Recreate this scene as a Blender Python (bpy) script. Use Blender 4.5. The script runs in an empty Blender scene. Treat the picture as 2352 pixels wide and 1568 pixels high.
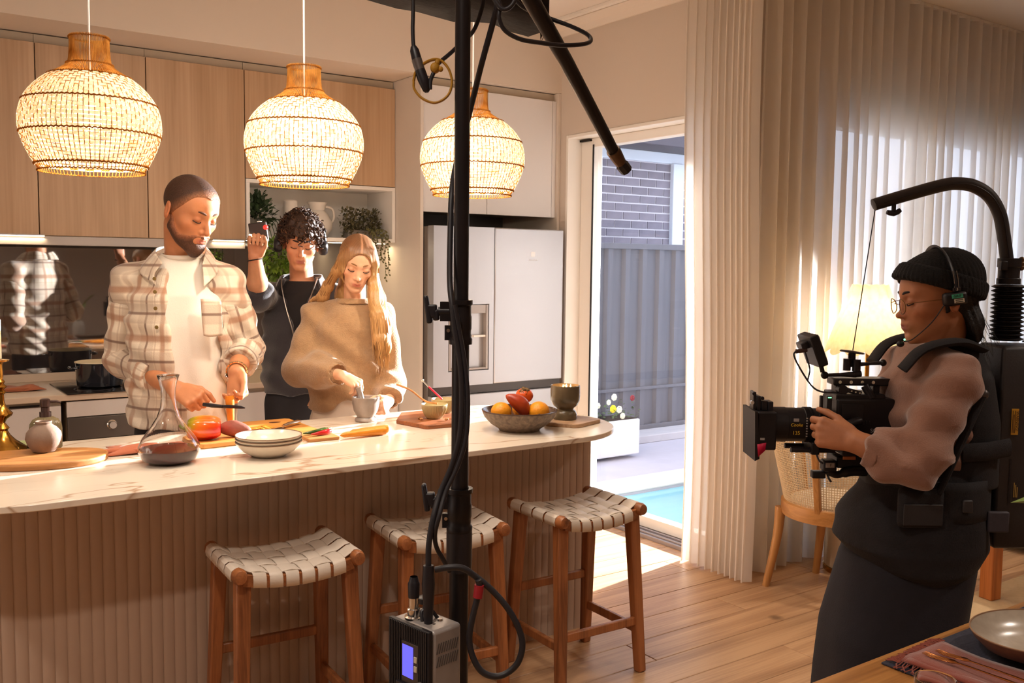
import bpy, bmesh, math, random
import numpy as np
from mathutils import Vector, Matrix, Euler

random.seed(7)
np.random.seed(7)
scene = bpy.context.scene
C = scene.collection
PI = math.pi

# ------------------------------------------------------------------ camera
EYE = 1.55                                   # camera height in metres
YAW, PITCH, ROLL = (math.radians(a) for a in (35.1655, 4.5831, -0.6505))
def camera_axes():
    f = Vector((math.sin(YAW) * math.cos(PITCH), math.cos(YAW) * math.cos(PITCH), -math.sin(PITCH)))
    r = Vector((math.cos(YAW), -math.sin(YAW), 0))
    d = f.cross(r)
    c, s = math.cos(ROLL), math.sin(ROLL)
    return c * r + s * d, -s * r + c * d, f
_r, _d, _f = camera_axes()
cam_data = bpy.data.cameras.new('camera')
cam_data.sensor_width = 36.0
cam_data.lens = 2169.8 / 2352 * 36.0
cam_data.clip_start = 0.05
cam = bpy.data.objects.new('camera', cam_data)
C.objects.link(cam)
cam.matrix_world = Matrix(((_r.x, -_d.x, -_f.x, 0), (_r.y, -_d.y, -_f.y, 0), (_r.z, -_d.z, -_f.z, EYE), (0, 0, 0, 1)))
scene.camera = cam

# ------------------------------------------------------------------ view
scene.view_settings.view_transform = 'Standard'
scene.view_settings.look = 'None'
scene.view_settings.gamma = 1.0
scene.view_settings.exposure = 0.0
scene.view_settings.use_curve_mapping = False

# ------------------------------------------------------------------ world: even overcast evening sky
world = bpy.data.worlds.new('overcast_sky')
scene.world = world
world.use_nodes = True
wn = world.node_tree
wn.nodes['Background'].inputs['Color'].default_value = (0.76, 0.83, 1.0, 1)
wn.nodes['Background'].inputs['Strength'].default_value = 3.6

# ------------------------------------------------------------------ large lights
def area_light(name, loc, target, sx, sy, power, col, spread=None):
    l = bpy.data.lights.new(name, 'AREA')
    l.shape = 'RECTANGLE'; l.size = sx; l.size_y = sy; l.energy = power; l.color = col
    if spread: l.spread = spread
    o = bpy.data.objects.new(name, l); C.objects.link(o)
    o.location = loc
    o.rotation_euler = (Vector(target) - Vector(loc)).to_track_quat('-Z', 'Y').to_euler()
    return o
def spot_light(name, loc, target, power, col, size_deg, blend=0.3, radius=0.05):
    l = bpy.data.lights.new(name, 'SPOT')
    l.energy = power; l.color = col; l.spot_size = math.radians(size_deg); l.spot_blend = blend; l.shadow_soft_size = radius
    o = bpy.data.objects.new(name, l); C.objects.link(o)
    o.location = loc
    o.rotation_euler = (Vector(target) - Vector(loc)).to_track_quat('-Z', 'Y').to_euler()
    return o
def point_light(name, loc, power, col, radius=0.04):
    l = bpy.data.lights.new(name, 'POINT')
    l.energy = power; l.color = col; l.shadow_soft_size = radius
    o = bpy.data.objects.new(name, l); C.objects.link(o); o.location = loc
    return o
WARM = (1.0, 0.70, 0.46)
# film lamp in the yard shining through the glass door on to the cooks
spot_light('yard_film_lamp', (9.2, 4.46, 2.45), (2.2, 4.09, 0.70), 26000, (1.0, 0.97, 0.94), 24, 0.1, 0.07)
# lamp face of the softbox that hangs over the stand
area_light('softbox_lamp', (1.30, 2.62, 2.62), (1.42, 3.2, 0.9), 1.25, 0.55, 20, (1.0, 0.89, 0.78))
# unseen ceiling lamps added as fill; the first follows the island's shadow edge
for _x, _y in ((0.2, 1.15), (3.5, 0.1), (-1.2, 2.4), (0.8, -0.9), (4.6, 1.2)):
    spot_light('ceiling_fill_downlight', (_x, _y, 3.02), (_x, _y, 0), 125, (1.0, 0.87, 0.75), 125, 0.8, 0.06)

# ------------------------------------------------------------------ materials
MATS = {}
def hexc(h):
    r, g, b = ((h >> 16) & 255) / 255, ((h >> 8) & 255) / 255, (h & 255) / 255
    f = lambda c: c / 12.92 if c <= 0.04045 else ((c + 0.055) / 1.055) ** 2.4
    return (f(r), f(g), f(b), 1.0)
def new_mat(name):
    m = bpy.data.materials.new(name); m.use_nodes = True
    nt = m.node_tree
    return m, nt, nt.nodes['Principled BSDF']
def mat(name, col, rough=0.5, metal=0.0, var=0.0, vscale=8.0, stretch=(1, 1, 1), bump=0.0, bscale=60.0, sheen=0.0,
        coat=0.0, spec=0.5, emit=None, estr=0.0, trans=0.0, ior=1.45, col2=None, detail=4.0, alpha=None, subs=0.0, objrand=0.0):
    """A plain procedural material: base colour with a noise variation and a fine bump."""
    if name in MATS: return MATS[name]
    m, nt, b = new_mat(name); MATS[name] = m
    N, L = nt.nodes, nt.links
    c = hexc(col) if isinstance(col, int) else col
    b.inputs['Base Color'].default_value = c
    b.inputs['Roughness'].default_value = rough
    b.inputs['Metallic'].default_value = metal
    b.inputs['Specular IOR Level'].default_value = spec
    b.inputs['IOR'].default_value = ior
    b.inputs['Coat Weight'].default_value = coat
    b.inputs['Sheen Weight'].default_value = sheen
    b.inputs['Transmission Weight'].default_value = trans
    if subs:
        b.inputs['Subsurface Weight'].default_value = subs
        b.inputs['Subsurface Radius'].default_value = (0.012, 0.005, 0.003)
        b.inputs['Subsurface Scale'].default_value = 1.0
    if emit is not None:
        b.inputs['Emission Color'].default_value = hexc(emit) if isinstance(emit, int) else emit
        b.inputs['Emission Strength'].default_value = estr
    need = var > 0 or bump > 0
    if need:
        tc = N.new('ShaderNodeTexCoord'); mp = N.new('ShaderNodeMapping')
        mp.inputs['Scale'].default_value = stretch
        L.new(tc.outputs['Object'], mp.inputs['Vector'])
    if var > 0:
        n = N.new('ShaderNodeTexNoise'); n.inputs['Scale'].default_value = vscale; n.inputs['Detail'].default_value = detail
        L.new(mp.outputs['Vector'], n.inputs['Vector'])
        r = N.new('ShaderNodeValToRGB')
        c2 = hexc(col2) if col2 is not None else tuple(max(0, x * (1 - var)) for x in c[:3]) + (1,)
        r.color_ramp.elements[0].position = 0.3; r.color_ramp.elements[1].position = 0.7
        r.color_ramp.elements[0].color = c2; r.color_ramp.elements[1].color = c
        L.new(n.outputs['Fac'], r.inputs['Fac'])
        out = r.outputs['Color']
        if objrand:
            oi = N.new('ShaderNodeObjectInfo'); hs = N.new('ShaderNodeHueSaturation'); mr = N.new('ShaderNodeMapRange')
            mr.inputs['To Min'].default_value = 1 - objrand; mr.inputs['To Max'].default_value = 1 + objrand
            L.new(oi.outputs['Random'], mr.inputs['Value']); L.new(mr.outputs['Result'], hs.inputs['Value'])
            L.new(out, hs.inputs['Color']); out = hs.outputs['Color']
        L.new(out, b.inputs['Base Color'])
    if bump > 0:
        n2 = N.new('ShaderNodeTexNoise'); n2.inputs['Scale'].default_value = bscale; n2.inputs['Detail'].default_value = 3
        L.new(mp.outputs['Vector'], n2.inputs['Vector'])
        bp = N.new('ShaderNodeBump'); bp.inputs['Strength'].default_value = bump; bp.inputs['Distance'].default_value = 0.004
        L.new(n2.outputs['Fac'], bp.inputs['Height']); L.new(bp.outputs['Normal'], b.inputs['Normal'])
    return m
def wood(name, light, dark, scale=6.0, axis='X', rough=0.45, rand=0.12, ring=14.0, knots=False):
    """Timber: grain stretched along one axis, slow tone change, a tone of its own for each object."""
    if name in MATS: return MATS[name]
    m, nt, b = new_mat(name); MATS[name] = m
    N, L = nt.nodes, nt.links
    tc = N.new('ShaderNodeTexCoord'); oi = N.new('ShaderNodeObjectInfo')
    add = N.new('ShaderNodeVectorMath'); add.operation = 'ADD'
    sc = N.new('ShaderNodeVectorMath'); sc.operation = 'SCALE'; sc.inputs['Scale'].default_value = 37.0
    comb = N.new('ShaderNodeCombineXYZ')
    for i in range(3): L.new(oi.outputs['Random'], comb.inputs[i])
    L.new(comb.outputs[0], sc.inputs[0]); L.new(tc.outputs['Object'], add.inputs[0]); L.new(sc.outputs[0], add.inputs[1])
    mp = N.new('ShaderNodeMapping')
    s = [ring, ring, ring]; s['XYZ'.index(axis)] = ring * 0.07
    mp.inputs['Scale'].default_value = s
    L.new(add.outputs[0], mp.inputs['Vector'])
    n1 = N.new('ShaderNodeTexNoise'); n1.inputs['Scale'].default_value = 1.0; n1.inputs['Detail'].default_value = 6; n1.inputs['Distortion'].default_value = 0.6
    L.new(mp.outputs[0], n1.inputs['Vector'])
    mp2 = N.new('ShaderNodeMapping'); s2 = [scale * 22] * 3; s2['XYZ'.index(axis)] = scale * 0.5
    mp2.inputs['Scale'].default_value = s2
    L.new(add.outputs[0], mp2.inputs['Vector'])
    n2 = N.new('ShaderNodeTexNoise'); n2.inputs['Scale'].default_value = 1.0; n2.inputs['Detail'].default_value = 3
    L.new(mp2.outputs[0], n2.inputs['Vector'])
    mx = N.new('ShaderNodeMath'); mx.operation = 'MULTIPLY_ADD'; mx.inputs[1].default_value = 0.35
    L.new(n2.outputs['Fac'], mx.inputs[0])
    mm = N.new('ShaderNodeMath'); mm.operation = 'MULTIPLY'; mm.inputs[1].default_value = 0.75
    L.new(n1.outputs['Fac'], mm.inputs[0]); L.new(mm.outputs[0], mx.inputs[2])
    r = N.new('ShaderNodeValToRGB'); r.color_ramp.elements[0].position = 0.38; r.color_ramp.elements[1].position = 0.66
    r.color_ramp.elements[0].color = hexc(dark); r.color_ramp.elements[1].color = hexc(light)
    L.new(mx.outputs[0], r.inputs['Fac'])
    hs = N.new('ShaderNodeHueSaturation'); mr = N.new('ShaderNodeMapRange')
    mr.inputs['To Min'].default_value = 1 - rand; mr.inputs['To Max'].default_value = 1 + rand
    L.new(oi.outputs['Random'], mr.inputs['Value']); L.new(mr.outputs['Result'], hs.inputs['Value'])
    L.new(r.outputs['Color'], hs.inputs['Color'])
    out = hs.outputs['Color']
    if knots:
        vo = N.new('ShaderNodeTexVoronoi'); vo.inputs['Scale'].default_value = 2.2
        L.new(add.outputs[0], vo.inputs['Vector'])
        kr = N.new('ShaderNodeMapRange'); kr.inputs['From Min'].default_value = 0.03; kr.inputs['From Max'].default_value = 0.09
        kr.inputs['To Min'].default_value = 0.75; kr.inputs['To Max'].default_value = 0.0
        L.new(vo.outputs['Distance'], kr.inputs['Value'])
        mxc = N.new('ShaderNodeMixRGB'); mxc.inputs['Color2'].default_value = tuple(x * 0.35 for x in hexc(dark)[:3]) + (1,)
        L.new(kr.outputs['Result'], mxc.inputs['Fac']); L.new(out, mxc.inputs['Color1']); out = mxc.outputs['Color']
    L.new(out, b.inputs['Base Color'])
    b.inputs['Roughness'].default_value = rough
    bp = N.new('ShaderNodeBump'); bp.inputs['Strength'].default_value = 0.12; bp.inputs['Distance'].default_value = 0.002
    L.new(n2.outputs['Fac'], bp.inputs['Height']); L.new(bp.outputs['Normal'], b.inputs['Normal'])
    return m
def glass_mat(name, tint=(1, 1, 1, 1), rough=0.0, ior=1.45, thin=False):
    if name in MATS: return MATS[name]
    m, nt, b = new_mat(name); MATS[name] = m
    N, L = nt.nodes, nt.links
    out = nt.nodes['Material Output']
    if thin:                                             # a window pane: lets light straight through, mirrors a little
        tr = N.new('ShaderNodeBsdfTransparent'); tr.inputs['Color'].default_value = tint
        gl = N.new('ShaderNodeBsdfGlossy'); gl.inputs['Roughness'].default_value = rough
        mx = N.new('ShaderNodeMixShader'); mx.inputs[0].default_value = 0.06
        L.new(tr.outputs[0], mx.inputs[1]); L.new(gl.outputs[0], mx.inputs[2])
        L.new(mx.outputs[0], out.inputs['Surface'])
    else:
        b.inputs['Base Color'].default_value = tint; b.inputs['Transmission Weight'].default_value = 1.0
        b.inputs['Roughness'].default_value = rough; b.inputs['IOR'].default_value = ior
    return m
def cloth_sheer(name, col, transp, transl):
    """A sheer curtain: part of the light passes between the threads, part glows through them."""
    if name in MATS: return MATS[name]
    m, nt, b = new_mat(name); MATS[name] = m
    N, L = nt.nodes, nt.links
    out = nt.nodes['Material Output']
    d = N.new('ShaderNodeBsdfDiffuse'); d.inputs['Color'].default_value = col
    t = N.new('ShaderNodeBsdfTranslucent'); t.inputs['Color'].default_value = col
    tr = N.new('ShaderNodeBsdfTransparent')
    m1 = N.new('ShaderNodeMixShader'); m1.inputs[0].default_value = transl
    m2 = N.new('ShaderNodeMixShader'); m2.inputs[0].default_value = transp
    L.new(d.outputs[0], m1.inputs[1]); L.new(t.outputs[0], m1.inputs[2])
    L.new(m1.outputs[0], m2.inputs[1]); L.new(tr.outputs[0], m2.inputs[2]); L.new(m2.outputs[0], out.inputs['Surface'])
    return m
def vcol_mat(name, rough=0.5, bump=0.0, bscale=80, sheen=0.0, subs=0.0, spec=0.4, mottle=0.06, mscale=30):
    """Material whose colour is stored on the mesh (skin tone, lips, stubble, hair tone ...)."""
    if name in MATS: return MATS[name]
    m, nt, b = new_mat(name); MATS[name] = m
    N, L = nt.nodes, nt.links
    a = N.new('ShaderNodeAttribute'); a.attribute_name = 'tone'
    tc = N.new('ShaderNodeTexCoord')
    n = N.new('ShaderNodeTexNoise'); n.inputs['Scale'].default_value = mscale; n.inputs['Detail'].default_value = 4
    L.new(tc.outputs['Object'], n.inputs['Vector'])
    hs = N.new('ShaderNodeHueSaturation'); mr = N.new('ShaderNodeMapRange')
    mr.inputs['From Min'].default_value = 0.3; mr.inputs['From Max'].default_value = 0.7
    mr.inputs['To Min'].default_value = 1 - mottle; mr.inputs['To Max'].default_value = 1 + mottle
    L.new(n.outputs['Fac'], mr.inputs['Value']); L.new(mr.outputs['Result'], hs.inputs['Value'])
    L.new(a.outputs['Color'], hs.inputs['Color']); L.new(hs.outputs['Color'], b.inputs['Base Color'])
    b.inputs['Roughness'].default_value = rough; b.inputs['Specular IOR Level'].default_value = spec
    b.inputs['Sheen Weight'].default_value = sheen
    if subs:
        b.inputs['Subsurface Weight'].default_value = subs
        b.inputs['Subsurface Radius'].default_value = (0.010, 0.004, 0.002)
        b.inputs['Subsurface Scale'].default_value = 0.6
    if bump:
        n2 = N.new('ShaderNodeTexNoise'); n2.inputs['Scale'].default_value = bscale; n2.inputs['Detail'].default_value = 3
        L.new(tc.outputs['Object'], n2.inputs['Vector'])
        bp = N.new('ShaderNodeBump'); bp.inputs['Strength'].default_value = bump; bp.inputs['Distance'].default_value = 0.004
        L.new(n2.outputs['Fac'], bp.inputs['Height']); L.new(bp.outputs['Normal'], b.inputs['Normal'])
    return m

# ------------------------------------------------------------------ mesh building
def rot_to(d):
    return Vector((0, 0, 1)).rotation_difference(Vector(d).normalized()).to_matrix()
class MB:
    """Collects simple shapes; build() links them as ONE mesh object."""
    def __init__(s): s.v = []; s.f = []
    def add(s, vs, fs):
        o = len(s.v); s.v += [tuple(v) for v in vs]; s.f += [tuple(i + o for i in f) for f in fs]; return s
    def box(s, c, d, rz=0.0, M=None):
        hx, hy, hz = d[0] / 2, d[1] / 2, d[2] / 2
        vs = [Vector((x, y, z)) for z in (-hz, hz) for x, y in ((-hx, -hy), (hx, -hy), (hx, hy), (-hx, hy))]
        if M is None: M = Matrix.Rotation(rz, 3, 'Z') if rz else None
        if M is not None: vs = [M @ v for v in vs]
        c = Vector(c)
        return s.add([v + c for v in vs], [(3, 2, 1, 0), (4, 5, 6, 7), (0, 1, 5, 4), (1, 2, 6, 5), (2, 3, 7, 6), (3, 0, 4, 7)])
    def span(s, a, b):
        """Box between two opposite corners."""
        return s.box([(a[i] + b[i]) / 2 for i in range(3)], [abs(b[i] - a[i]) for i in range(3)])
    def beam(s, p, q, w, h, up=(0, 0, 1), w2=None, h2=None):
        """Rectangular bar from p to q (may taper)."""
        p, q = Vector(p), Vector(q); d = (q - p).normalized(); x = d.cross(Vector(up))
        if x.length < 1e-4: x = d.cross(Vector((0, 1, 0)))
        x.normalize(); y = x.cross(d)
        w2 = w if w2 is None else w2; h2 = h if h2 is None else h2
        vs = []
        for c, ww, hh in ((p, w, h), (q, w2, h2)):
            vs += [c + x * (a * ww / 2) + y * (b * hh / 2) for a, b in ((-1, -1), (1, -1), (1, 1), (-1, 1))]
        return s.add(vs, [(3, 2, 1, 0), (4, 5, 6, 7), (0, 1, 5, 4), (1, 2, 6, 5), (2, 3, 7, 6), (3, 0, 4, 7)])
    def cyl(s, p, q, r, r2=None, n=20, caps=True):
        return s.tube([p, q], [r, r if r2 is None else r2], n, caps)
    def tube(s, path, r, n=10, caps=True, closed=False, flat=None):
        """Tube along a path; r a number or one per point; flat=(a,b) makes an oval section."""
        P = [Vector(p) for p in path]; m = len(P)
        R = [r] * m if not hasattr(r, '__len__') else list(r)
        T = []
        for i in range(m):
            a = P[(i - 1) % m] if (i > 0 or closed) else P[0]
            b = P[(i + 1) % m] if (i < m - 1 or closed) else P[-1]
            t = (b - a); T.append(t.normalized() if t.length > 1e-9 else Vector((0, 0, 1)))
        u = T[0].orthogonal().normalized()
        if abs(T[0].z) < 0.95: u = T[0].cross(Vector((0, 0, 1))).normalized()
        vs, fs = [], []
        for i in range(m):
            u = (u - T[i] * u.dot(T[i])).normalized(); w = T[i].cross(u)
            fa, fb = flat if flat else (1, 1)
            for k in range(n):
                an = 2 * PI * k / n
                vs.append(P[i] + u * (math.cos(an) * R[i] * fa) + w * (math.sin(an) * R[i] * fb))
        for i in range(m if closed else m - 1):
            j = (i + 1) % m
            for k in range(n):
                l = (k + 1) % n
                fs.append((i * n + k, i * n + l, j * n + l, j * n + k))
        if caps and not closed:
            fs.append(tuple(reversed(range(n)))); fs.append(tuple((m - 1) * n + k for k in range(n)))
        return s.add(vs, fs)
    def lathe(s, prof, n=32, c=(0, 0, 0), axis=None, cap0=False, cap1=False, sx=1.0, sy=1.0):
        """Turned shape: prof = [(r, z), ...]."""
        vs, fs = [], []; m = len(prof)
        for r, z in prof:
            for k in range(n):
                a = 2 * PI * k / n
                vs.append(Vector((r * math.cos(a) * sx, r * math.sin(a) * sy, z)))
        if axis is not None:
            M = rot_to(axis); vs = [M @ v for v in vs]
        c = Vector(c); vs = [v + c for v in vs]
        for i in range(m - 1):
            for k in range(n):
                l = (k + 1) % n
                fs.append((i * n + k, i * n + l, (i + 1) * n + l, (i + 1) * n + k))
        if cap0: fs.append(tuple(reversed(range(n))))
        if cap1: fs.append(tuple((m - 1) * n + k for k in range(n)))
        return s.add(vs, fs)
    def prism(s, poly, z0, z1, M=None, c=(0, 0, 0)):
        """Extruded outline (poly in xy)."""
        n = len(poly)
        vs = [Vector((x, y, z0)) for x, y in poly] + [Vector((x, y, z1)) for x, y in poly]
        if M is not None: vs = [M @ v for v in vs]
        c = Vector(c); vs = [v + c for v in vs]
        fs = [tuple(reversed(range(n))), tuple(range(n, 2 * n))] + [(i, (i + 1) % n, n + (i + 1) % n, n + i) for i in range(n)]
        return s.add(vs, fs)
    def ball(s, c, r, n=16, m=10, M=None):
        R = r if hasattr(r, '__len__') else (r, r, r)
        vs, fs = [], []
        for i in range(m + 1):
            th = PI * i / m
            for k in range(n):
                a = 2 * PI * k / n
                v = Vector((R[0] * math.sin(th) * math.cos(a), R[1] * math.sin(th) * math.sin(a), R[2] * math.cos(th)))
                if M is not None: v = M @ v
                vs.append(v + Vector(c))
        for i in range(m):
            for k in range(n):
                l = (k + 1) % n
                fs.append((i * n + l, i * n + k, (i + 1) * n + k, (i + 1) * n + l))
        return s.add(vs, fs)
    def grid(s, pts, closed_u=False):
        """pts[i][j] -> quads."""
        m, n = len(pts), len(pts[0])
        vs = [p for row in pts for p in row]
        fs = []
        for i in range(m if closed_u else m - 1):
            for j in range(n - 1):
                a = ((i + 1) % m) * n
                fs.append((i * n + j, a + j, a + j + 1, i * n + j + 1))
        return s.add(vs, fs)
    def mesh(s, name, smooth=True, weld=False):
        me = bpy.data.meshes.new(name)
        me.from_pydata([tuple(v) for v in s.v], [], s.f); me.validate()
        if weld:
            bm = bmesh.new(); bm.from_mesh(me); bmesh.ops.remove_doubles(bm, verts=bm.verts, dist=1e-5)
            bmesh.ops.recalc_face_normals(bm, faces=bm.faces); bm.to_mesh(me); bm.free()
        if smooth:
            me.polygons.foreach_set('use_smooth', [True] * len(me.polygons))
        return me
    def build(s, name, m, parent=None, loc=(0, 0, 0), rz=0.0, bevel=0.0, seg=2, smooth=True, weld=False, sub=0, solid=0.0, label=None, flat=False):
        o = link(name, s.mesh(name, smooth and not flat, weld), m, parent, loc, rz)
        if bevel:
            b = o.modifiers.new('bevel', 'BEVEL'); b.width = bevel; b.segments = seg; b.limit_method = 'ANGLE'; b.angle_limit = math.radians(40); b.harden_normals = False
        if solid:
            b = o.modifiers.new('solid', 'SOLIDIFY'); b.thickness = solid; b.offset = 0
        if sub:
            b = o.modifiers.new('sub', 'SUBSURF'); b.levels = sub; b.render_levels = sub
        if smooth and not flat: smooth_by_angle(o)
        if label: o['label'] = label
        return o
def smooth_by_angle(o, deg=38):
    me = o.data
    try:
        bm = bmesh.new(); bm.from_mesh(me); lim = math.radians(deg)
        for e in bm.edges:
            if len(e.link_faces) == 2 and e.calc_face_angle(0) > lim: e.smooth = False
        bm.to_mesh(me); bm.free()
    except Exception: pass
def link(name, me, m, parent=None, loc=(0, 0, 0), rz=0.0):
    o = bpy.data.objects.new(name, me); C.objects.link(o)
    if m is not None:
        if len(me.materials) == 0: me.materials.append(m)
    o.location = loc; o.rotation_euler = (0, 0, rz)
    if parent is not None: o.parent = parent
    return o
def tag(o, label, cat, group=None):
    o['label'] = label; o['category'] = cat
    if group: o['group'] = group
    return o
def thing(name, label, cat, loc=(0, 0, 0), rz=0.0, group=None):
    o = bpy.data.objects.new(name, None); C.objects.link(o)
    o.empty_display_size = 0.05
    o.location = loc; o.rotation_euler = (0, 0, rz)
    return tag(o, label, cat, group)
def struct(o):
    o['kind'] = 'structure'; return o
def stuff(o):
    o['kind'] = 'stuff'; return o
def copy_tree(o, parent=None):
    c = o.copy(); C.objects.link(c); c.parent = parent
    for ch in list(o.children): copy_tree(ch, c)
    return c
def text_part(name, s, size, m, parent, loc, rot, depth=0.0006, align='CENTER', shear=0.0):
    """Lettering as a thin raised mesh."""
    cu = bpy.data.curves.new(name, 'FONT'); cu.body = s; cu.size = size; cu.extrude = depth
    cu.align_x = align; cu.align_y = 'CENTER'; cu.shear = shear
    t = bpy.data.objects.new(name, cu); C.objects.link(t)
    dg = bpy.context.evaluated_depsgraph_get()
    me = bpy.data.meshes.new_from_object(t.evaluated_get(dg))
    bpy.data.objects.remove(t)
    me.materials.clear()
    o = link(name, me, m, parent, loc)
    o.rotation_euler = rot
    return o
def arc(c, r, a0, a1, n):
    return [(c[0] + r * math.cos(a0 + (a1 - a0) * i / n), c[1] + r * math.sin(a0 + (a1 - a0) * i / n)) for i in range(n + 1)]
def rounded_rect(x0, y0, x1, y1, r, n=6):
    return arc((x1 - r, y0 + r), r, -PI / 2, 0, n) + arc((x1 - r, y1 - r), r, 0, PI / 2, n) + arc((x0 + r, y1 - r), r, PI / 2, PI, n) + arc((x0 + r, y0 + r), r, PI, 1.5 * PI, n)
def catmull(pts, n=8):
    """Smooth curve through the points."""
    P = [Vector(p) for p in pts]; P = [2 * P[0] - P[1]] + P + [2 * P[-1] - P[-2]]
    out = []
    for i in range(1, len(P) - 2):
        for k in range(n):
            t = k / n
            out.append(0.5 * ((2 * P[i]) + (P[i + 1] - P[i - 1]) * t + (2 * P[i - 1] - 5 * P[i] + 4 * P[i + 1] - P[i + 2]) * t * t + (3 * P[i] - P[i - 1] - 3 * P[i + 1] + P[i + 2]) * t ** 3))
    out.append(P[-2])
    return out
# ================================================================== the room
M_wall = mat('painted_plaster', 0xCBBFB3, 0.85, var=0.03, vscale=2.0, bump=0.03, bscale=200)
M_ceil = mat('ceiling_paint', 0xDDD3C8, 0.9, var=0.02, vscale=1.5)
M_white = mat('white_paint', 0xE6E2DC, 0.45, var=0.02, vscale=3)
M_floor = wood('oak_floor', 0xC69E76, 0x9A7250, scale=5, axis='X', rough=0.42, rand=0.10, ring=9, knots=True)
M_sub = mat('subfloor', 0x6B4A33, 0.8, var=0.2)
CEIL = 3.04

f_slab = struct(MB().span((-2.6, -2.6, -0.12), (7.4, 3.35, -0.020)).span((-2.6, 3.35, -0.12), (3.70, 5.7, -0.020)).build('floor', M_sub, flat=True))
board = MB().box((0, 0, -0.010), (1.996, 0.177, 0.020)).mesh('floor_board', False)
board.materials.append(M_floor)
for row in range(46):
    y = -2.5 + 0.18 * row
    off = (row * 0.73) % 2.0
    for k in range(6):
        x = -2.6 + off + 2.0 * k - 1.0
        if x > 7.3 or (y > 3.22 and x > 2.8) or x < -2.4: continue
        if y > 4.95: continue
        o = link('floor_board', board, None, f_slab, (x, y, 0))
        b = o.modifiers.new('bevel', 'BEVEL'); b.width = 0.0018; b.segments = 1
# the boards that meet the door track
for row in range(46):
    y = -2.5 + 0.18 * row
    if not (3.22 < y < 4.95): continue
    off = (row * 0.73) % 2.0
    xs = [-2.6 + off + 2.0 * k - 1.0 for k in range(6)]
    last = max([x for x in xs if x <= 2.8] + [-9])
    a = last + 1.0
    if a < 3.69:
        o = MB().span((a, y - 0.0885, -0.02), (3.692, y + 0.0885, 0)).build('floor_board', M_floor, f_slab, flat=True)
struct(MB().span((-2.6, -2.6, CEIL), (7.4, 5.7, CEIL + 0.1)).build('ceiling', M_ceil, flat=True))
struct(MB().span((-2.6, 5.6, 0), (3.70, 5.72, CEIL)).build('wall_back', M_wall, flat=True))
struct(MB().span((-2.72, -2.6, 0), (-2.6, 5.72, CEIL)).build('wall_left', M_wall, flat=True))
struct(MB().span((-2.72, -2.72, 0), (7.5, -2.6, CEIL)).build('wall_front', M_wall, flat=True))
struct(MB().span((7.4, -2.6, 0), (7.5, 3.4, CEIL)).build('wall_far_right', M_wall, flat=True))
# wall with the sliding door: far pier, head, near pier that turns the corner
w = MB().span((3.696, 4.68, -0.1), (3.846, 5.72, CEIL)).span((3.696, 3.42, 2.36), (3.846, 4.68, CEIL)).span((3.696, 3.22, -0.1), (3.846, 3.42, CEIL))
struct(w.build('wall_right', M_wall, flat=True))
# wall with the wide window
w = MB().span((3.846, 3.22, -0.1), (4.36, 3.36, CEIL)).span((4.36, 3.22, 2.40), (7.4, 3.36, CEIL)).span((6.95, 3.22, -0.1), (7.4, 3.36, 2.40))
struct(w.build('wall_window', M_wall, flat=True))
# bulkhead over the kitchen joinery
bk = MB().span((-2.6, 4.74, 2.625), (3.696, 5.6, CEIL))
struct(bk.build('trim_1', mat('bulkhead_paint', 0xD2C4B5, 0.85, var=0.02, vscale=2), flat=True))
# cornice on the door wall
pr = [(0, 0), (0, -0.075), (-0.012, -0.075), (-0.030, -0.045), (-0.06, -0.018), (-0.075, -0.012), (-0.075, 0)]
mb = MB()
vs = [(3.696 + x, y, CEIL + z) for y in (3.42, 4.74) for x, z in pr]; n = len(pr)
mb.add(vs, [(i, (i + 1) % n, n + (i + 1) % n, n + i) for i in range(n)])
struct(mb.build('trim_2', M_ceil, flat=True))
# reveal and frame of the sliding door
d1 = MB().span((3.692, 4.660, 0.0), (3.85, 4.679, 2.359)).span((3.692, 3.421, 2.340), (3.85, 4.660, 2.359))
d1 = struct(d1.build('door_1', M_white, bevel=0.002))
MB().span((3.80, 4.545, 0.023), (3.875, 4.66, 2.34)).build('door_stile', M_white, d1, bevel=0.004)
MB().span((3.80, 3.50, 2.285), (3.875, 4.545, 2.34)).build('top_rail', M_white, d1, bevel=0.004)
MB().span((3.80, 3.50, 0.023), (3.875, 4.545, 0.085)).build('bottom_rail', M_white, d1, bevel=0.004)
MB().span((3.80, 3.42, 0.023), (3.875, 3.50, 2.34)).build('door_stile', M_white, d1, bevel=0.004)
MB().span((3.694, 3.42, -0.005), (3.90, 4.66, 0.022)).span((3.715, 3.42, 0.022), (3.725, 4.66, 0.032)).span((3.76, 3.42, 0.022), (3.77, 4.66, 0.032)).build('door_track', mat('grey_aluminium', 0xA9A3A6, 0.35, 0.6), d1, bevel=0.002)
M_pane = glass_mat('pane_glass', (0.97, 0.98, 1, 1), 0.0, 1.45, thin=True)
MB().add([(3.838, 3.50, 0.085), (3.838, 4.545, 0.085), (3.838, 4.545, 2.285), (3.838, 3.50, 2.285)], [(0, 1, 2, 3)]).build('door_pane', M_pane, d1, flat=True)
MB().span((3.795, 4.535, 0.02), (3.80, 4.547, 2.30)).build('seal', mat('black_rubber', 0x1B1718, 0.6), d1, flat=True)
MB().span((3.84, 4.64, 2.285), (3.86, 4.655, 2.35)).span((3.78, 4.56, 2.322), (3.80, 4.655, 2.334)).build('latch', mat('dark_metal', 0x2A2424, 0.4, 0.8), d1, flat=True)
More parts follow.
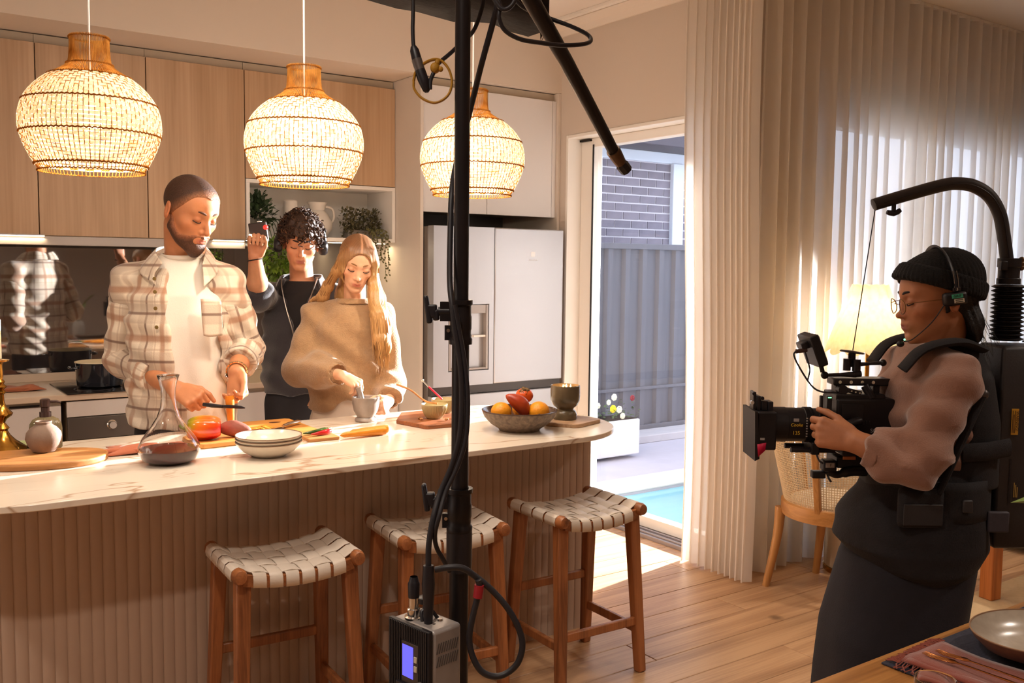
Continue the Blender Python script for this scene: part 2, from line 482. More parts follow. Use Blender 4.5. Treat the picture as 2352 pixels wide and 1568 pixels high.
# wide window behind the sheer curtains
wn1 = struct(MB().span((4.36, 3.24, 2.32), (6.95, 3.33, 2.40)).span((4.36, 3.24, 0.02), (6.95, 3.33, 0.10)).build('window_1', M_white, bevel=0.003))
for x in (4.36, 5.20, 6.04, 6.88):
    MB().span((x, 3.245, 0.10), (x + 0.06, 3.325, 2.32)).build('window_frame', M_white, wn1, bevel=0.003)
for x in (4.42, 5.26, 6.10):
    MB().add([(x, 3.283, 0.10), (x + 0.78, 3.283, 0.10), (x + 0.78, 3.283, 2.32), (x, 3.283, 2.32)], [(0, 1, 2, 3)]).build('window_pane', M_pane, wn1, flat=True)

# ================================================================== the yard
M_pave = mat('pale_paving', 0xB9B6C2, 0.8, var=0.08, vscale=5, bump=0.1, bscale=40)
yard = struct(MB().span((3.85, 5.07, -0.3), (16, 16, -0.10)).span((3.85, 3.36, -0.3), (4.30, 5.07, -0.10)).span((4.30, 3.36, -0.3), (16, 3.75, -0.10)).build('yard_paving', M_pave, flat=True))
struct(MB().span((4.30, 3.75, -1.3), (16, 5.07, -1.2)).span((4.24, 3.75, -1.3), (4.30, 5.07, -0.12)).span((4.30, 5.07, -1.3), (16, 5.12, -0.12)).span((4.30, 3.70, -1.3), (16, 3.75, -0.12)).build('pool_shell', mat('pool_plaster', 0xA8CDD8, 0.6, var=0.05), flat=True))
wt = MB().grid([[(4.30 + 9 * i / 60, 3.75 + 1.32 * j / 12, -0.118) for j in range(13)] for i in range(61)]).build('pool_water', mat('pool_water', (0.22, 0.50, 0.60, 1), 0.06, spec=0.6, bump=0.25, bscale=7), flat=False)
tag(wt, 'pale blue water of the plunge pool outside the glass door', 'water')
cp = MB().span((3.85, 5.07, -0.10), (16, 5.42, -0.085)).build('pool_coping', mat('coping_stone', 0xCFD0D0, 0.7, var=0.06, vscale=9), bevel=0.004)
tag(cp, 'pale stone coping along the far edge of the pool', 'coping')
st = MB().span((3.85, 6.45, -0.10), (16, 6.735, -0.03)).build('garden_kerb', mat('kerb_concrete', 0xC4C0C4, 0.8, var=0.08), bevel=0.006)
tag(st, 'low pale kerb along the foot of the grey fence', 'kerb')
# steel panel fence: each ribbed sheet a part
fe = thing('steel_fence', 'charcoal grey ribbed steel fence across the yard', 'fence', (3.85, 6.79, -0.04))
M_fence = mat('grey_steel_sheet', 0x6E6C72, 0.5, 0.15, var=0.10, vscale=3, stretch=(6, 1, 0.4))
prof = []
for k in range(4):
    x = k * 0.22
    prof += [(x, 0), (x + 0.025, -0.034), (x + 0.085, -0.034), (x + 0.110, 0)]
sheet = MB().grid([[(x, y, z) for z in (0, 1.78)] for x, y in prof + [(0.88, 0)]]).mesh('fence_sheet', False)
sheet.materials.append(M_fence)
for k in range(4):
    link('fence_sheet', sheet, None, fe, (k * 0.88, 0, 0))
MB().span((0, -0.045, 1.76), (3.52, 0.03, 1.815)).build('top_rail', M_fence, fe, bevel=0.004)
MB().span((0, -0.045, 0.0), (3.52, 0.03, 0.05)).build('bottom_rail', M_fence, fe, bevel=0.004)
MB().span((0, -0.05, 0.40), (3.52, -0.036, 0.43)).build('middle_rail', M_fence, fe, bevel=0.003)
# neighbour's brick house: bricks one by one where the door shows them
nb = thing('neighbour_house', "neighbour's grey brick house with dark eaves behind the fence", 'house', (5.8, 7.8, -0.1))
MB().span((0, 0.012, 0), (3.45, 0.4, 3.0)).build('mortar_wall', mat('mortar', 0xDAD6DA, 0.9, var=0.06), nb, flat=True)
M_brick = mat('grey_brick', 0x878089, 0.85, var=0.18, vscale=9, bump=0.2, bscale=60, objrand=0.10)
bme = MB().box((0, 0, 0), (0.224, 0.05, 0.0755)).mesh('brick', False); bme.materials.append(M_brick)
for c in range(13):
    for k in range(13):
        x = 0.32 + 0.24 * k + (0.12 if c % 2 else 0)
        link('brick', bme, None, nb, (x, 0.027, 2.765 - 0.0925 * c))
M_dk = mat('dark_gutter', 0x4A434B, 0.5, var=0.1)
MB().span((-1.5, -0.45, 2.93), (3.9, 0.1, 3.16)).build('gutter_fascia', M_dk, nb, bevel=0.01)
MB().span((-1.5, -0.02, 2.815), (3.9, 0.06, 2.93)).build('eave_trim', mat('eave_white', 0xD6DCE4, 0.6), nb, bevel=0.006)
MB().span((1.86, -0.05, 0), (2.03, 0.05, 2.815)).build('white_post', mat('eave_white', 0xD6DCE4, 0.6), nb, bevel=0.006)
rf = MB()
rows = []
for k in range(91):
    x = -1.5 + 5.4 * k / 90
    dz = 0.02 if k % 2 else 0
    rows.append([(x, -0.5, 3.17 + dz), (x, 2.6, 4.2 + dz)])
rf.grid(rows).build('roof_sheet', mat('blue_steel_roof', 0x7F8CC0, 0.5, 0.1, var=0.08), nb, flat=True)
# planter
pl = thing('planter_box', 'long white planter box with flowers by the grey fence', 'planter', (5.30, 6.00, -0.10))
MB().span((-0.55, 0, 0.03), (0.30, 0.26, 0.34)).build('trough', mat('planter_white', 0xE2E2E6, 0.6, var=0.03), pl, bevel=0.012)
MB().span((-0.53, 0.02, 0.33), (0.28, 0.24, 0.345)).build('soil', mat('soil', 0x3A2B22, 0.95, var=0.3), pl, flat=True)
lv = MB(); rnd = random.Random(3)
for k in range(260):
    x, y, z = rnd.uniform(-0.55, 0.30), rnd.uniform(0.0, 0.26), 0.34 + abs(rnd.gauss(0, 0.07))
    a = rnd.uniform(0, 6.3); s = rnd.uniform(0.02, 0.04)
    d = Vector((math.cos(a), math.sin(a), rnd.uniform(-0.3, 0.8))) * s; w_ = Vector((-math.sin(a), math.cos(a), 0.2)) * s * 0.4
    p = Vector((x, y, z)); lv.add([p, p + d * 0.5 + w_, p + d, p + d * 0.5 - w_], [(0, 1, 2, 3)])
stuff(lv.build('leaves', mat('planter_leaf', 0x56683F, 0.6, var=0.3), pl, flat=True))
M_fl = [mat('flower_yellow', 0xF0D51E, 0.6), mat('flower_cream', 0xEDEBD2, 0.6), mat('flower_red', 0x8C1F2C, 0.6)]
for k, (x, z, c, r) in enumerate(((0.02, 0.44, 0, 0.034), (0.09, 0.43, 1, 0.032), (0.03, 0.54, 1, 0.030), (0.13, 0.37, 1, 0.028), (-0.03, 0.50, 1, 0.024), (0.24, 0.52, 2, 0.026), (-0.30, 0.46, 1, 0.03), (-0.4, 0.42, 0, 0.03), (-0.15, 0.48, 1, 0.026))):
    fm = MB()
    for q in range(7):
        a = q * 0.9; fm.ball((x + 0.5 * r * math.cos(a), 0.04, z + 0.5 * r * math.sin(a)), (r * 0.55, r * 0.35, r * 0.55), 8, 6)
    fm.ball((x, 0.03, z), r * 0.3, 8, 6)
    fm.build('flower', M_fl[c], pl)
# ================================================================== kitchen joinery
M_oak = wood('light_oak_laminate', 0xC0A080, 0xA98867, scale=4, axis='Z', rough=0.5, rand=0.04, ring=7)
M_lam = mat('white_laminate', 0xD8D3D0, 0.35, var=0.02, vscale=2)
M_carc = mat('carcass', 0xB5A692, 0.6, var=0.05)
M_gap = mat('shadow_gap', 0x4A3A2E, 0.7)
# wall cabinets, front plane at y = 5.04
edges = [(-0.25, 0.262, 'oak laminate wall cabinet at the far left edge, first of the row'),
         (0.262, 0.768, 'oak laminate wall cabinet behind the left pendant lamp'),
         (0.768, 1.273, 'oak laminate wall cabinet above the man in the plaid shirt'),
         (1.273, 1.780, 'oak laminate wall cabinet left of the white shelf niche')]
for x0, x1, lab in edges:
    cb = thing('wall_cabinet', lab, 'cabinet', ((x0 + x1) / 2, 5.04, 1.675), group='oak wall cabinets')
    w = x1 - x0
    MB().span((-w / 2 + 0.001, 0.024, 0.0), (w / 2 - 0.001, 0.555, 0.945)).build('body', M_carc, cb, flat=True)
    MB().span((-w / 2 + 0.0025, 0.0, -0.004), (w / 2 - 0.0025, 0.022, 0.902)).build('door', M_oak, cb, bevel=0.0012)
cb = thing('wall_cabinet', 'wide oak laminate wall cabinet above the white shelf niche', 'cabinet', (2.235, 5.04, 2.003), group='oak wall cabinets')
MB().span((-0.453, 0.024, 0.0), (0.453, 0.555, 0.617)).build('body', M_carc, cb, flat=True)
MB().span((-0.4525, 0.0, 0.003), (0.4525, 0.022, 0.574)).build('door', M_oak, cb, bevel=0.0012)
nc = thing('shelf_niche', 'open white shelf niche under the oak cabinets', 'shelf', (2.235, 5.036, 1.679))
t = 0.02
MB().span((-0.452, 0.0, 0.303), (0.452, 0.36, 0.323)).build('top_board', M_white, nc, bevel=0.001)
MB().span((-0.452, 0.0, 0.0), (0.452, 0.36, 0.02)).build('bottom_board', M_white, nc, bevel=0.001)
for s in (-1, 1): MB().span((s * 0.452, 0.0, 0.02), (s * (0.452 - t), 0.36, 0.303)).build('side_board', M_white, nc, bevel=0.001)
MB().span((-0.432, 0.33, 0.02), (0.432, 0.36, 0.303)).build('back_board', M_white, nc, flat=True)
# grey finger rail / hood slide under the wall cabinets
rl = MB().span((-0.25, 5.046, 1.624), (1.777, 5.10, 1.668)).build('hood_rail', mat('grey_satin_metal', 0xA49C97, 0.4, 0.3), bevel=0.002)
tag(rl, 'slim grey hood rail under the oak wall cabinets', 'rail')
# led strips
M_led = mat('led_strip', 0xFFF0D8, 0.5, emit=(1.0, 0.80, 0.52, 1), estr=7)
def led(x0, x1, y, z, lab):
    o = thing('led_strip', lab, 'light', ((x0 + x1) / 2, y, z), group='under cabinet lights')
    w = x1 - x0
    MB().span((-w / 2, -0.006, 0.0), (w / 2, 0.006, 0.006)).build('aluminium_channel', mat('grey_aluminium', 0xA9A3A6, 0.35, 0.6), o, flat=True)
    MB().span((-w / 2 + 0.002, -0.0068, -0.004), (w / 2 - 0.002, 0.0058, 0.0)).build('glowing_diffuser', M_led, o, flat=True)
    l = bpy.data.lights.new('led_glow', 'AREA'); l.shape = 'RECTANGLE'; l.size = w; l.size_y = 0.02; l.energy = 2.2 * w; l.color = (1.0, 0.76, 0.46)
    lo = bpy.data.objects.new('led_glow', l); C.objects.link(lo); lo.parent = o; lo.location = (0, 0, -0.012)
led(-0.22, 0.79, 5.040, 1.6685, 'glowing warm strip light under the left oak cabinets')
led(1.60, 1.77, 5.040, 1.6685, 'short glowing strip light beside the shelf niche')
led(1.80, 2.67, 5.10, 1.6730, 'glowing warm strip light under the white shelf niche')
# splashback: dark mirror glass in wide sheets
sp = thing('splashback', 'dark glossy glass splashback behind the cooktop', 'splashback', (0, 5.598, 0.945))
M_sp = mat('smoked_mirror', 0x2E2A2B, 0.03, 0.0, spec=1.0, coat=1.0, ior=2.2)
for x0, x1 in ((-0.9, 0.60), (0.602, 1.90), (1.902, 2.688)):
    MB().span((x0, -0.006, 0.001), (x1, 0.0, 0.78)).build('glass_sheet', M_sp, sp, flat=True)
# worktop with upstand
M_stone = mat('cream_worktop', 0xD6C3AE, 0.35, var=0.05, vscale=5)
wk = thing('back_worktop', 'cream stone worktop with low upstand along the back wall', 'worktop', (0, 4.97, 0.87))
MB().span((-2.0, 0.0, 0.0), (2.688, 0.628, 0.03)).build('slab', M_stone, wk, bevel=0.003)
MB().span((-2.0, 0.61, 0.0302), (2.688, 0.6285, 0.0745)).build('upstand', M_stone, wk, bevel=0.002)
# base cabinets
def base_unit(x0, x1, lab, kind):
    o = thing('base_cabinet', lab, 'cabinet', ((x0 + x1) / 2, 4.99, 0.0), group='white base cabinets')
    w = x1 - x0
    MB().span((-w / 2, 0.02, 0.1), (w / 2, 0.60, 0.868)).build('body', M_carc, o, flat=True)
    MB().span((-w / 2, 0.06, 0.0), (w / 2, 0.08, 0.1)).build('plinth', M_lam, o, flat=True)
    if kind == 'drawers':
        for z0, z1 in ((0.60, 0.845), (0.355, 0.595), (0.105, 0.35)):
            MB().span((-w / 2 + 0.002, 0.0, z0), (w / 2 - 0.002, 0.02, z1)).build('drawer_front', M_lam, o, bevel=0.0015)
    else:
        MB().span((-w / 2 + 0.002, 0.0, 0.105), (w / 2 - 0.002, 0.02, 0.845)).build('door', M_lam, o, bevel=0.0015)
base_unit(-0.35, 0.262, 'white base cabinet at the far left edge', 'door')
c1 = base_unit(0.262, 0.835, 'white base cabinet left of the oven', 'door')
base_unit(1.46, 2.07, 'white drawer cabinet behind the assistant in black', 'drawers')
base_unit(2.07, 2.686, 'white drawer cabinet beside the fridge', 'drawers')
ov = thing('oven', 'built-in oven with grey control panel under the cooktop', 'oven', (1.158, 4.985, 0.0))
MB().span((-0.298, 0.02, 0.1), (0.298, 0.58, 0.845)).build('body', M_carc, ov, flat=True)
MB().span((-0.30, 0.0, 0.786), (0.30, 0.02, 0.862)).build('filler_panel', M_lam, ov, bevel=0.0015)
cpn = MB().span((-0.298, -0.004, 0.672), (0.298, 0.02, 0.782)).build('control_panel', mat('oven_grey', 0x6F6862, 0.3, 0.6, var=0.05), ov, bevel=0.002)
MB().lathe([(0.0, 0.03), (0.017, 0.03), (0.019, 0.027), (0.019, 0.004), (0.024, 0.0)], 24, (-0.095, -0.004, 0.735), (0, -1, 0)).build('knob', mat('bright_chrome', 0xDAD7D2, 0.15, 1.0), cpn)
MB().span((-0.0, -0.0055, 0.715), (0.10, -0.004, 0.755)).build('display', mat('black_gloss', 0x141214, 0.1, spec=0.8), cpn, flat=True)
dr = MB().span((-0.298, -0.004, 0.105), (0.298, 0.02, 0.668)).build('oven_door', mat('black_gloss', 0x141214, 0.1, spec=0.8), ov, bevel=0.002)
MB().cyl((-0.24, -0.04, 0.62), (0.24, -0.04, 0.62), 0.010).cyl((-0.22, -0.04, 0.62), (-0.22, 0.0, 0.62), 0.007).cyl((0.22, -0.04, 0.62), (0.22, 0.0, 0.62), 0.007).build('handle', mat('bright_chrome', 0xDAD7D2, 0.15, 1.0), dr)
MB().span((0.06, -0.010, 0.850), (0.21, 0.0, 0.858)).build('finger_pull', mat('dark_metal', 0x2A2424, 0.4, 0.8), bpy.data.objects['base_cabinet.001'])
# cooktop, pot, cloth
ck = thing('cooktop', 'black glass induction cooktop set in the back worktop', 'cooktop', (1.155, 5.20, 0.9005))
MB().prism(rounded_rect(-0.30, -0.245, 0.30, 0.245, 0.008, 3), 0, 0.006).build('glass_plate', mat('black_gloss', 0x141214, 0.1, spec=0.8), ck, bevel=0.001)
M_ring = mat('etched_grey', 0x4E494A, 0.4)
for x, y, r in ((-0.15, -0.1, 0.09), (0.15, -0.1, 0.075), (-0.15, 0.11, 0.075), (0.15, 0.11, 0.09)):
    MB().lathe([(r, 0.0061), (r, 0.0065), (r + 0.002, 0.0065), (r + 0.002, 0.0061)], 40, (x, y, 0)).build('cooking_zone', M_ring, ck, flat=True)
pt = thing('stock_pot', 'dark enamel pot with cream inside standing on the cooktop', 'pot', (1.055, 5.20, 0.907))
M_en = mat('navy_enamel', 0x22242C, 0.12, spec=0.7, coat=0.6)
MB().lathe([(0.0, 0.0), (0.098, 0.0), (0.108, 0.006), (0.112, 0.03), (0.116, 0.118), (0.119, 0.124)], 40).build('pot_body', M_en, pt)
MB().lathe([(0.119, 0.124), (0.1185, 0.128), (0.115, 0.126), (0.110, 0.03), (0.10, 0.008), (0.0, 0.006)], 40).build('enamel_lining', mat('cream_enamel', 0xE6D8B8, 0.2), pt)
for s in (-1, 1):
    MB().tube(catmull([(s * 0.114, -0.035, 0.098), (s * 0.138, -0.03, 0.100), (s * 0.145, 0.0, 0.101), (s * 0.138, 0.03, 0.100), (s * 0.114, 0.035, 0.098)], 5), 0.006, 8).build('handle', M_en, pt)
def folded_cloth(name, lab, loc, rz, L, W, col, seed, rolls=True):
    o = thing(name, lab, 'napkin', loc, rz)
    rnd = random.Random(seed)
    pts = []
    for i in range(25):
        u = i / 24
        row = []
        for j in range(13):
            v = j / 12
            z = 0.012 + 0.010 * math.sin(u * 7 + seed) * math.sin(v * 4 + 1) + 0.012 * math.exp(-((v - 0.3) / 0.18) ** 2) * (1 - 0.4 * u)
            e = min(1, 6 * min(u, 1 - u), 5 * min(v, 1 - v)); z = z * (0.25 + 0.75 * e) + 0.002
            row.append(((u - 0.5) * L + 0.015 * math.sin(v * 5 + seed), (v - 0.5) * W * (1 - 0.25 * math.sin(u * 3 + seed)), z))
        pts.append(row)
    M_c = mat('terracotta_linen_%06x' % col, col, 0.9, var=0.10, vscale=20, bump=0.35, bscale=500, sheen=0.3)
    MB().grid(pts).build('cloth_fold', M_c, o, solid=0.004)
    if rolls:
        MB().tube([((i / 16 - 0.5) * L * 0.98 - 0.01, -W * 0.42 + 0.012 * math.sin(i * 0.5), 0.013) for i in range(17)], [0.012 * (0.8 + 0.2 * math.sin(i)) for i in range(17)], 10).build('rolled_edge', M_c, o)
    return o
folded_cloth('tea_towel', 'crumpled terracotta cloth on the back worktop left of the cooktop', (0.67, 5.26, 0.9005), 0.1, 0.22, 0.14, 0xB56A48, 2)

# ================================================================== tall fridge surround
tu = thing('fridge_surround', 'tall white cabinet around the fridge with two top cupboards', 'cabinet', (2.69, 4.74, 0))
MB().span((0.0, 0.0, 0.0), (0.020, 0.855, 2.623)).build('side_panel', mat('beige_panel', 0xD3C8BC, 0.5, var=0.02), tu, flat=True)
MB().span((0.985, 0.0, 0.0), (1.004, 0.855, 2.623)).build('side_panel', mat('beige_panel', 0xD3C8BC, 0.5, var=0.02), tu, flat=True)
MB().span((0.022, 0.045, 1.875), (0.983, 0.84, 2.62)).build('cupboard_box', M_carc, tu, flat=True)
for x0, x1 in ((0.022, 0.468), (0.472, 0.955)):
    MB().span((x0, 0.022, 1.855), (x1, 0.044, 2.575)).build('door', M_lam, tu, bevel=0.0015)
MB().span((0.957, 0.022, 1.855), (0.984, 0.044, 2.575)).build('filler_strip', M_lam, tu, bevel=0.001)
MB().span((0.022, 0.60, 0.0), (0.983, 0.62, 1.875)).build('recess_back', mat('recess_grey', 0x5A524D, 0.6), tu, flat=True)
fr = thing('fridge', 'stainless steel french-door fridge with water dispenser', 'fridge', (2.715, 4.63, 0.0))
def steel(name, col):
    if name in MATS: return MATS[name]
    m, nt, b = new_mat(name); MATS[name] = m
    N, L = nt.nodes, nt.links
    tc = N.new('ShaderNodeTexCoord'); mp = N.new('ShaderNodeMapping'); mp.inputs['Scale'].default_value = (2.5, 1, 400)
    L.new(tc.outputs['Object'], mp.inputs[0]); n = N.new('ShaderNodeTexNoise'); n.inputs['Scale'].default_value = 1; L.new(mp.outputs[0], n.inputs['Vector'])
    r = N.new('ShaderNodeMapRange'); r.inputs['To Min'].default_value = 0.30; r.inputs['To Max'].default_value = 0.44
    L.new(n.outputs['Fac'], r.inputs['Value']); L.new(r.outputs[0], b.inputs['Roughness'])
    b.inputs['Base Color'].default_value = hexc(col); b.inputs['Metallic'].default_value = 0.7; b.inputs['Anisotropic'].default_value = 0.6
    return m
M_ss = steel('brushed_steel', 0xB8B9BE)
M_ss2 = mat('fridge_side_grey', 0x6C6560, 0.45, 0.4)
MB().span((0.0, 0.07, 0.02), (0.93, 0.68, 1.77)).build('body', M_ss2, fr, bevel=0.006)
ld = MB()
for a, b in (((0.0, 0.0, 0.85), (0.10, 0.062, 1.772)), ((0.38, 0.0, 0.85), (0.412, 0.062, 1.772)), ((0.10, 0.0, 0.85), (0.38, 0.062, 0.935)), ((0.10, 0.0, 1.325), (0.38, 0.062, 1.772)), ((0.10, 0.035, 0.935), (0.38, 0.062, 1.325))):
    ld.span(a, b)
ld = ld.build('door', M_ss, fr, flat=True, label='left fridge door with a dispenser recess')
MB().span((0.105, 0.0, 0.94), (0.12, 0.034, 1.32)).span((0.36, 0.0, 0.94), (0.375, 0.034, 1.32)).span((0.12, 0.005, 1.27), (0.36, 0.034, 1.32)).span((0.12, 0.0, 0.94), (0.36, 0.034, 0.952)).build('dispenser_frame', mat('dispenser_grey', 0x9D9692, 0.35, 0.3), ld, bevel=0.002)
MB().cyl((0.20, 0.016, 1.27), (0.20, 0.016, 1.24), 0.012).span((0.28, 0.008, 1.13), (0.36, 0.03, 1.142)).build('nozzle', M_white, ld)
rd = MB().span((0.418, 0.0, 0.85), (0.93, 0.062, 1.772)).build('door', M_ss, fr, bevel=0.006)
MB().prism(rounded_rect(0.680, -1.636, 0.712, -1.606, 0.006, 4), 0, 0.0006, Matrix.Rotation(PI / 2, 3, 'X'), (0, 0.0, 0)).build('logo_badge', mat('pale_print', 0xE9E9EC, 0.4), rd, flat=True)
for o_ in (bpy.data.objects['logo_badge'],): o_.location = (0, -0.0002, 1.621 * 2)
text_part('brand_lettering', 'Electrolux', 0.017, mat('pale_print', 0xE9E9EC, 0.4), rd, (0.696, -0.0008, 1.586), (PI / 2, 0, 0), 0.0003)
MB().span((0.0, 0.02, 0.80), (0.93, 0.062, 0.848)).build('grip_channel', mat('channel_dark', 0x4B4644, 0.4, 0.5), fr, flat=True)
for z0, z1 in ((0.44, 0.797), (0.06, 0.435)):
    MB().span((0.0, 0.0, z0), (0.93, 0.062, z1)).build('freezer_drawer', M_ss, fr, bevel=0.006)
MB().span((0.02, 0.05, 0.0), (0.91, 0.62, 0.055)).build('toe_grille', mat('channel_dark', 0x4B4644, 0.4, 0.5), fr, flat=True)
# ================================================================== things in the niche
NX, NY, NZ = 2.235, 5.036, 1.6995
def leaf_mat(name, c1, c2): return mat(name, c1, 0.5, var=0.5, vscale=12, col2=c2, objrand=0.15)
def leaf(mb, p, d, up, L, W):
    p, d, up = Vector(p), Vector(d).normalized(), Vector(up)
    s = d.cross(up); s = s.normalized() if s.length > 1e-4 else Vector((1, 0, 0)); n = s.cross(d)
    q = [p, p + d * L * 0.35 + s * W / 2 + n * L * 0.05, p + d * L * 0.75 + s * W * 0.35 + n * L * 0.04, p + d * L - n * L * 0.06, p + d * L * 0.75 - s * W * 0.35 + n * L * 0.04, p + d * L * 0.35 - s * W / 2 + n * L * 0.05, p + d * L * 0.4]
    mb.add(q, [(0, 1, 6), (1, 2, 6), (2, 3, 6), (3, 4, 6), (4, 5, 6), (5, 0, 6)])
def bush(n, c, R, rnd, L=0.03, W=0.018, dens_up=0.5):
    mb = MB()
    for _ in range(n):
        a, z = rnd.uniform(0, 2 * PI), rnd.uniform(-1, 1); rr = rnd.random() ** 0.4
        q = math.sqrt(1 - z * z)
        p = Vector((c[0] + R[0] * rr * q * math.cos(a), c[1] + R[1] * rr * q * math.sin(a), c[2] + R[2] * rr * z))
        d = Vector((q * math.cos(a) + rnd.gauss(0, 0.4), q * math.sin(a) + rnd.gauss(0, 0.4), z + dens_up + rnd.gauss(0, 0.4)))
        leaf(mb, p, d, (rnd.gauss(0, 0.3), rnd.gauss(0, 0.3), 1), L * rnd.uniform(0.7, 1.3), W * rnd.uniform(0.7, 1.2))
    return mb
rnd = random.Random(11)
p1 = thing('trailing_plant', 'leafy green plant trailing from the left end of the niche', 'plant', (NX - 0.36, NY + 0.12, NZ))
MB().lathe([(0.0, 0.0), (0.05, 0.0), (0.062, 0.09), (0.066, 0.095), (0.06, 0.092), (0.05, 0.02), (0, 0.02)], 24).build('pot', mat('grey_pot', 0x8C857C, 0.7, var=0.1), p1)
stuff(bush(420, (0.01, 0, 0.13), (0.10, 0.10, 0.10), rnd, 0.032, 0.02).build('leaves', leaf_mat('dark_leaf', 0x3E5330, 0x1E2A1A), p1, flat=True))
sp_ = MB()
for k in range(6):
    a = k * 1.1; path = catmull([(0, 0, 0.08), (0.03 * math.cos(a), 0.03 * math.sin(a), 0.18), (0.05 * math.cos(a), 0.05 * math.sin(a), 0.24)], 4); sp_.tube(path, 0.002, 5)
    for q in path[3:]: leaf(sp_, q, (math.cos(a), math.sin(a), 0.8), (0, 0, 1), 0.025, 0.016)
stuff(sp_.build('upright_stems', leaf_mat('dark_leaf', 0x3E5330, 0x1E2A1A), p1, flat=True))
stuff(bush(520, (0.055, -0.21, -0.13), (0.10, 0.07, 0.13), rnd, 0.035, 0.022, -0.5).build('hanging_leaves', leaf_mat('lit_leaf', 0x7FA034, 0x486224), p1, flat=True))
stm = MB()
for k in range(9):
    x = -0.03 + 0.02 * k; stm.tube(catmull([(x * 0.4, 0, 0.08), (x, -0.10, 0.09), (x + 0.02, -0.15, 0.02), (x + 0.03, -0.19, -0.14)], 5), 0.0022, 5)
stm.build('stems', leaf_mat('dark_leaf', 0x3E5330, 0x1E2A1A), p1)
p2 = thing('potted_plant', 'grey-green hedge-like plant at the right end of the niche', 'plant', (NX + 0.29, NY + 0.13, NZ))
MB().span((-0.10, -0.04, 0), (0.10, 0.04, 0.05)).build('pot', mat('grey_pot', 0x8C857C, 0.7, var=0.1), p2, bevel=0.006)
hm = MB()
for _ in range(900):
    p = Vector((rnd.uniform(-0.115, 0.115), rnd.uniform(-0.05, 0.05), rnd.uniform(0.02, 0.17)))
    leaf(hm, p, (rnd.gauss(0, 1), rnd.gauss(-0.4, 1), rnd.gauss(0.5, 1)), (0, 0, 1), 0.024, 0.014)
stuff(hm.build('leaves', leaf_mat('grey_leaf', 0x7A7150, 0x4E4A34), p2, flat=True))
vi = MB()
for k, (x, L_) in enumerate(((0.02, 0.19), (0.05, 0.13), (0.075, 0.24), (0.095, 0.21), (0.0, 0.09))):
    path = catmull([(x, 0.0, 0.05), (x + 0.005, -0.10, 0.055), (x + 0.01, -0.15, 0.0), (x + 0.008, -0.152, -L_ * 0.5), (x + 0.015, -0.15, -L_)], 7)
    vi.tube(path, 0.0014, 5)
    for q in path[6::1]:
        leaf(vi, q, (rnd.gauss(0, 1), rnd.gauss(0, 0.5), -0.6), (0, -1, 0.3), 0.018, 0.012)
stuff(vi.build('hanging_vines', leaf_mat('vine_leaf', 0x6E6A3C, 0x4A4A28), p2, flat=True))
v1 = MB().lathe([(0.0, 0.0), (0.040, 0.0), (0.040, 0.205), (0.034, 0.212), (0.028, 0.212), (0.030, 0.20), (0.030, 0.02), (0, 0.02)], 28).build('cylinder_vase', mat('white_ceramic', 0xDDD6CC, 0.5, var=0.03), None, (NX - 0.13, NY + 0.18, NZ))
tag(v1, 'tall white cylinder vase at the back of the niche', 'vase')
v2 = thing('white_jug', 'round white jug in the niche behind the curly-haired assistant', 'jug', (NX + 0.03, NY + 0.17, NZ))
MB().lathe([(0.0, 0.0), (0.05, 0.0), (0.085, 0.05), (0.088, 0.09), (0.06, 0.14), (0.042, 0.16), (0.048, 0.19), (0.060, 0.205), (0.055, 0.203), (0.038, 0.17), (0.06, 0.10), (0, 0.02)], 32).build('jug_body', mat('white_ceramic', 0xDDD6CC, 0.5, var=0.03), v2)
MB().tube(catmull([(0.05, 0, 0.185), (0.095, 0, 0.17), (0.105, 0, 0.12), (0.08, 0, 0.075)], 6), 0.008, 10).build('handle', mat('white_ceramic', 0xDDD6CC, 0.5, var=0.03), v2)
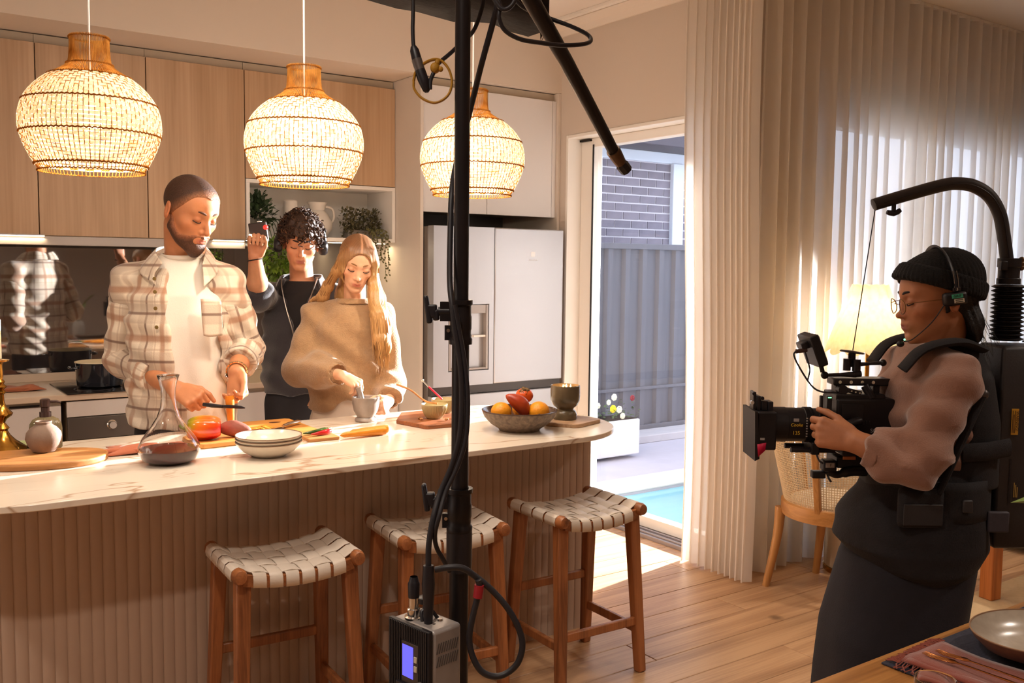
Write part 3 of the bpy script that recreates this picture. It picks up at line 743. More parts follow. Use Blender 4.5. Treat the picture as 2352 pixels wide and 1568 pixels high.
# ================================================================== kitchen island
def marble(name):
    m, nt, b = new_mat(name); MATS[name] = m
    N, L = nt.nodes, nt.links
    tc = N.new('ShaderNodeTexCoord'); mp = N.new('ShaderNodeMapping'); mp.inputs['Scale'].default_value = (0.55, 1.7, 1); mp.inputs['Rotation'].default_value = (0, 0, 0.16)
    L.new(tc.outputs['Object'], mp.inputs[0])
    def vein(scale, dist, width, det=4):
        n = N.new('ShaderNodeTexNoise'); n.inputs['Scale'].default_value = scale; n.inputs['Detail'].default_value = det; n.inputs['Distortion'].default_value = dist
        L.new(mp.outputs[0], n.inputs['Vector'])
        s = N.new('ShaderNodeMath'); s.operation = 'SUBTRACT'; s.inputs[1].default_value = 0.5; L.new(n.outputs['Fac'], s.inputs[0])
        a = N.new('ShaderNodeMath'); a.operation = 'ABSOLUTE'; L.new(s.outputs[0], a.inputs[0])
        r = N.new('ShaderNodeMapRange'); r.inputs['From Max'].default_value = width; r.inputs['To Min'].default_value = 1; r.inputs['To Max'].default_value = 0
        L.new(a.outputs[0], r.inputs['Value']); return r.outputs[0]
    v1, v2 = vein(1.7, 0.35, 0.010), vein(4.0, 0.6, 0.012)
    mk = N.new('ShaderNodeTexNoise'); mk.inputs['Scale'].default_value = 2.3; L.new(mp.outputs[0], mk.inputs['Vector'])
    mr = N.new('ShaderNodeMapRange'); mr.inputs['From Min'].default_value = 0.45; mr.inputs['From Max'].default_value = 0.6; L.new(mk.outputs['Fac'], mr.inputs['Value'])
    mu = N.new('ShaderNodeMath'); mu.operation = 'MULTIPLY'; L.new(v2, mu.inputs[0]); L.new(mr.outputs[0], mu.inputs[1])
    mu2 = N.new('ShaderNodeMath'); mu2.operation = 'MULTIPLY'; mu2.inputs[1].default_value = 0.45; L.new(mu.outputs[0], mu2.inputs[0])
    mxv = N.new('ShaderNodeMath'); mxv.operation = 'MAXIMUM'; L.new(v1, mxv.inputs[0]); L.new(mu2.outputs[0], mxv.inputs[1])
    mx = N.new('ShaderNodeMixRGB'); mx.inputs['Color1'].default_value = hexc(0xE6D8C6); mx.inputs['Color2'].default_value = hexc(0xA67A52)
    sc = N.new('ShaderNodeMath'); sc.operation = 'MULTIPLY'; sc.inputs[1].default_value = 0.75; L.new(mxv.outputs[0], sc.inputs[0])
    L.new(sc.outputs[0], mx.inputs['Fac']); L.new(mx.outputs[0], b.inputs['Base Color'])
    b.inputs['Roughness'].default_value = 0.16; b.inputs['Specular IOR Level'].default_value = 0.5
    return m
M_marble = marble('veined_marble')
IZ = 0.90
it = MB().prism(rounded_rect(0.07, 2.757, 2.63, 3.68, 0.36, 14), 0, 0.02, None, (0, 0, 0.88)).build('island_worktop', M_marble, bevel=0.0025)
tag(it, 'long cream marble island worktop with brown veins and rounded ends', 'worktop')
ib = thing('island_cabinet', 'beige fluted island cabinet below the marble worktop', 'island', (0, 3.06, 0))
M_flute = mat('taupe_paint', 0xB69E8C, 0.55, var=0.04, vscale=3)
MB().span((0.12, 0.006, 0.0), (2.578, 0.57, 0.879)).build('core', M_flute, ib, flat=True)
fl = []
for k in range(9):
    a = PI * k / 8
    fl.append((0.01775 * -math.cos(a), -0.0045 * math.sin(a)))
flm = MB().prism(list(reversed(fl)), 0.0, 0.8785).mesh('flute', True); flm.materials.append(M_flute)
bm = bmesh.new(); bm.from_mesh(flm); bmesh.ops.recalc_face_normals(bm, faces=bm.faces)
for e in bm.edges:
    if len(e.link_faces) == 2 and e.calc_face_angle(0) > 0.9: e.smooth = False
bm.to_mesh(flm); bm.free()
for k in range(69):
    link('flute', flm, None, ib, (0.139 + 0.0355 * k, 0.006, 0))
for k in range(16):
    o = link('flute', flm, None, ib, (2.578, 0.026 + 0.0355 * k, 0)); o.rotation_euler = (0, 0, PI / 2)

# ================================================================== things on the island
M_brass = mat('polished_brass', 0xB98A3C, 0.18, 1.0, var=0.15, vscale=20)
cs = thing('candlestick', 'turned brass candlestick at the left end of the island', 'candlestick', (0.408, 3.56, IZ))
MB().lathe([(0.0, 0.0), (0.075, 0.0), (0.078, 0.006), (0.077, 0.018), (0.070, 0.024), (0.060, 0.032), (0.044, 0.044), (0.028, 0.062), (0.020, 0.078), (0.026, 0.086), (0.020, 0.094), (0.013, 0.104), (0.018, 0.116), (0.034, 0.128), (0.038, 0.136), (0.030, 0.144), (0.018, 0.158), (0.013, 0.176), (0.012, 0.20), (0.020, 0.208), (0.012, 0.216), (0.022, 0.226), (0.012, 0.236), (0.017, 0.243), (0.010, 0.252), (0.012, 0.262), (0.010, 0.30), (0.014, 0.306), (0.030, 0.312), (0.032, 0.317), (0.014, 0.320), (0.0, 0.320)], 40).build('turned_stem', M_brass, cs)
MB().lathe([(0.009, 0.321), (0.009, 0.45), (0.006, 0.455), (0.0, 0.455)], 20, cap0=True).build('candle', mat('ivory_wax', 0xE9DDC4, 0.5, subs=0.3), cs)
MB().cyl((0, 0, 0.455), (0.001, 0, 0.465), 0.001).build('wick', mat('dark_wick', 0x221B18, 0.9), cs)
M_bw = wood('acacia_board', 0xC08449, 0x8E5A2C, scale=5, axis='X', rough=0.5, rand=0.05, ring=12)
ob = MB()
pts = [(0.5 * (0.44) * math.copysign(abs(math.cos(a)) ** 0.85, math.cos(a)), 0.5 * 0.27 * math.copysign(abs(math.sin(a)) ** 0.9, math.sin(a)) + 0.008 * math.sin(2 * a + 1)) for a in [2 * PI * k / 48 for k in range(48)]]
ob.prism(pts, 0, 0.022)
ob = ob.build('oval_board', M_bw, None, (0.475, 3.345, IZ), -0.30, bevel=0.006, seg=3)
tag(ob, 'oval acacia serving board under the clay vase', 'board')
cv = MB(); rows = []
for i, (r, z) in enumerate([(0.030, 0.0), (0.046, 0.004), (0.060, 0.025), (0.068, 0.05), (0.064, 0.075), (0.050, 0.094), (0.036, 0.103), (0.031, 0.108), (0.034, 0.116), (0.031, 0.119), (0.026, 0.115), (0.025, 0.10), (0.0, 0.09)]):
    row = []
    for k in range(49):
        a = 2 * PI * k / 48
        bulge = 1 + 0.10 * abs(math.cos(2.5 * a + 0.4)) * math.sin(PI * min(1, z / 0.11)) - 0.05
        row.append((0.80 * r * bulge * math.cos(a), 0.80 * r * bulge * math.sin(a), 0.86 * z))
    rows.append(row)
cv.grid(rows)
cv = cv.build('clay_vase', mat('clay_stone', 0x8C7464, 0.8, var=0.18, vscale=18, bump=0.3, bscale=60), None, (0.513, 3.395, IZ + 0.0225), 0.4, weld=True)
tag(cv, 'small lobed clay vase on the oval board', 'vase')
sd = thing('soap_dispenser', 'ribbed olive glass soap dispenser with dark pump', 'dispenser', (0.545, 3.565, IZ))
prof = [(0.0, 0.0), (0.044, 0.0), (0.050, 0.006), (0.051, 0.07), (0.049, 0.088), (0.040, 0.103), (0.026, 0.111), (0.019, 0.113)]
rows = []
for r, z in prof:
    rows.append([(r * (1 + 0.022 * math.cos(40 * a)) * math.cos(a), r * (1 + 0.022 * math.cos(40 * a)) * math.sin(a), z) for a in [2 * PI * k / 240 for k in range(241)]])
MB().grid(rows).build('ribbed_bottle', mat('olive_glass', 0x8E8160, 0.12, spec=0.7, trans=0.35, ior=1.45), sd, weld=True)
M_pump = mat('bronze_plastic', 0x4D3A36, 0.25, 0.4)
MB().lathe([(0.019, 0.112), (0.019, 0.130), (0.0135, 0.131), (0.0135, 0.146), (0.0165, 0.148), (0.0165, 0.172), (0.012, 0.175), (0.0, 0.175)], 28).build('pump_head', M_pump, sd)
MB().tube([(0, 0, 0.165), (0.035, -0.01, 0.165), (0.048, -0.012, 0.160)], [0.005, 0.0045, 0.004], 10).build('spout', M_pump, sd)
pd = MB().lathe([(0.0, 0.0), (0.03, 0.0), (0.05, 0.012), (0.052, 0.014), (0.048, 0.013), (0.03, 0.004), (0.0, 0.003)], 28).build('small_dish', mat('jade_glass', 0x9DA777, 0.2, spec=0.6), None, (0.462, 3.515, IZ))
pd.location = (0.50, 3.650, IZ); tag(pd, 'small pale green glass dish beside the candlestick', 'dish')
folded_cloth('napkin', 'folded terracotta napkin lying behind the decanter', (0.835, 3.345, IZ), -0.25, 0.27, 0.12, 0xBC6A49, 5)
# decanter with wine
dc = thing('wine_decanter', 'clear glass decanter holding red wine', 'decanter', (0.838, 3.115, IZ))
outer = [(0.0, 0.002), (0.058, 0.0), (0.082, 0.012), (0.0965, 0.038), (0.0955, 0.056), (0.083, 0.082), (0.058, 0.116), (0.037, 0.150), (0.026, 0.182), (0.0225, 0.215), (0.0235, 0.242), (0.029, 0.268), (0.0355, 0.286)]
inner = [(r - 0.0022 if r > 0.01 else 0, z + (0.003 if r < 0.07 and z < 0.02 else 0)) for r, z in outer]
MB().lathe(outer + [(0.0345, 0.2868)] + list(reversed(inner)), 56).build('glass_flask', glass_mat('clear_glass', (1, 1, 1, 1), 0.0, 1.46), dc)
MB().lathe([(0.0, 0.0052), (0.055, 0.0048), (0.0785, 0.014), (0.0935, 0.0385), (0.0938, 0.047), (0.0, 0.047)], 56).build('red_wine', mat('red_wine', (0.10, 0.006, 0.008, 1), 0.03, spec=0.5, trans=0.5, ior=1.34), dc)
# boards under the vegetables
cb2 = thing('chopping_board', 'long warm wood chopping board under the vegetables', 'board', (1.20, 3.46, IZ), 0.0)
rot = Matrix.Rotation(0, 3, 'Z')
MB().prism([(-0.20, -0.185), (0.245, -0.145), (0.262, -0.135), (0.262, 0.185), (0.245, 0.200), (-0.02, 0.21), (-0.055, 0.19), (-0.22, 0.0), (-0.225, -0.165)], 0, 0.018).build('plank', wood('honey_board', 0xD79A4C, 0xA9672A, scale=5, axis='X', rough=0.45, rand=0.03, ring=10), cb2, bevel=0.004)
MB().lathe([(0.0, 0.0185), (0.020, 0.0185), (0.022, 0.0182)], 24, (0.175, 0.125, 0), sx=1.1, sy=0.7).build('knot', mat('dark_knot', 0x5B3216, 0.6, var=0.4, vscale=80), cb2)
for k in range(6):
    a = k * 1.3
    path = catmull([(-0.03 + 0.02 * k, 0.01 * math.sin(a), 0.021), (0.0 + 0.02 * k, 0.03 * math.cos(a), 0.029), (0.025 + 0.018 * k, -0.02 + 0.02 * math.sin(a), 0.022)], 4)
    MB().tube(path, 0.006, 6, flat=(1, 0.16)).build('carrot_peel', mat('peel_orange', 0xE8962F, 0.5), cb2)
bp = thing('bell_pepper', 'red and orange bell pepper with a green shoulder', 'pepper', (1.025, 3.352, IZ + 0.0185))
rows = []
for i in range(19):
    t_ = i / 18; th = PI * t_
    z = 0.042 * math.cos(th) * 1.12; rr = 0.045 * (math.sin(th) ** 0.62)
    if t_ < 0.16: z -= 0.016 * (1 - t_ / 0.16)
    if t_ > 0.86: z += 0.010 * ((t_ - 0.86) / 0.14)
    row = []
    for k in range(41):
        a = 2 * PI * k / 40
        q = rr * (1 - 0.16 * (abs(math.cos(1.5 * a + 0.3)) < 0.25) * 0 - 0.13 * math.exp(-(math.sin(1.5 * a) / 0.28) ** 2))
        row.append((z * 1.35, q * math.cos(a), q * math.sin(a) + 0.044))
    rows.append(row)
m, nt, b = new_mat('pepper_skin'); MATS['pepper_skin'] = m
N, L = nt.nodes, nt.links
tc = N.new('ShaderNodeTexCoord'); sx = N.new('ShaderNodeSeparateXYZ'); L.new(tc.outputs['Object'], sx.inputs[0])
nz = N.new('ShaderNodeTexNoise'); nz.inputs['Scale'].default_value = 25; L.new(tc.outputs['Object'], nz.inputs['Vector'])
ad = N.new('ShaderNodeMath'); ad.operation = 'MULTIPLY_ADD'; ad.inputs[1].default_value = 0.035; L.new(nz.outputs['Fac'], ad.inputs[0])
cmb = N.new('ShaderNodeMath'); cmb.operation = 'MULTIPLY_ADD'; cmb.inputs[1].default_value = -0.8; L.new(sx.outputs['Z'], cmb.inputs[0]); L.new(sx.outputs['X'], cmb.inputs[2]); L.new(cmb.outputs[0], ad.inputs[2])
mr = N.new('ShaderNodeMapRange'); mr.inputs['From Min'].default_value = -0.105; mr.inputs['From Max'].default_value = 0.03; L.new(ad.outputs[0], mr.inputs['Value'])
rp = N.new('ShaderNodeValToRGB'); e = rp.color_ramp.elements; e[0].color = hexc(0x6F7A16); e[0].position = 0.0; e[1].color = hexc(0xC11A16); e[1].position = 1.0
k1 = e.new(0.22); k1.color = hexc(0xA88A18); k2 = e.new(0.45); k2.color = hexc(0xDD6A1C)
L.new(mr.outputs[0], rp.inputs['Fac']); L.new(rp.outputs[0], b.inputs['Base Color']); b.inputs['Roughness'].default_value = 0.16; b.inputs['Coat Weight'].default_value = 0.4
MB().grid(rows).build('pepper_flesh', m, bp, rz=-0.35, weld=True)
MB().tube(catmull([(-0.052, 0.018, 0.046), (-0.066, 0.023, 0.050), (-0.076, 0.03, 0.058)], 4), [0.007] * 4 + [0.006] * 4 + [0.005], 10).build('stem', mat('stem_green', 0x5B6B22, 0.6), bp)
sw = MB(); rows = []
for i in range(17):
    t_ = i / 16; r = 0.030 * (math.sin(PI * min(max(t_, 0.0), 1.0)) ** 0.55) * (0.85 + 0.15 * math.sin(3 * t_))
    rows.append([((t_ - 0.5) * 0.125, r * math.cos(2 * PI * k / 24), r * math.sin(2 * PI * k / 24) + 0.028 + 0.003 * math.sin(5 * t_)) for k in range(25)])
sw.grid(rows); sw = sw.build('sweet_potato', mat('sweet_potato_skin', 0x8E4E3E, 0.7, var=0.2, vscale=30, bump=0.25, bscale=90), None, (1.135, 3.362, IZ + 0.0185), -0.5, weld=True)
tag(sw, 'brownish sweet potato next to the bell pepper', 'sweet potato')
kn = thing('paring_knife', 'kitchen knife with steel handle resting on the board', 'knife', (1.335, 3.43, IZ + 0.0185), 0.55)
MB().prism([(-0.12, 0.0), (-0.05, -0.012), (0.02, -0.013), (0.02, 0.010), (-0.05, 0.008)], 0.002, 0.0035).build('blade', mat('dark_steel', 0x5A5250, 0.3, 0.9), kn, flat=True)
MB().tube([(0.018, -0.002, 0.009), (0.06, -0.002, 0.012), (0.11, -0.002, 0.012), (0.125, -0.002, 0.011)], [0.007, 0.010, 0.011, 0.008], 12, flat=(1, 0.7)).build('handle', mat('bright_chrome', 0xDAD7D2, 0.15, 1.0), kn)
bd3 = MB().prism(rounded_rect(-0.06, -0.05, 0.06, 0.05, 0.006, 3), 0, 0.012).build('small_board', M_bw, None, (1.415, 3.275, IZ), -0.05, bevel=0.002)
bd3.location = (1.420, 3.248, IZ)
tag(bd3, 'small thin wood board under the two chillies', 'board')
def chilli(lab, loc, rz, col, L_=0.105):
    o = thing('chilli', lab, 'chilli', loc, rz, 'chillies on the island')
    path = catmull([(-L_ / 2, 0.004, 0.008), (-L_ / 4, -0.003, 0.009), (L_ / 6, -0.002, 0.010), (L_ / 2, 0.006, 0.0105)], 6); n = len(path)
    MB().tube(path, [0.0025 + 0.0085 * min(1, (i / n) * 1.5) * (1 if i < n - 2 else 0.7) for i in range(n)], 12).build('pod', mat('chilli_%06x' % col, col, 0.15, coat=0.5), o)
    MB().tube([(L_ / 2, 0.006, 0.0105), (L_ / 2 + 0.012, 0.010, 0.013), (L_ / 2 + 0.022, 0.016, 0.015)], [0.005, 0.0025, 0.002], 8).build('stem', mat('stem_green', 0x5B6B22, 0.6), o)
chilli('dark green chilli lying behind the red one', (1.420, 3.285, IZ + 0.0125), 0.12, 0x2E4A1B)
chilli('red chilli in front of the green one', (1.428, 3.253, IZ + 0.0125), 0.18, 0xB81E22, 0.085)
# stacked bowls
M_bowl = mat('speckled_cream_glaze', 0xDCD0BE, 0.18, spec=0.6, var=0.05, vscale=40)
M_rim = mat('raw_rim', 0x8A6A50, 0.5)
for k, lab in enumerate(('lowest of the three stacked cream bowls', 'middle one of the three stacked cream bowls', 'top bowl of the stack of three cream bowls')):
    bo = thing('cream_bowl', lab, 'bowl', (1.152, 3.060, IZ + 0.0005 + 0.0112 * k), group='stacked cream bowls')
    MB().lathe([(0.0, 0.0025), (0.05, 0.002), (0.056, 0.0), (0.060, 0.003), (0.085, 0.017), (0.104, 0.036), (0.111, 0.0475)], 56).build('bowl_outside', M_bowl, bo)
    MB().lathe([(0.1085, 0.0475), (0.1005, 0.037), (0.082, 0.0205), (0.055, 0.0085), (0.0, 0.006)], 56).build('bowl_inside', M_bowl, bo)
    MB().lathe([(0.111, 0.0470), (0.1112, 0.0490), (0.1085, 0.0495), (0.1080, 0.0470)], 56).build('rim', M_rim, bo)
# carrots
def carrot_mesh(L_, r0, r1, seed):
    rnd = random.Random(seed); rows = []
    for i in range(15):
        t_ = i / 14; r = r0 + (r1 - r0) * t_ ** 0.9
        if i == 0: r *= 0.35
        if i == 14: r *= 0.9
        r *= 1 + rnd.uniform(-0.025, 0.025)
        rows.append([((t_ - 0.5) * L_, r * math.cos(2 * PI * k / 20), r * math.sin(2 * PI * k / 20)) for k in range(21)])
    mb = MB().grid(rows)
    mb.add([((0.5) * L_, 0, 0)] + rows[-1][:-1], [(0, 1 + k, 1 + (k + 1) % 20) for k in range(20)])
    mb.add([(-(0.5) * L_, 0, 0)] + rows[0][:-1], [(0, 1 + (k + 1) % 20, 1 + k) for k in range(20)])
    return mb
M_car = mat('peeled_carrot', 0xDE8A26, 0.4, var=0.10, vscale=14, stretch=(0.3, 1, 1))
for lab, loc, rz, L_, s in (('front carrot of the pair lying peeled on the marble', (1.570, 3.195, IZ + 0.0165), 0.05, 0.19, 1), ('carrot lying peeled behind the front one', (1.615, 3.235, IZ + 0.0165), -0.10, 0.15, 2)):
    o = carrot_mesh(L_, 0.008, 0.0165, s).build('carrot', M_car, None, loc, rz, weld=True)
    tag(o, lab, 'carrot', 'peeled carrots on the island')
# mortar
mo = MB().lathe([(0.0, 0.0), (0.042, 0.0), (0.046, 0.005), (0.044, 0.012), (0.036, 0.019), (0.040, 0.026), (0.050, 0.045), (0.056, 0.075), (0.0565, 0.100), (0.053, 0.103), (0.047, 0.099), (0.043, 0.07), (0.03, 0.045), (0, 0.038)], 48)
mo = mo.build('stone_mortar', mat('grey_marble', 0xB6AAA0, 0.3, var=0.5, vscale=9, stretch=(1, 1, 0.6), col2=0x6E625B, detail=8), None, (1.745, 3.525, IZ))
tag(mo, 'grey marble mortar held by the woman', 'mortar')
# small board with two ribbed bowls
sb = thing('serving_board', 'small dark wood board carrying two ribbed bowls', 'board', (2.01, 3.40, IZ), 0.0)
MB().prism([(-0.19, 0.0), (-0.155, -0.175), (-0.145, -0.185), (0.01, -0.20), (0.145, -0.045), (0.17, 0.03), (0.17, 0.10), (0.15, 0.155), (-0.08, 0.16)], 0, 0.017).build('plank', wood('walnut_board', 0x9A5A30, 0x5F321B, scale=6, axis='X', rough=0.45, rand=0.02, ring=12), sb, bevel=0.003)
M_rib = mat('sage_ceramic', 0xB5A678, 0.35, var=0.08, vscale=14)
def ribbed_bowl(lab, loc, fill):
    o = thing('ribbed_bowl', lab, 'bowl', loc, group='ribbed dip bowls')
    rows = []
    for r, z, rib in [(0.0, 0.0, 0), (0.030, 0.0, 0), (0.034, 0.004, 0.3), (0.044, 0.020, 1), (0.051, 0.040, 1), (0.0535, 0.052, 0.6), (0.055, 0.056, 0), (0.055, 0.059, 0), (0.052, 0.060, 0), (0.047, 0.045, 0), (0.03, 0.02, 0), (0, 0.016, 0)]:
        rows.append([(r * (1 + 0.022 * rib * math.cos(48 * a)) * math.cos(a), r * (1 + 0.022 * rib * math.cos(48 * a)) * math.sin(a), z) for a in [2 * PI * k / 240 for k in range(241)]])
    MB().grid(rows).build('bowl_body', M_rib, o, weld=True)
    MB().lathe([(0.046, 0.044), (0.03, 0.047), (0.0, 0.048)], 32).build('dip', fill, o)
    return o
BZ = IZ + 0.0175
ribbed_bowl('ribbed sage bowl with a wooden spoon, nearer of the two', (1.972, 3.352, BZ), mat('yellow_dip', 0xC9B26A, 0.6, var=0.3, vscale=60, bump=0.5, bscale=90))
ribbed_bowl('ribbed sage bowl with a red spatula, farther of the two', (2.085, 3.462, BZ), mat('olive_dip', 0x9C915A, 0.6, var=0.4, vscale=60, bump=0.5, bscale=90))
ws = thing('wooden_spoon', 'thin wooden spoon standing in the nearer ribbed bowl', 'spoon', (1.950, 3.378, BZ + 0.058))
MB().tube(catmull([(0.035, -0.03, 0.002), (-0.005, 0.004, 0.012), (-0.05, 0.045, 0.055), (-0.095, 0.085, 0.078)], 5), [0.0042] * 15 + [0.0045], 8).build('handle', wood('spoon_wood', 0xC98A4E, 0x9A6232, axis='X'), ws)
rs = thing('red_spatula', 'small red spatula with steel handle in the farther ribbed bowl', 'spatula', (2.065, 3.480, BZ + 0.056))
MB().beam((0.015, -0.012, 0.0), (-0.035, 0.02, 0.055), 0.016, 0.007, w2=0.011).build('red_blade', mat('red_silicone', 0xC21A35, 0.35), rs, bevel=0.002)
MB().cyl((-0.034, 0.019, 0.054), (-0.055, 0.034, 0.080), 0.003).ball((-0.056, 0.035, 0.082), 0.006, 8, 6).build('steel_handle', mat('bright_chrome', 0xDAD7D2, 0.15, 1.0), rs)
M_nut = mat('walnut_piece', 0xB07A48, 0.7, var=0.3, vscale=60, bump=0.5, bscale=120, objrand=0.3)
rnd = random.Random(5)
for k, (x, y) in enumerate(((1.905, 3.36), (1.90, 3.335), (1.98, 3.27), (2.055, 3.30), (2.07, 3.325), (2.045, 3.285), (2.10, 3.345))):
    nb_ = MB()
    nb_.ball((0, 0, 0.005), (0.008, 0.006, 0.005), 9, 6).ball((0.006, 0.003, 0.006), (0.005, 0.005, 0.004), 8, 5)
    tag(nb_.build('nut', M_nut, None, (x, y, BZ), rnd.uniform(0, 6)), 'small broken nut ' + ('just left of the nearer ribbed bowl', 'at the left front of the nearer ribbed bowl', 'in front of the nearer ribbed bowl', 'right of the nearer ribbed bowl', 'between the ribbed bowls and the pole', 'at the front right of the nearer ribbed bowl', 'farthest right on the serving board')[k], 'nut', 'nuts on the serving board')
# fruit bowl
fb = thing('fruit_bowl', 'speckled grey-brown stoneware fruit bowl', 'bowl', (2.168, 3.020, IZ))
M_sw = mat('speckled_stoneware', 0x8B7866, 0.45, var=0.35, vscale=70, col2=0x5B4B40, bump=0.15, bscale=90)
MB().lathe([(0.0, 0.003), (0.070, 0.003), (0.072, 0.0), (0.080, 0.0), (0.084, 0.008), (0.115, 0.028), (0.140, 0.055), (0.1495, 0.078)], 60).build('bowl_outside', M_sw, fb)
MB().lathe([(0.1495, 0.078), (0.1505, 0.082), (0.147, 0.083), (0.1435, 0.078)], 60).build('rim', mat('brown_glaze', 0x4A332A, 0.2), fb)
MB().lathe([(0.1435, 0.078), (0.130, 0.052), (0.105, 0.030), (0.07, 0.016), (0.0, 0.013)], 60).build('bowl_inside', mat('brown_glaze', 0x4A332A, 0.2), fb)
M_orange = mat('orange_peel', 0xE8951B, 0.42, var=0.08, vscale=8, bump=0.35, bscale=160)
M_calyx = mat('brown_calyx', 0x6E5330, 0.8, var=0.3, vscale=60)
def orange(lab, loc, r):
    o = thing('orange', lab, 'orange', loc, group='oranges in the fruit bowl')
    MB().ball((0, 0, 0), (r, r, r * 0.95), 32, 20).build('peel', M_orange, o)
    MB().lathe([(0.0045, 0.0), (0.003, 0.002), (0.0, 0.002)], 10, (-0.55 * r, -0.80 * r, -0.15 * r), (-0.55, -0.8, -0.15)).build('stem_scar', M_calyx, o)
FX, FY, FZ = 2.168, 3.020, IZ
orange('orange at the left side of the fruit bowl', (FX - 0.075, FY + 0.020, FZ + 0.075), 0.041)
orange('orange at the right side of the fruit bowl', (FX + 0.070, FY - 0.035, FZ + 0.073), 0.042)
orange('orange half hidden behind the mango', (FX + 0.040, FY + 0.045, FZ + 0.074), 0.036)
mg = MB(); rows = []
for i in range(21):
    t_ = i / 20; r = 0.036 * (math.sin(PI * t_) ** 0.55) * (0.72 + 0.42 * t_)
    rows.append([((t_ - 0.5) * 0.125, r * math.cos(2 * PI * k / 28), r * 0.95 * math.sin(2 * PI * k / 28) + 0.012 * math.sin(PI * t_)) for k in range(29)])
mg = mg.grid(rows).build('mango', mat('mango_skin', 0xB8481F, 0.3, var=0.35, vscale=9, col2=0x8C2A1C), None, (FX - 0.005, FY + 0.010, FZ + 0.098), 0, weld=True)
mg.rotation_euler = (0, math.radians(42), math.radians(-25))
tag(mg, 'reddish brown mango leaning in the middle of the bowl', 'mango')
ps = thing('persimmon', 'orange-red persimmon on top at the back of the bowl', 'persimmon', (FX + 0.058, FY + 0.048, FZ + 0.128))
MB().ball((0, 0, 0), (0.036, 0.036, 0.031), 32, 18).build('skin', mat('persimmon_skin', 0xD2551B, 0.28, var=0.12, vscale=10), ps)
cx = MB()
for k in range(4):
    a = k * PI / 2 + 0.3
    for s in (1,):
        d = Vector((math.cos(a), math.sin(a), 0)); q = Vector((-math.sin(a), math.cos(a), 0))
        cx.add([(0, 0, 0.0335), d * 0.012 + q * 0.010 + Vector((0, 0, 0.031)), d * 0.024 + Vector((0, 0, 0.027)), d * 0.012 - q * 0.010 + Vector((0, 0, 0.031))], [(0, 1, 2, 3)])
cx.cyl((0, 0, 0.03), (0, 0, 0.038), 0.004, n=8)
cxo = cx.build('calyx', M_calyx, ps, solid=0.0015); cxo.rotation_euler = (math.radians(38), 0, math.radians(-35))
# goblet candle on its coaster board
gb = MB().prism([(-0.135, -0.02), (-0.07, -0.115), (-0.05, -0.125), (-0.035, -0.122), (0.10, -0.075), (0.115, -0.065), (0.118, -0.05), (0.09, 0.09), (-0.11, 0.03)], 0, 0.016).build('coaster_board', wood('pale_board', 0xC9A583, 0xA07A58, axis='X', rand=0.02), None, (2.445, 3.05, IZ), 0, bevel=0.002)
tag(gb, 'pale square board under the stone goblet', 'board')
gc = thing('goblet_candle', 'olive stone goblet with lit candle at the right end of the island', 'candle', (2.430, 3.060, IZ + 0.0165))
M_gob = mat('olive_marble', 0x6E604A, 0.2, spec=0.5, var=0.25, vscale=14, col2=0x544836)
MB().lathe([(0.0, 0.0), (0.048, 0.0), (0.050, 0.004), (0.050, 0.020), (0.045, 0.034), (0.036, 0.042), (0.036, 0.046), (0.050, 0.058), (0.060, 0.078), (0.062, 0.10), (0.061, 0.140), (0.058, 0.142), (0.055, 0.136), (0.055, 0.122), (0.0, 0.122)], 52).build('cup', M_gob, gc)
MB().lathe([(0.0548, 0.1225), (0.03, 0.1235), (0.0, 0.1235)], 40).build('wax', mat('wax_amber', 0xC98F55, 0.4, subs=0.4), gc)
M_flame = mat('flame', 0xFFE3A8, 0.5, emit=(1.0, 0.62, 0.22, 1), estr=40)
for k, (x, y) in enumerate(((-0.012, 0.0), (0.010, 0.006), (0.018, -0.012))):
    MB().lathe([(0.0, 0.125), (0.003, 0.130), (0.0028, 0.136), (0.0, 0.146)], 10, (x, y, 0)).build('flame', M_flame, gc)
l = bpy.data.lights.new('candle_glow', 'POINT'); l.energy = 0.35; l.color = (1.0, 0.55, 0.22); l.shadow_soft_size = 0.006
lo = bpy.data.objects.new('candle_glow', l); C.objects.link(lo); lo.parent = gc; lo.location = (0, 0, 0.150)
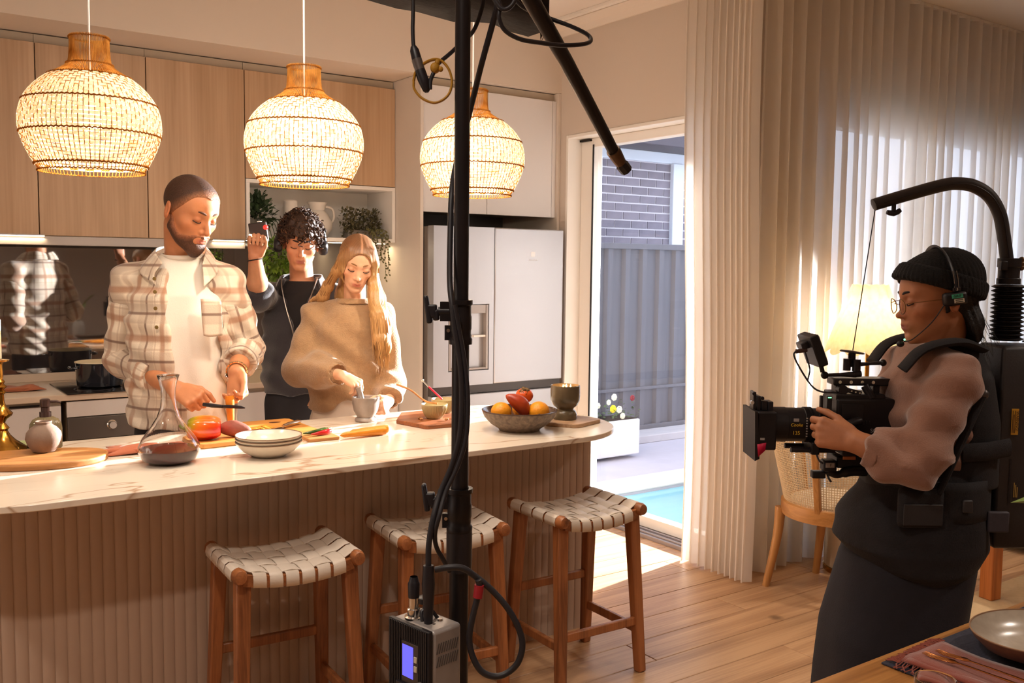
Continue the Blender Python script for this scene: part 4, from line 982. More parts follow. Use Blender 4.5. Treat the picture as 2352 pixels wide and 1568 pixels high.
# ================================================================== stools
M_teak = wood('teak', 0xA8683C, 0x6F3F22, scale=7, axis='Z', rough=0.4, rand=0.06, ring=16)
M_teakx = wood('teak_rail', 0xA8683C, 0x6F3F22, scale=7, axis='Y', rough=0.4, rand=0.06, ring=16)
M_strap = mat('white_leather', 0xD9CBBB, 0.45, var=0.06, vscale=14, bump=0.12, bscale=220)
SH, SX, SY = 0.645, 0.195, 0.150
def sag(x): return -0.026 * (1 - (x / SX) ** 2)
def make_stool():
    t = thing('bar_stool', 'stool', 'stool', (0, 0, 0))
    for sx in (-1, 1):
        for sy in (-1, 1):
            mb = MB().beam((sx * 0.190, sy * 0.172, 0), (sx * 0.168, sy * 0.128, SH - 0.03), 0.036, 0.036, up=(0, 1, 0), w2=0.045, h2=0.045)
            mb.build('leg', M_teak, t, bevel=0.006)
    for sx in (-1, 1):                                   # side rails with rounded ends
        mb = MB()
        path = [(sx * 0.185, y, SH - 0.016 + 0.004 * abs(y / 0.17) ** 2) for y in (-0.182, -0.178, -0.165, -0.10, 0.0, 0.10, 0.165, 0.178, 0.182)]
        mb.tube(path, [0.010, 0.019, 0.0235, 0.019, 0.019, 0.019, 0.0235, 0.019, 0.010], 14, flat=(0.95, 1.05))
        mb.build('side_rail', M_teakx, t)
    for sy in (-1, 1):
        mb = MB()
        for i in range(12):
            x0, x1 = -0.17 + 0.34 * i / 12, -0.17 + 0.34 * (i + 1) / 12
            mb.beam((x0, sy * SY, SH - 0.022 + sag(x0)), (x1, sy * SY, SH - 0.022 + sag(x1)), 0.024, 0.034, up=(0, 0, 1))
        mb.build('curved_rail', M_teakx, t)
    for sy, z in ((-1, 0.20), (1, 0.30)):
        yy = 0.172 - (0.044) * z / SH
        MB().beam((-0.185, sy * yy, z), (0.185, sy * yy, z), 0.020, 0.034).build('stretcher', M_teak, t, bevel=0.005)
    for sx in (-1, 1):
        MB().beam((sx * 0.183, -0.16, 0.165), (sx * 0.183, 0.16, 0.165), 0.020, 0.034).build('stretcher', M_teak, t, bevel=0.005)
    NF, NS = 6, 4
    fw = 0.300 / NF
    for i in range(NF):                                  # straps front to back
        xc = -0.15 + fw * (i + 0.5)
        prof = []
        for k in range(31):
            y = -SY - 0.004 + (2 * SY + 0.008) * k / 30
            j = (y + SY) / (2 * SY) * NS
            z = SH + 0.0015 + 0.0040 * math.sin(PI * j) * (1 if i % 2 else -1)
            prof.append((y, z))
        prof = [(-SY - 0.0135, SH - 0.040), (-SY - 0.0140, SH - 0.020), (-SY - 0.011, SH - 0.006)] + prof + [(SY + 0.011, SH - 0.006), (SY + 0.0140, SH - 0.020), (SY + 0.0135, SH - 0.040)]
        rows = []
        for u in (-1, -0.9, 0.9, 1):
            x = xc + u * (fw / 2 - 0.0048); rows.append([(x, y, z + sag(x) - (0.0008 if abs(u) == 1 else 0)) for y, z in prof])
        MB().grid(rows).build('leather_strap', M_strap, t, solid=0.003)
    sw_ = 2 * SY / NS
    for j in range(NS):                                  # straps side to side
        yc = -SY + sw_ * (j + 0.5)
        prof = []
        for k in range(49):
            x = -0.178 + 0.356 * k / 48
            i = (x + 0.15) / fw
            on = 1 if abs(x) < 0.152 else 0
            z = SH + 0.0015 + on * 0.0040 * math.sin(PI * i) * (-1 if j % 2 else 1)
            if abs(x) > 0.15: z += 0.010 * (abs(x) - 0.15) / 0.028
            prof.append((x, z))
        e = [(0.193, SH + 0.0095), (0.2035, SH + 0.002), (0.2075, SH - 0.012), (0.205, SH - 0.028)]
        prof = [(-a, b) for a, b in reversed(e)] + prof + e
        rows = []
        for u in (-1, -0.9, 0.9, 1):
            y = yc + u * (sw_ / 2 - 0.0055); rows.append([(x, y, z + (sag(x) if abs(x) < SX else 0) - (0.0008 if abs(u) == 1 else 0)) for x, z in prof])
        MB().grid(rows).build('leather_strap', M_strap, t, solid=0.003)
    return t
st0 = make_stool()
spots = [((1.105, 2.815), -0.06, 'white woven leather bar stool at the left, farthest from the glass door'),
         ((1.680, 2.838), -0.11, 'white woven leather bar stool in the middle, behind the black light stand'),
         ((2.262, 2.770), -0.03, 'white woven leather bar stool at the right, nearest the glass door')]
for i, (xy, rz, lab) in enumerate(spots):
    s = st0 if i == 0 else copy_tree(st0)
    s.location = (xy[0], xy[1], 0); s.rotation_euler = (0, 0, rz); tag(s, lab, 'stool', 'woven bar stools at the island')

# ================================================================== woven pendant lamps
def rattan_mat(name, col, dark, transl=0.55):
    m, nt, b = new_mat(name); MATS[name] = m
    N, L = nt.nodes, nt.links
    out = nt.nodes['Material Output']
    tc = N.new('ShaderNodeTexCoord'); n = N.new('ShaderNodeTexNoise'); n.inputs['Scale'].default_value = 35; L.new(tc.outputs['Object'], n.inputs['Vector'])
    r = N.new('ShaderNodeValToRGB'); r.color_ramp.elements[0].color = hexc(dark); r.color_ramp.elements[1].color = hexc(col); r.color_ramp.elements[0].position = 0.3; r.color_ramp.elements[1].position = 0.6
    L.new(n.outputs['Fac'], r.inputs['Fac'])
    d = N.new('ShaderNodeBsdfDiffuse'); t = N.new('ShaderNodeBsdfTranslucent'); mx = N.new('ShaderNodeMixShader'); mx.inputs[0].default_value = transl
    L.new(r.outputs[0], d.inputs['Color']); L.new(r.outputs[0], t.inputs['Color']); L.new(d.outputs[0], mx.inputs[1]); L.new(t.outputs[0], mx.inputs[2]); L.new(mx.outputs[0], out.inputs['Surface'])
    return m
M_rat = rattan_mat('rattan_strip', 0xF0E2C6, 0xE2CBA0, 0.17)
M_ribm = rattan_mat('rattan_rib', 0xC08540, 0x9A5F26, 0.08)
M_cordr = rattan_mat('rattan_cord', 0x9A6128, 0x7A4416, 0.1)
M_bulb = mat('bulb_glow', 0xFFF4E0, 0.4, emit=(1.0, 0.82, 0.58, 1), estr=30)
LH = 0.413
PR = [(0.057, 0.413), (0.0575, 0.38), (0.060, 0.345), (0.066, 0.326), (0.085, 0.309), (0.115, 0.291), (0.150, 0.264), (0.178, 0.232), (0.196, 0.198), (0.205, 0.155), (0.2035, 0.118), (0.194, 0.082), (0.178, 0.045), (0.160, 0.012), (0.154, 0.0)]
pc = catmull([(r, 0, z) for r, z in PR], 6); pc = [(p.x, p.z) for p in pc]
acc = [0.0]
for a, b in zip(pc, pc[1:]): acc.append(acc[-1] + math.hypot(a[0] - b[0], a[1] - b[1]))
def at_arc(s):
    s = max(0, min(acc[-1], s))
    for i in range(len(acc) - 1):
        if acc[i + 1] >= s:
            t_ = (s - acc[i]) / max(1e-9, acc[i + 1] - acc[i]); return (pc[i][0] + (pc[i + 1][0] - pc[i][0]) * t_, pc[i][1] + (pc[i + 1][1] - pc[i][1]) * t_)
    return pc[-1]
def arc_at_z(z):
    return min(range(len(pc)), key=lambda i: abs(pc[i][1] - z))
NR = 84
s_w0, s_w1 = acc[arc_at_z(0.287)], acc[arc_at_z(0.010)]
def make_lamp():
    t = thing('pendant_lamp', 'lamp', 'lamp', (0, 0, 0))
    rb = MB()
    for k in range(NR):
        a = 2 * PI * k / NR
        rb.tube([(r * math.cos(a), r * math.sin(a), z) for r, z in pc[::3] + [(0.154, -0.006)]], 0.0012, 5)
    stuff(rb.build('ribs', M_ribm, t))
    wv = MB(); NRow = 26; hh = (s_w1 - s_w0) / NRow
    for i in range(NRow):
        rows = []
        sm = s_w0 + hh * (i + 0.5)
        low = sm > acc[arc_at_z(0.118)]
        for k in range(2 * NR + 1):
            a = 2 * PI * (k + 0.5) / (2 * NR)
            ph = (k // 2 + (i if i % 12 < 6 else 12 - i)) % 3
            over = (0.0032 if ph else -0.0030) if not low else (0.003 if (k // 2 + 2 * i) % 4 < 2 else -0.003)
            row = []
            for u in (-0.46, 0.46):
                r, z = at_arc(sm + u * hh * (0.90 if not low else 0.72)); row.append(((r + over) * math.cos(a), (r + over) * math.sin(a), z))
            rows.append(row)
        wv.grid(rows)
    stuff(wv.build('woven_strips', M_rat, t, flat=True))
    rg = MB()
    for z, w_ in ((0.326, 0.0022), (0.287, 0.0028), (0.206, 0.0026), (0.110, 0.0026), (0.016, 0.003), (0.407, 0.002), (-0.004, 0.002)):
        r = at_arc(acc[arc_at_z(max(0, z))])[0] + 0.0025
        rg.tube([((r + 0.002 * math.sin(NR * 2 * PI * q / 168)) * math.cos(2 * PI * q / 168), (r + 0.002 * math.sin(NR * 2 * PI * q / 168)) * math.sin(2 * PI * q / 168), z + 0.0015 * math.cos(PI * q)) for q in range(168)], w_, 5, closed=True)
    stuff(rg.build('binding_cords', M_cordr, t))
    MB().tube([(0, 0, 0.24), (0, 0, 1.208)], 0.0035, 8).build('cord', mat('white_flex', 0xE9E4DC, 0.5), t)
    MB().lathe([(0.006, 0.29), (0.020, 0.28), (0.022, 0.215), (0.018, 0.205), (0.0, 0.205)], 20).build('lamp_holder', mat('white_flex', 0xE9E4DC, 0.5), t)
    MB().lathe([(0.014, 0.204), (0.020, 0.185), (0.030, 0.160), (0.030, 0.145), (0.020, 0.128), (0.0, 0.122)], 20).build('bulb', M_bulb, t)
    MB().lathe([(0.05, 1.208), (0.05, 1.200), (0.045, 1.185), (0.0, 1.183)], 24).build('ceiling_rose', mat('white_flex', 0xE9E4DC, 0.5), t)
    return t
lp0 = make_lamp()
for i, (x, lab, pw) in enumerate(((0.645, 'left pendant lamp of woven rattan, largest in the picture', 10), (1.352, 'middle pendant lamp of woven rattan, over the niche', 10), (2.062, 'right pendant lamp of woven rattan, partly behind the black pole', 7))):
    o = lp0 if i == 0 else copy_tree(lp0)
    o.location = (x, 3.215, 1.832); o.rotation_euler = (0, 0, 0.7 * i); tag(o, lab, 'lamp', 'rattan pendant lamps')
    l = point_light('pendant_bulb_light', (0, 0, 0.09), pw, (1.0, 0.84, 0.66), 0.035); l.parent = o
# ================================================================== film light on its stand
M_blk = mat('black_anodised', 0x1E1A1C, 0.38, 0.35, var=0.15, vscale=12)
M_blk2 = mat('black_plastic', 0x17141A, 0.45, var=0.1, vscale=20)
M_cable = mat('cable_rubber', 0x1B181D, 0.5, var=0.1, vscale=30)
M_chr = mat('bright_chrome', 0xDAD7D2, 0.15, 1.0)
PX, PY = 1.086, 1.735
ls = thing('light_stand', 'tall black telescopic light stand in the foreground', 'light stand', (PX, PY, 0))
MB().lathe([(0.0165, 1.46), (0.0165, 2.50)], 28).build('upper_tube', M_blk, ls)
MB().lathe([(0.0190, 1.00), (0.0190, 1.40)], 28).build('middle_tube', M_blk, ls)
MB().lathe([(0.0215, 0.42), (0.0215, 0.95)], 28).build('lower_tube', M_blk, ls)
def collar(z0, z1, r, ang):
    cl = MB().lathe([(r * 0.84, z0), (r * 1.10, z0), (r * 1.12, z0 + 0.004), (r * 1.12, z0 + 0.012), (r, z0 + 0.016), (r, z0 + 0.030), (r * 1.05, z0 + 0.034), (r * 1.05, z0 + 0.060), (r, z0 + 0.064), (r, z1 - 0.012), (r * 1.14, z1 - 0.010), (r * 1.14, z1), (r * 0.8, z1)], 32)
    d = Vector((math.cos(ang), math.sin(ang), 0)); s = Vector((-d.y, d.x, 0)); zm = z1 - 0.025
    for q in (-1, 1): cl.beam(d * (r * 0.8) + s * (q * 0.006) + Vector((0, 0, zm)), d * (r + 0.022) + s * (q * 0.006) + Vector((0, 0, zm)), 0.005, 0.042)
    cl.beam(d * (r * 0.8) + Vector((0, 0, z0 + 0.025)), d * (r + 0.012) + Vector((0, 0, z0 + 0.025)), 0.014, 0.032)
    c = cl.build('clamp_collar', M_blk, ls)
    k = MB().cyl(d * (r + 0.002) + Vector((0, 0, zm)), d * (r + 0.026) + Vector((0, 0, zm)), 0.010, n=16)
    k.cyl(d * (r + 0.024) + Vector((0, 0, zm)), d * (r + 0.030) + Vector((0, 0, zm)), 0.005, n=10)
    k.build('clamp_screw', M_blk2, c)
    t = MB()
    base = d * (r + 0.040) + Vector((0, 0, zm))
    t.beam(base - Vector((0, 0, 0.020)) - d * 0.010, base + Vector((0, 0, 0.004)) - d * 0.008, 0.022, 0.014)
    t.box(base, (0.022, 0.022, 0.030), ang)
    t.beam(base + d * 0.004 + Vector((0, 0, -0.026)), base + d * 0.014 + Vector((0, 0, 0.034)), 0.013, 0.026, up=s, w2=0.010, h2=0.020)
    t.build('t_knob', M_blk2, c, bevel=0.004)
    MB().cyl(d * (r + 0.004) - s * 0.009 + Vector((0, 0, z0 + 0.03)), d * (r + 0.004) + s * 0.009 + Vector((0, 0, z0 + 0.03)), 0.004, n=10).build('pin', M_chr, c)
AK = math.radians(180 - 35.2)
collar(1.379, 1.475, 0.0225, AK)
collar(0.965, 1.062, 0.0255, AK)
MB().lathe([(0.0215, 0.875), (0.0275, 0.877), (0.0285, 0.89), (0.0285, 0.965), (0.0225, 0.966)], 32).build('sleeve', M_blk2, ls)
MB().lathe([(0.0215, 0.36), (0.035, 0.362), (0.035, 0.43), (0.0215, 0.432)], 24).build('leg_hub', M_blk, ls)
for k in range(3):
    a = 0.75 + k * 2 * PI / 3
    MB().beam((0.03 * math.cos(a), 0.03 * math.sin(a), 0.40), (0.44 * math.cos(a), 0.44 * math.sin(a), 0.018), 0.018, 0.028).build('leg', M_blk, ls, bevel=0.003)
MB().lathe([(0.0, 2.56), (0.022, 2.56), (0.024, 2.52), (0.024, 2.45), (0.0165, 2.44)], 20).build('top_spigot', M_blk, ls)
# boom tail with handle end
bo = thing('boom_pole', 'black boom pole slanting down to the right of the stand', 'boom pole', (PX, PY, 0))
def rel(P, o=(PX, PY, 0)): return [Vector(p) - Vector(o) for p in P]
boom = rel([(1.0564, 1.6884, 2.3295), (1.2804, 1.7579, 2.1446), (1.4214, 1.8075, 2.0373), (1.5998, 1.8767, 1.8973), (1.6524, 1.8968, 1.8537)])
MB().tube(boom, [0.0205, 0.0195, 0.0175, 0.0155, 0.0150], 24).build('tapered_tube', M_blk, bo)
tip = rel([(1.6524, 1.8968, 1.8537), (1.6560, 1.8979, 1.8510), (1.6800, 1.9055, 1.8325), (1.6900, 1.9080, 1.8245)])
MB().tube(tip, [0.0185, 0.0190, 0.0165, 0.0150], 20).build('brass_ferrule', mat('worn_bronze', 0x6B5440, 0.4, 0.7, var=0.3, vscale=60), bo)
MB().tube(rel([(1.6870, 1.9075, 1.8270), (1.6960, 1.9095, 1.8200), (1.7142, 1.9110, 1.8059)]), [0.012, 0.0175, 0.0165], 8).build('end_stud', M_blk2, bo, flat=True)
# softbox seen from below, behind the stand
sbx = thing('softbox', 'large black fabric softbox hanging at the top of the picture', 'softbox', (1.185, 2.12, 2.195), -YAW)
M_fab = mat('black_fabric', 0x191416, 0.85, var=0.3, vscale=16, bump=0.5, bscale=60)
mb = MB()
n0 = 26
def sb_edge(i):
    t_ = i / n0; x = -0.95 + 1.285 * t_; z = 0.085 - 0.155 * (t_ - 0.62) / 0.38 * 0.62 if t_ > 0 else 0.3
    z = 0.20 - 0.24 * t_ + 0.006 * math.sin(t_ * 31)
    return x, z
rows = []
for i in range(n0 + 1):
    x, z = sb_edge(i); w_ = 0.006 * math.sin(i * 1.7)
    e = 1.0 if i < n0 - 1 else (0.8 if i == n0 - 1 else 0.35)
    rows.append([(x, 0.16 * e, z + 0.012), (x, 0.145 * e, z - 0.004 + w_), (x, 0.05, z - 0.002), (x, -0.035 * e, z + 0.004 - w_), (x, -0.060 * e, z + 0.020), (x, -0.064 * e, z + 0.032 + w_), (x, -0.056 * e, z + 0.036), (x, -0.075 * e, z + 0.05), (x, -0.085 * e, z + 0.13 * (0.4 + 0.6 * e)), (x, -0.05 * e, z + 0.45 * (0.25 + 0.75 * e)), (x, 0.10 * e, z + 0.50 * (0.25 + 0.75 * e)), (x, 0.16 * e, z + 0.45 * (0.25 + 0.75 * e))])
MB().grid(rows).build('fabric_skirt', M_fab, sbx)
mb = MB()
for k in range(9):
    mb.add([(0.30 + 0.008 * k * 0.5, -0.05 + 0.02 * k, -0.055 + 0.002 * k), (0.315, -0.045 + 0.02 * k, -0.070), (0.325, -0.04 + 0.02 * k, -0.045)], [(0, 1, 2)])
mb.build('frayed_hem', M_fab, sbx, flat=True)
MB().grid([[(-0.93 + 1.23 * i / 8, 0.165, 0.20 - 0.24 * i / 8 + z) for z in (0.02, 0.44)] for i in range(9)]).build('diffuser', mat('softbox_diffuser', 0xF4EFE6, 0.8), sbx)
# cables
def cable(name, lab, P, r, parts=()):
    o = thing(name, lab, 'cable', P[0]); B = Vector(P[0])
    MB().tube([p - B for p in catmull(P, 8)], r, 10).build('lead', M_cable, o)
    return o, B
cA, B = cable('power_lead', 'black lead with plug hanging at the left of the pole top', [(1.0149, 1.8246, 2.1694), (1.0129, 1.8187, 2.0951), (1.0105, 1.8159, 2.0487), (1.0106, 1.812, 2.0098)], 0.0042)
R_ = lambda P: [Vector(p) - B for p in P]
MB().tube(R_([(1.0103, 1.8125, 2.0150), (1.0120, 1.8105, 2.0060), (1.0157, 1.8059, 1.9839)]), [0.006, 0.010, 0.011], 16).build('plug_sleeve', M_blk2, cA)
MB().tube(R_([(1.0150, 1.8068, 1.9870), (1.0205, 1.8002, 1.9620)]), [0.0115, 0.0110], 16).build('plug_ring', mat('plug_grey', 0x5A5350, 0.4, 0.4), cA)
MB().tube(R_([(1.0200, 1.8010, 1.9640), (1.0250, 1.7950, 1.9430), (1.0300, 1.7895, 1.9215), (1.0305, 1.7890, 1.9170)]), [0.0115, 0.0120, 0.008, 0.004], 16).build('plug_tail', M_blk2, cA)
cC, B = cable('signal_lead', 'black lead crossing behind the pole to the yellow tie', [(1.1632, 1.7687, 2.1645), (1.1567, 1.7682, 2.1124), (1.1447, 1.784, 2.0626), (1.1382, 1.8235, 2.0427), (1.1016, 1.8095, 2.0126), (1.0564, 1.789, 1.9791), (1.0445, 1.7834, 1.961), (1.0377, 1.7864, 1.9424), (1.0362, 1.7857, 1.9238)], 0.0045)
yr = [(1.0081, 1.8071, 1.942), (1.015, 1.8045, 1.9653), (1.0363, 1.7914, 1.9842), (1.0554, 1.7782, 1.9863), (1.0699, 1.7661, 1.9679), (1.0749, 1.7597, 1.9383), (1.0663, 1.763, 1.9104), (1.0444, 1.777, 1.8952), (1.0219, 1.7937, 1.9042), (1.0089, 1.8047, 1.9235)]
ty = thing('cable_tie', 'looped mustard yellow cable tie beside the pole top', 'cable tie', yr[0]); B = Vector(yr[0])
M_yel = mat('mustard_webbing', 0xA8791C, 0.6, var=0.15, vscale=60, bump=0.3, bscale=300)
ring = [Vector(p) - B for p in catmull(yr + [yr[0]], 6)][:-1]
ctr = sum(ring, Vector()) / len(ring); rows = []
fw_ = Vector((math.sin(YAW), math.cos(YAW), 0))
MB().tube(ring, 0.0048, 8, closed=True, flat=(1.0, 0.6)).build('strap_loop', M_yel, ty)
kx = Vector((1.0460, 1.7815, 1.9690)) - B
MB().ball(kx, (0.011, 0.009, 0.012), 14, 10).ball(kx + Vector((0.004, -0.003, 0.012)), (0.006, 0.005, 0.007), 10, 8).ball(kx + Vector((0.010, -0.006, -0.002)), (0.006, 0.006, 0.006), 10, 8).build('knot', M_yel, ty)
cable('head_cable', 'long black head cable running down the stand', [(1.1531, 1.7014, 2.1561), (1.1488, 1.699, 2.1009), (1.1494, 1.7191, 2.0599), (1.1467, 1.7512, 1.9919), (1.156, 1.7995, 1.9253), (1.1481, 1.8222, 1.8508), (1.1159, 1.8116, 1.7608), (1.0863, 1.7773, 1.7), (1.0704, 1.7556, 1.6141), (1.0557, 1.7323, 1.5207), (1.0481, 1.7100, 1.4657), (1.0506, 1.7000, 1.4105), (1.0585, 1.6910, 1.337), (1.0588, 1.6850, 1.2633), (1.0523, 1.6820, 1.1896), (1.0374, 1.6900, 1.1238), (1.0128, 1.6938, 1.0706), (0.988, 1.6818, 1.0206), (0.9761, 1.6789, 0.9674), (0.9736, 1.6762, 0.9221)], 0.0065)
cable('return_cable', 'second black cable running beside the head cable', [(1.0485, 1.6990, 1.4659), (1.0570, 1.6940, 1.4109), (1.067, 1.6840, 1.3284), (1.069, 1.6770, 1.2549), (1.0621, 1.6740, 1.1813), (1.0438, 1.6790, 1.1214), (1.0188, 1.6820, 1.073), (0.9947, 1.6707, 1.0234), (0.9901, 1.6780, 0.9888), (0.9990, 1.6860, 0.9556), (1.0227, 1.6930, 0.9189), (1.0400, 1.7000, 0.8924)], 0.0050)
cable('looped_lead', 'black lead in a wide loop at the top right of the pole', [(1.1171, 1.6756, 2.1348), (1.1302, 1.6619, 2.09), (1.1278, 1.661, 2.0629), (1.1429, 1.6602, 2.0386), (1.1742, 1.649, 2.0232), (1.2197, 1.6413, 2.0211), (1.2697, 1.6305, 2.0208), (1.3234, 1.6304, 2.0301), (1.3595, 1.6432, 2.0441), (1.3814, 1.6792, 2.0681), (1.3796, 1.7322, 2.0954), (1.3561, 1.7755, 2.1169), (1.3359, 1.8162, 2.1368), (1.3116, 1.8348, 2.1516), (1.2918, 1.8512, 2.1766)], 0.0048)
cable('short_lead', 'short curl of black lead at the very top of the picture', [(1.1119, 1.6641, 2.105), (1.1257, 1.6519, 2.0801), (1.1366, 1.644, 2.0784), (1.1482, 1.6372, 2.092), (1.1567, 1.6343, 2.1235)], 0.0050)
LB = [(0.9853, 1.6673, 0.915), (1.0052, 1.6477, 0.9214), (1.0311, 1.6350, 0.9191), (1.0581, 1.6260, 0.8989), (1.0887, 1.6082, 0.8685), (1.1136, 1.5871, 0.8323), (1.1309, 1.571, 0.7915), (1.137, 1.5631, 0.755), (1.1282, 1.5657, 0.7183), (1.1086, 1.5773, 0.6952), (1.0831, 1.5886, 0.6898), (1.0584, 1.6012, 0.7034), (1.0446, 1.6139, 0.7351), (1.0407, 1.6202, 0.7714), (1.0475, 1.6195, 0.8124), (1.0572, 1.6167, 0.8534), (1.0612, 1.6150, 0.8807), (1.0584, 1.6150, 0.8945)]
lc, B = cable('coiled_cable', 'black cable looping right of the ballast with red tape', LB, 0.0068)
MB().tube([Vector((1.0580, 1.6166, 0.8560)) - B, Vector((1.0605, 1.6160, 0.8720)) - B, Vector((1.0613, 1.6155, 0.8830)) - B], 0.0102, 14).build('red_tape', mat('red_tape', 0x8E1622, 0.45), lc)
# ballast / control box hanging on the stand
bx = thing('control_box', 'grey and black light control box with lit blue screen', 'control box', (0.9509, 1.6253, 0.61))
ux = Vector((0.0812, 0.0158, 0)).normalized(); uy = Vector((-ux.y, ux.x, 0)); WX, WY, BH = 0.086, 0.130, 0.190
Mx = Matrix(((ux.x, uy.x, 0), (ux.y, uy.y, 0), (0, 0, 1)))
def Q(x, y, z): return Mx @ Vector((x, y, z))
M_boxg = mat('box_grey', 0x8F8884, 0.4, 0.3, var=0.05, vscale=30)
M_boxb = mat('box_black_ribbed', 0x1C191C, 0.45, 0.2)
def qbox(a, b, name, m, parent, bev=0.003):
    c = [(a[i] + b[i]) / 2 for i in range(3)]; d = [abs(b[i] - a[i]) for i in range(3)]
    return MB().box(Mx @ Vector(c), d, 0, Mx).build(name, m, parent, bevel=bev)
body = qbox((0.006, 0.0, 0.0), (WX, WY, BH), 'housing', M_boxg, bx, 0.008)
side = qbox((-0.006, 0.0, -0.01), (0.0055, WY, BH + 0.002), 'heat_sink', M_boxb, bx, 0.002)
for k in range(22):
    y = 0.006 + k * 0.0055
    if 0.028 < y < 0.085:
        qbox((-0.009, y, 0.0), (-0.006, y + 0.0028, 0.062), 'fin', M_boxb, side, 0); qbox((-0.009, y, 0.158), (-0.006, y + 0.0028, BH), 'fin', M_boxb, side, 0)
    else:
        qbox((-0.009, y, 0.0), (-0.006, y + 0.0028, BH), 'fin', M_boxb, side, 0)
pn = qbox((-0.0085, 0.030, 0.066), (-0.0058, 0.084, 0.155), 'screen_panel', mat('panel_brown', 0x3A302C, 0.4), side, 0.001)
qbox((-0.0093, 0.046, 0.080), (-0.0084, 0.080, 0.148), 'lit_screen', mat('blue_screen', 0x5A5CFF, 0.3, emit=(0.13, 0.13, 1.0, 1), estr=0.9), pn, 0)
for z in (0.118, 0.098): qbox((-0.0110, 0.033, z), (-0.0084, 0.042, z + 0.013), 'button', mat('cream_button', 0xBDB59A, 0.5), pn, 0.001)
MB().tube([Q(-0.006, 0.022, 0.074), Q(-0.022, 0.022, 0.074)], [0.0085, 0.0085], 18).build('dial_knob', mat('grey_knob', 0x5B5450, 0.4), side)
qbox((-0.016, 0.030, 0.058), (-0.006, 0.095, 0.066), 'guard_lip', M_boxb, side, 0.001)
M_dark = mat('vent_dark', 0x4A4340, 0.7)
for r0 in (0.140, 0.112):
    for k in range(9):
        x = 0.016 + k * 0.0066
        MB().beam(Q(x, -0.0006, r0), Q(x + 0.006, -0.0006, r0 + 0.022), 0.0026, 0.0008, up=Q(0, 1, 0)).build('vent_slot', M_dark, body, flat=True)
tm = text_part('model_lettering', '200', 0.040, M_dark, body, Q(0.048, -0.0006, 0.036), (0, 0, 0), 0.0003)
tm.rotation_euler = (Matrix(((ux.x, 0, -uy.x), (ux.y, 0, -uy.y), (0, 1, 0))).inverted().transposed().to_euler() if False else (Matrix.Rotation(math.atan2(ux.y, ux.x), 3, 'Z') @ Matrix.Rotation(PI / 2, 3, 'X') @ Matrix.Rotation(PI / 2, 3, 'Z')).to_euler())
MB().tube([Q(0.060, 0.040, BH), Q(0.060, 0.040, BH + 0.004)], [0.0065, 0.005], 16).build('screw', M_chr, body)
qbox((0.034, 0.030, BH), (0.040, 0.046, BH + 0.001), 'slot_mark', M_dark, body, 0)
qbox((WX, 0.02, 0.06), (WX + 0.012, 0.05, 0.09), 'mount_bracket', M_blk2, body, 0.002)
hn = MB().tube(catmull([Q(0.030, 0.062, BH), Q(0.036, 0.070, BH + 0.018), Q(0.052, 0.062, BH + 0.020), Q(0.066, 0.054, BH)], 5), 0.004, 8).build('carry_handle', M_blk2, bx)
MB().lathe([(0.020, 0.0), (0.020, 0.004), (0.014, 0.006), (0.014, 0.020), (0.011, 0.022), (0.011, 0.050), (0.0, 0.050)], 20, Q(0.030, 0.090, BH)).build('socket', M_chr, bx)
MB().lathe([(0.012, 0.0), (0.013, 0.03), (0.011, 0.034), (0.008, 0.045)], 16, Q(0.030, 0.090, BH + 0.045)).build('socket_plug', M_blk2, bx)
pp = MB().tube([Vector((0.9736, 1.6762, 0.9240)) - Vector((0.9509, 1.6253, 0.61)), Vector((0.9728, 1.6745, 0.885)) - Vector((0.9509, 1.6253, 0.61)), Vector((0.9725, 1.6735, 0.855)) - Vector((0.9509, 1.6253, 0.61)), Q(0.032, 0.045, BH)], [0.011, 0.014, 0.012, 0.009], 16).build('cable_plug', M_blk2, bx)
MB().lathe([(0.0, 0.0), (0.016, 0.0), (0.017, 0.012), (0.013, 0.014), (0.0, 0.014)], 18, Q(0.072, 0.100, BH + 0.020)).build('rubber_cap', M_blk2, bx)
MB().tube([Q(0.05, 0.085, BH), Q(0.06, 0.092, BH + 0.012), Q(0.066, 0.097, BH + 0.022)], 0.003, 8).build('cap_tether', M_blk2, bx)
# ================================================================== curtains
M_sheer = cloth_sheer('sheer_linen', (0.92, 0.88, 0.82, 1), 0.12, 0.72)
M_sheer2 = cloth_sheer('sheer_linen_stacked', (0.91, 0.86, 0.80, 1), 0.05, 0.50)
def s_fold(path_fn, length, period, amp, z0, z1, seed):
    rnd = random.Random(seed); n = int(length / period * 14); rows = []
    ph = 0.0
    for i in range(n + 1):
        s = length * i / n
        ph += 2 * PI / 14 * (1 + 0.25 * math.sin(s * 9 + seed))
        col = []
        for k in range(9):
            t_ = k / 8; z = z1 + (z0 - z1) * t_
            a = amp * (1 + 0.25 * t_ * math.sin(s * 13 + seed) + 0.12 * math.sin(s * 31))
            o = a * math.sin(ph) ; o2 = 0.25 * amp * math.sin(2 * ph)
            col.append(path_fn(s + o2, o + 0.006 * t_ * math.sin(s * 21 + 2), z))
        rows.append(col)
    return MB().grid(rows)
cu = thing('sheer_curtain', 'long cream sheer curtain drawn across the wide window', 'curtain', (0, 0, 0), group='sheer curtains')
s_fold(lambda s, o, z: (3.70 + s, 3.120 + o, z), 3.45, 0.105, 0.034, 0.012, 3.030, 1).build('cloth', M_sheer, cu)
MB().span((3.70, 3.10, 3.022), (7.3, 3.135, 3.039)).build('track', M_white, cu, flat=True)
cu2 = thing('sheer_curtain', 'cream sheer curtain pushed into a bundle beside the glass door', 'curtain', (0, 0, 0), group='sheer curtains')
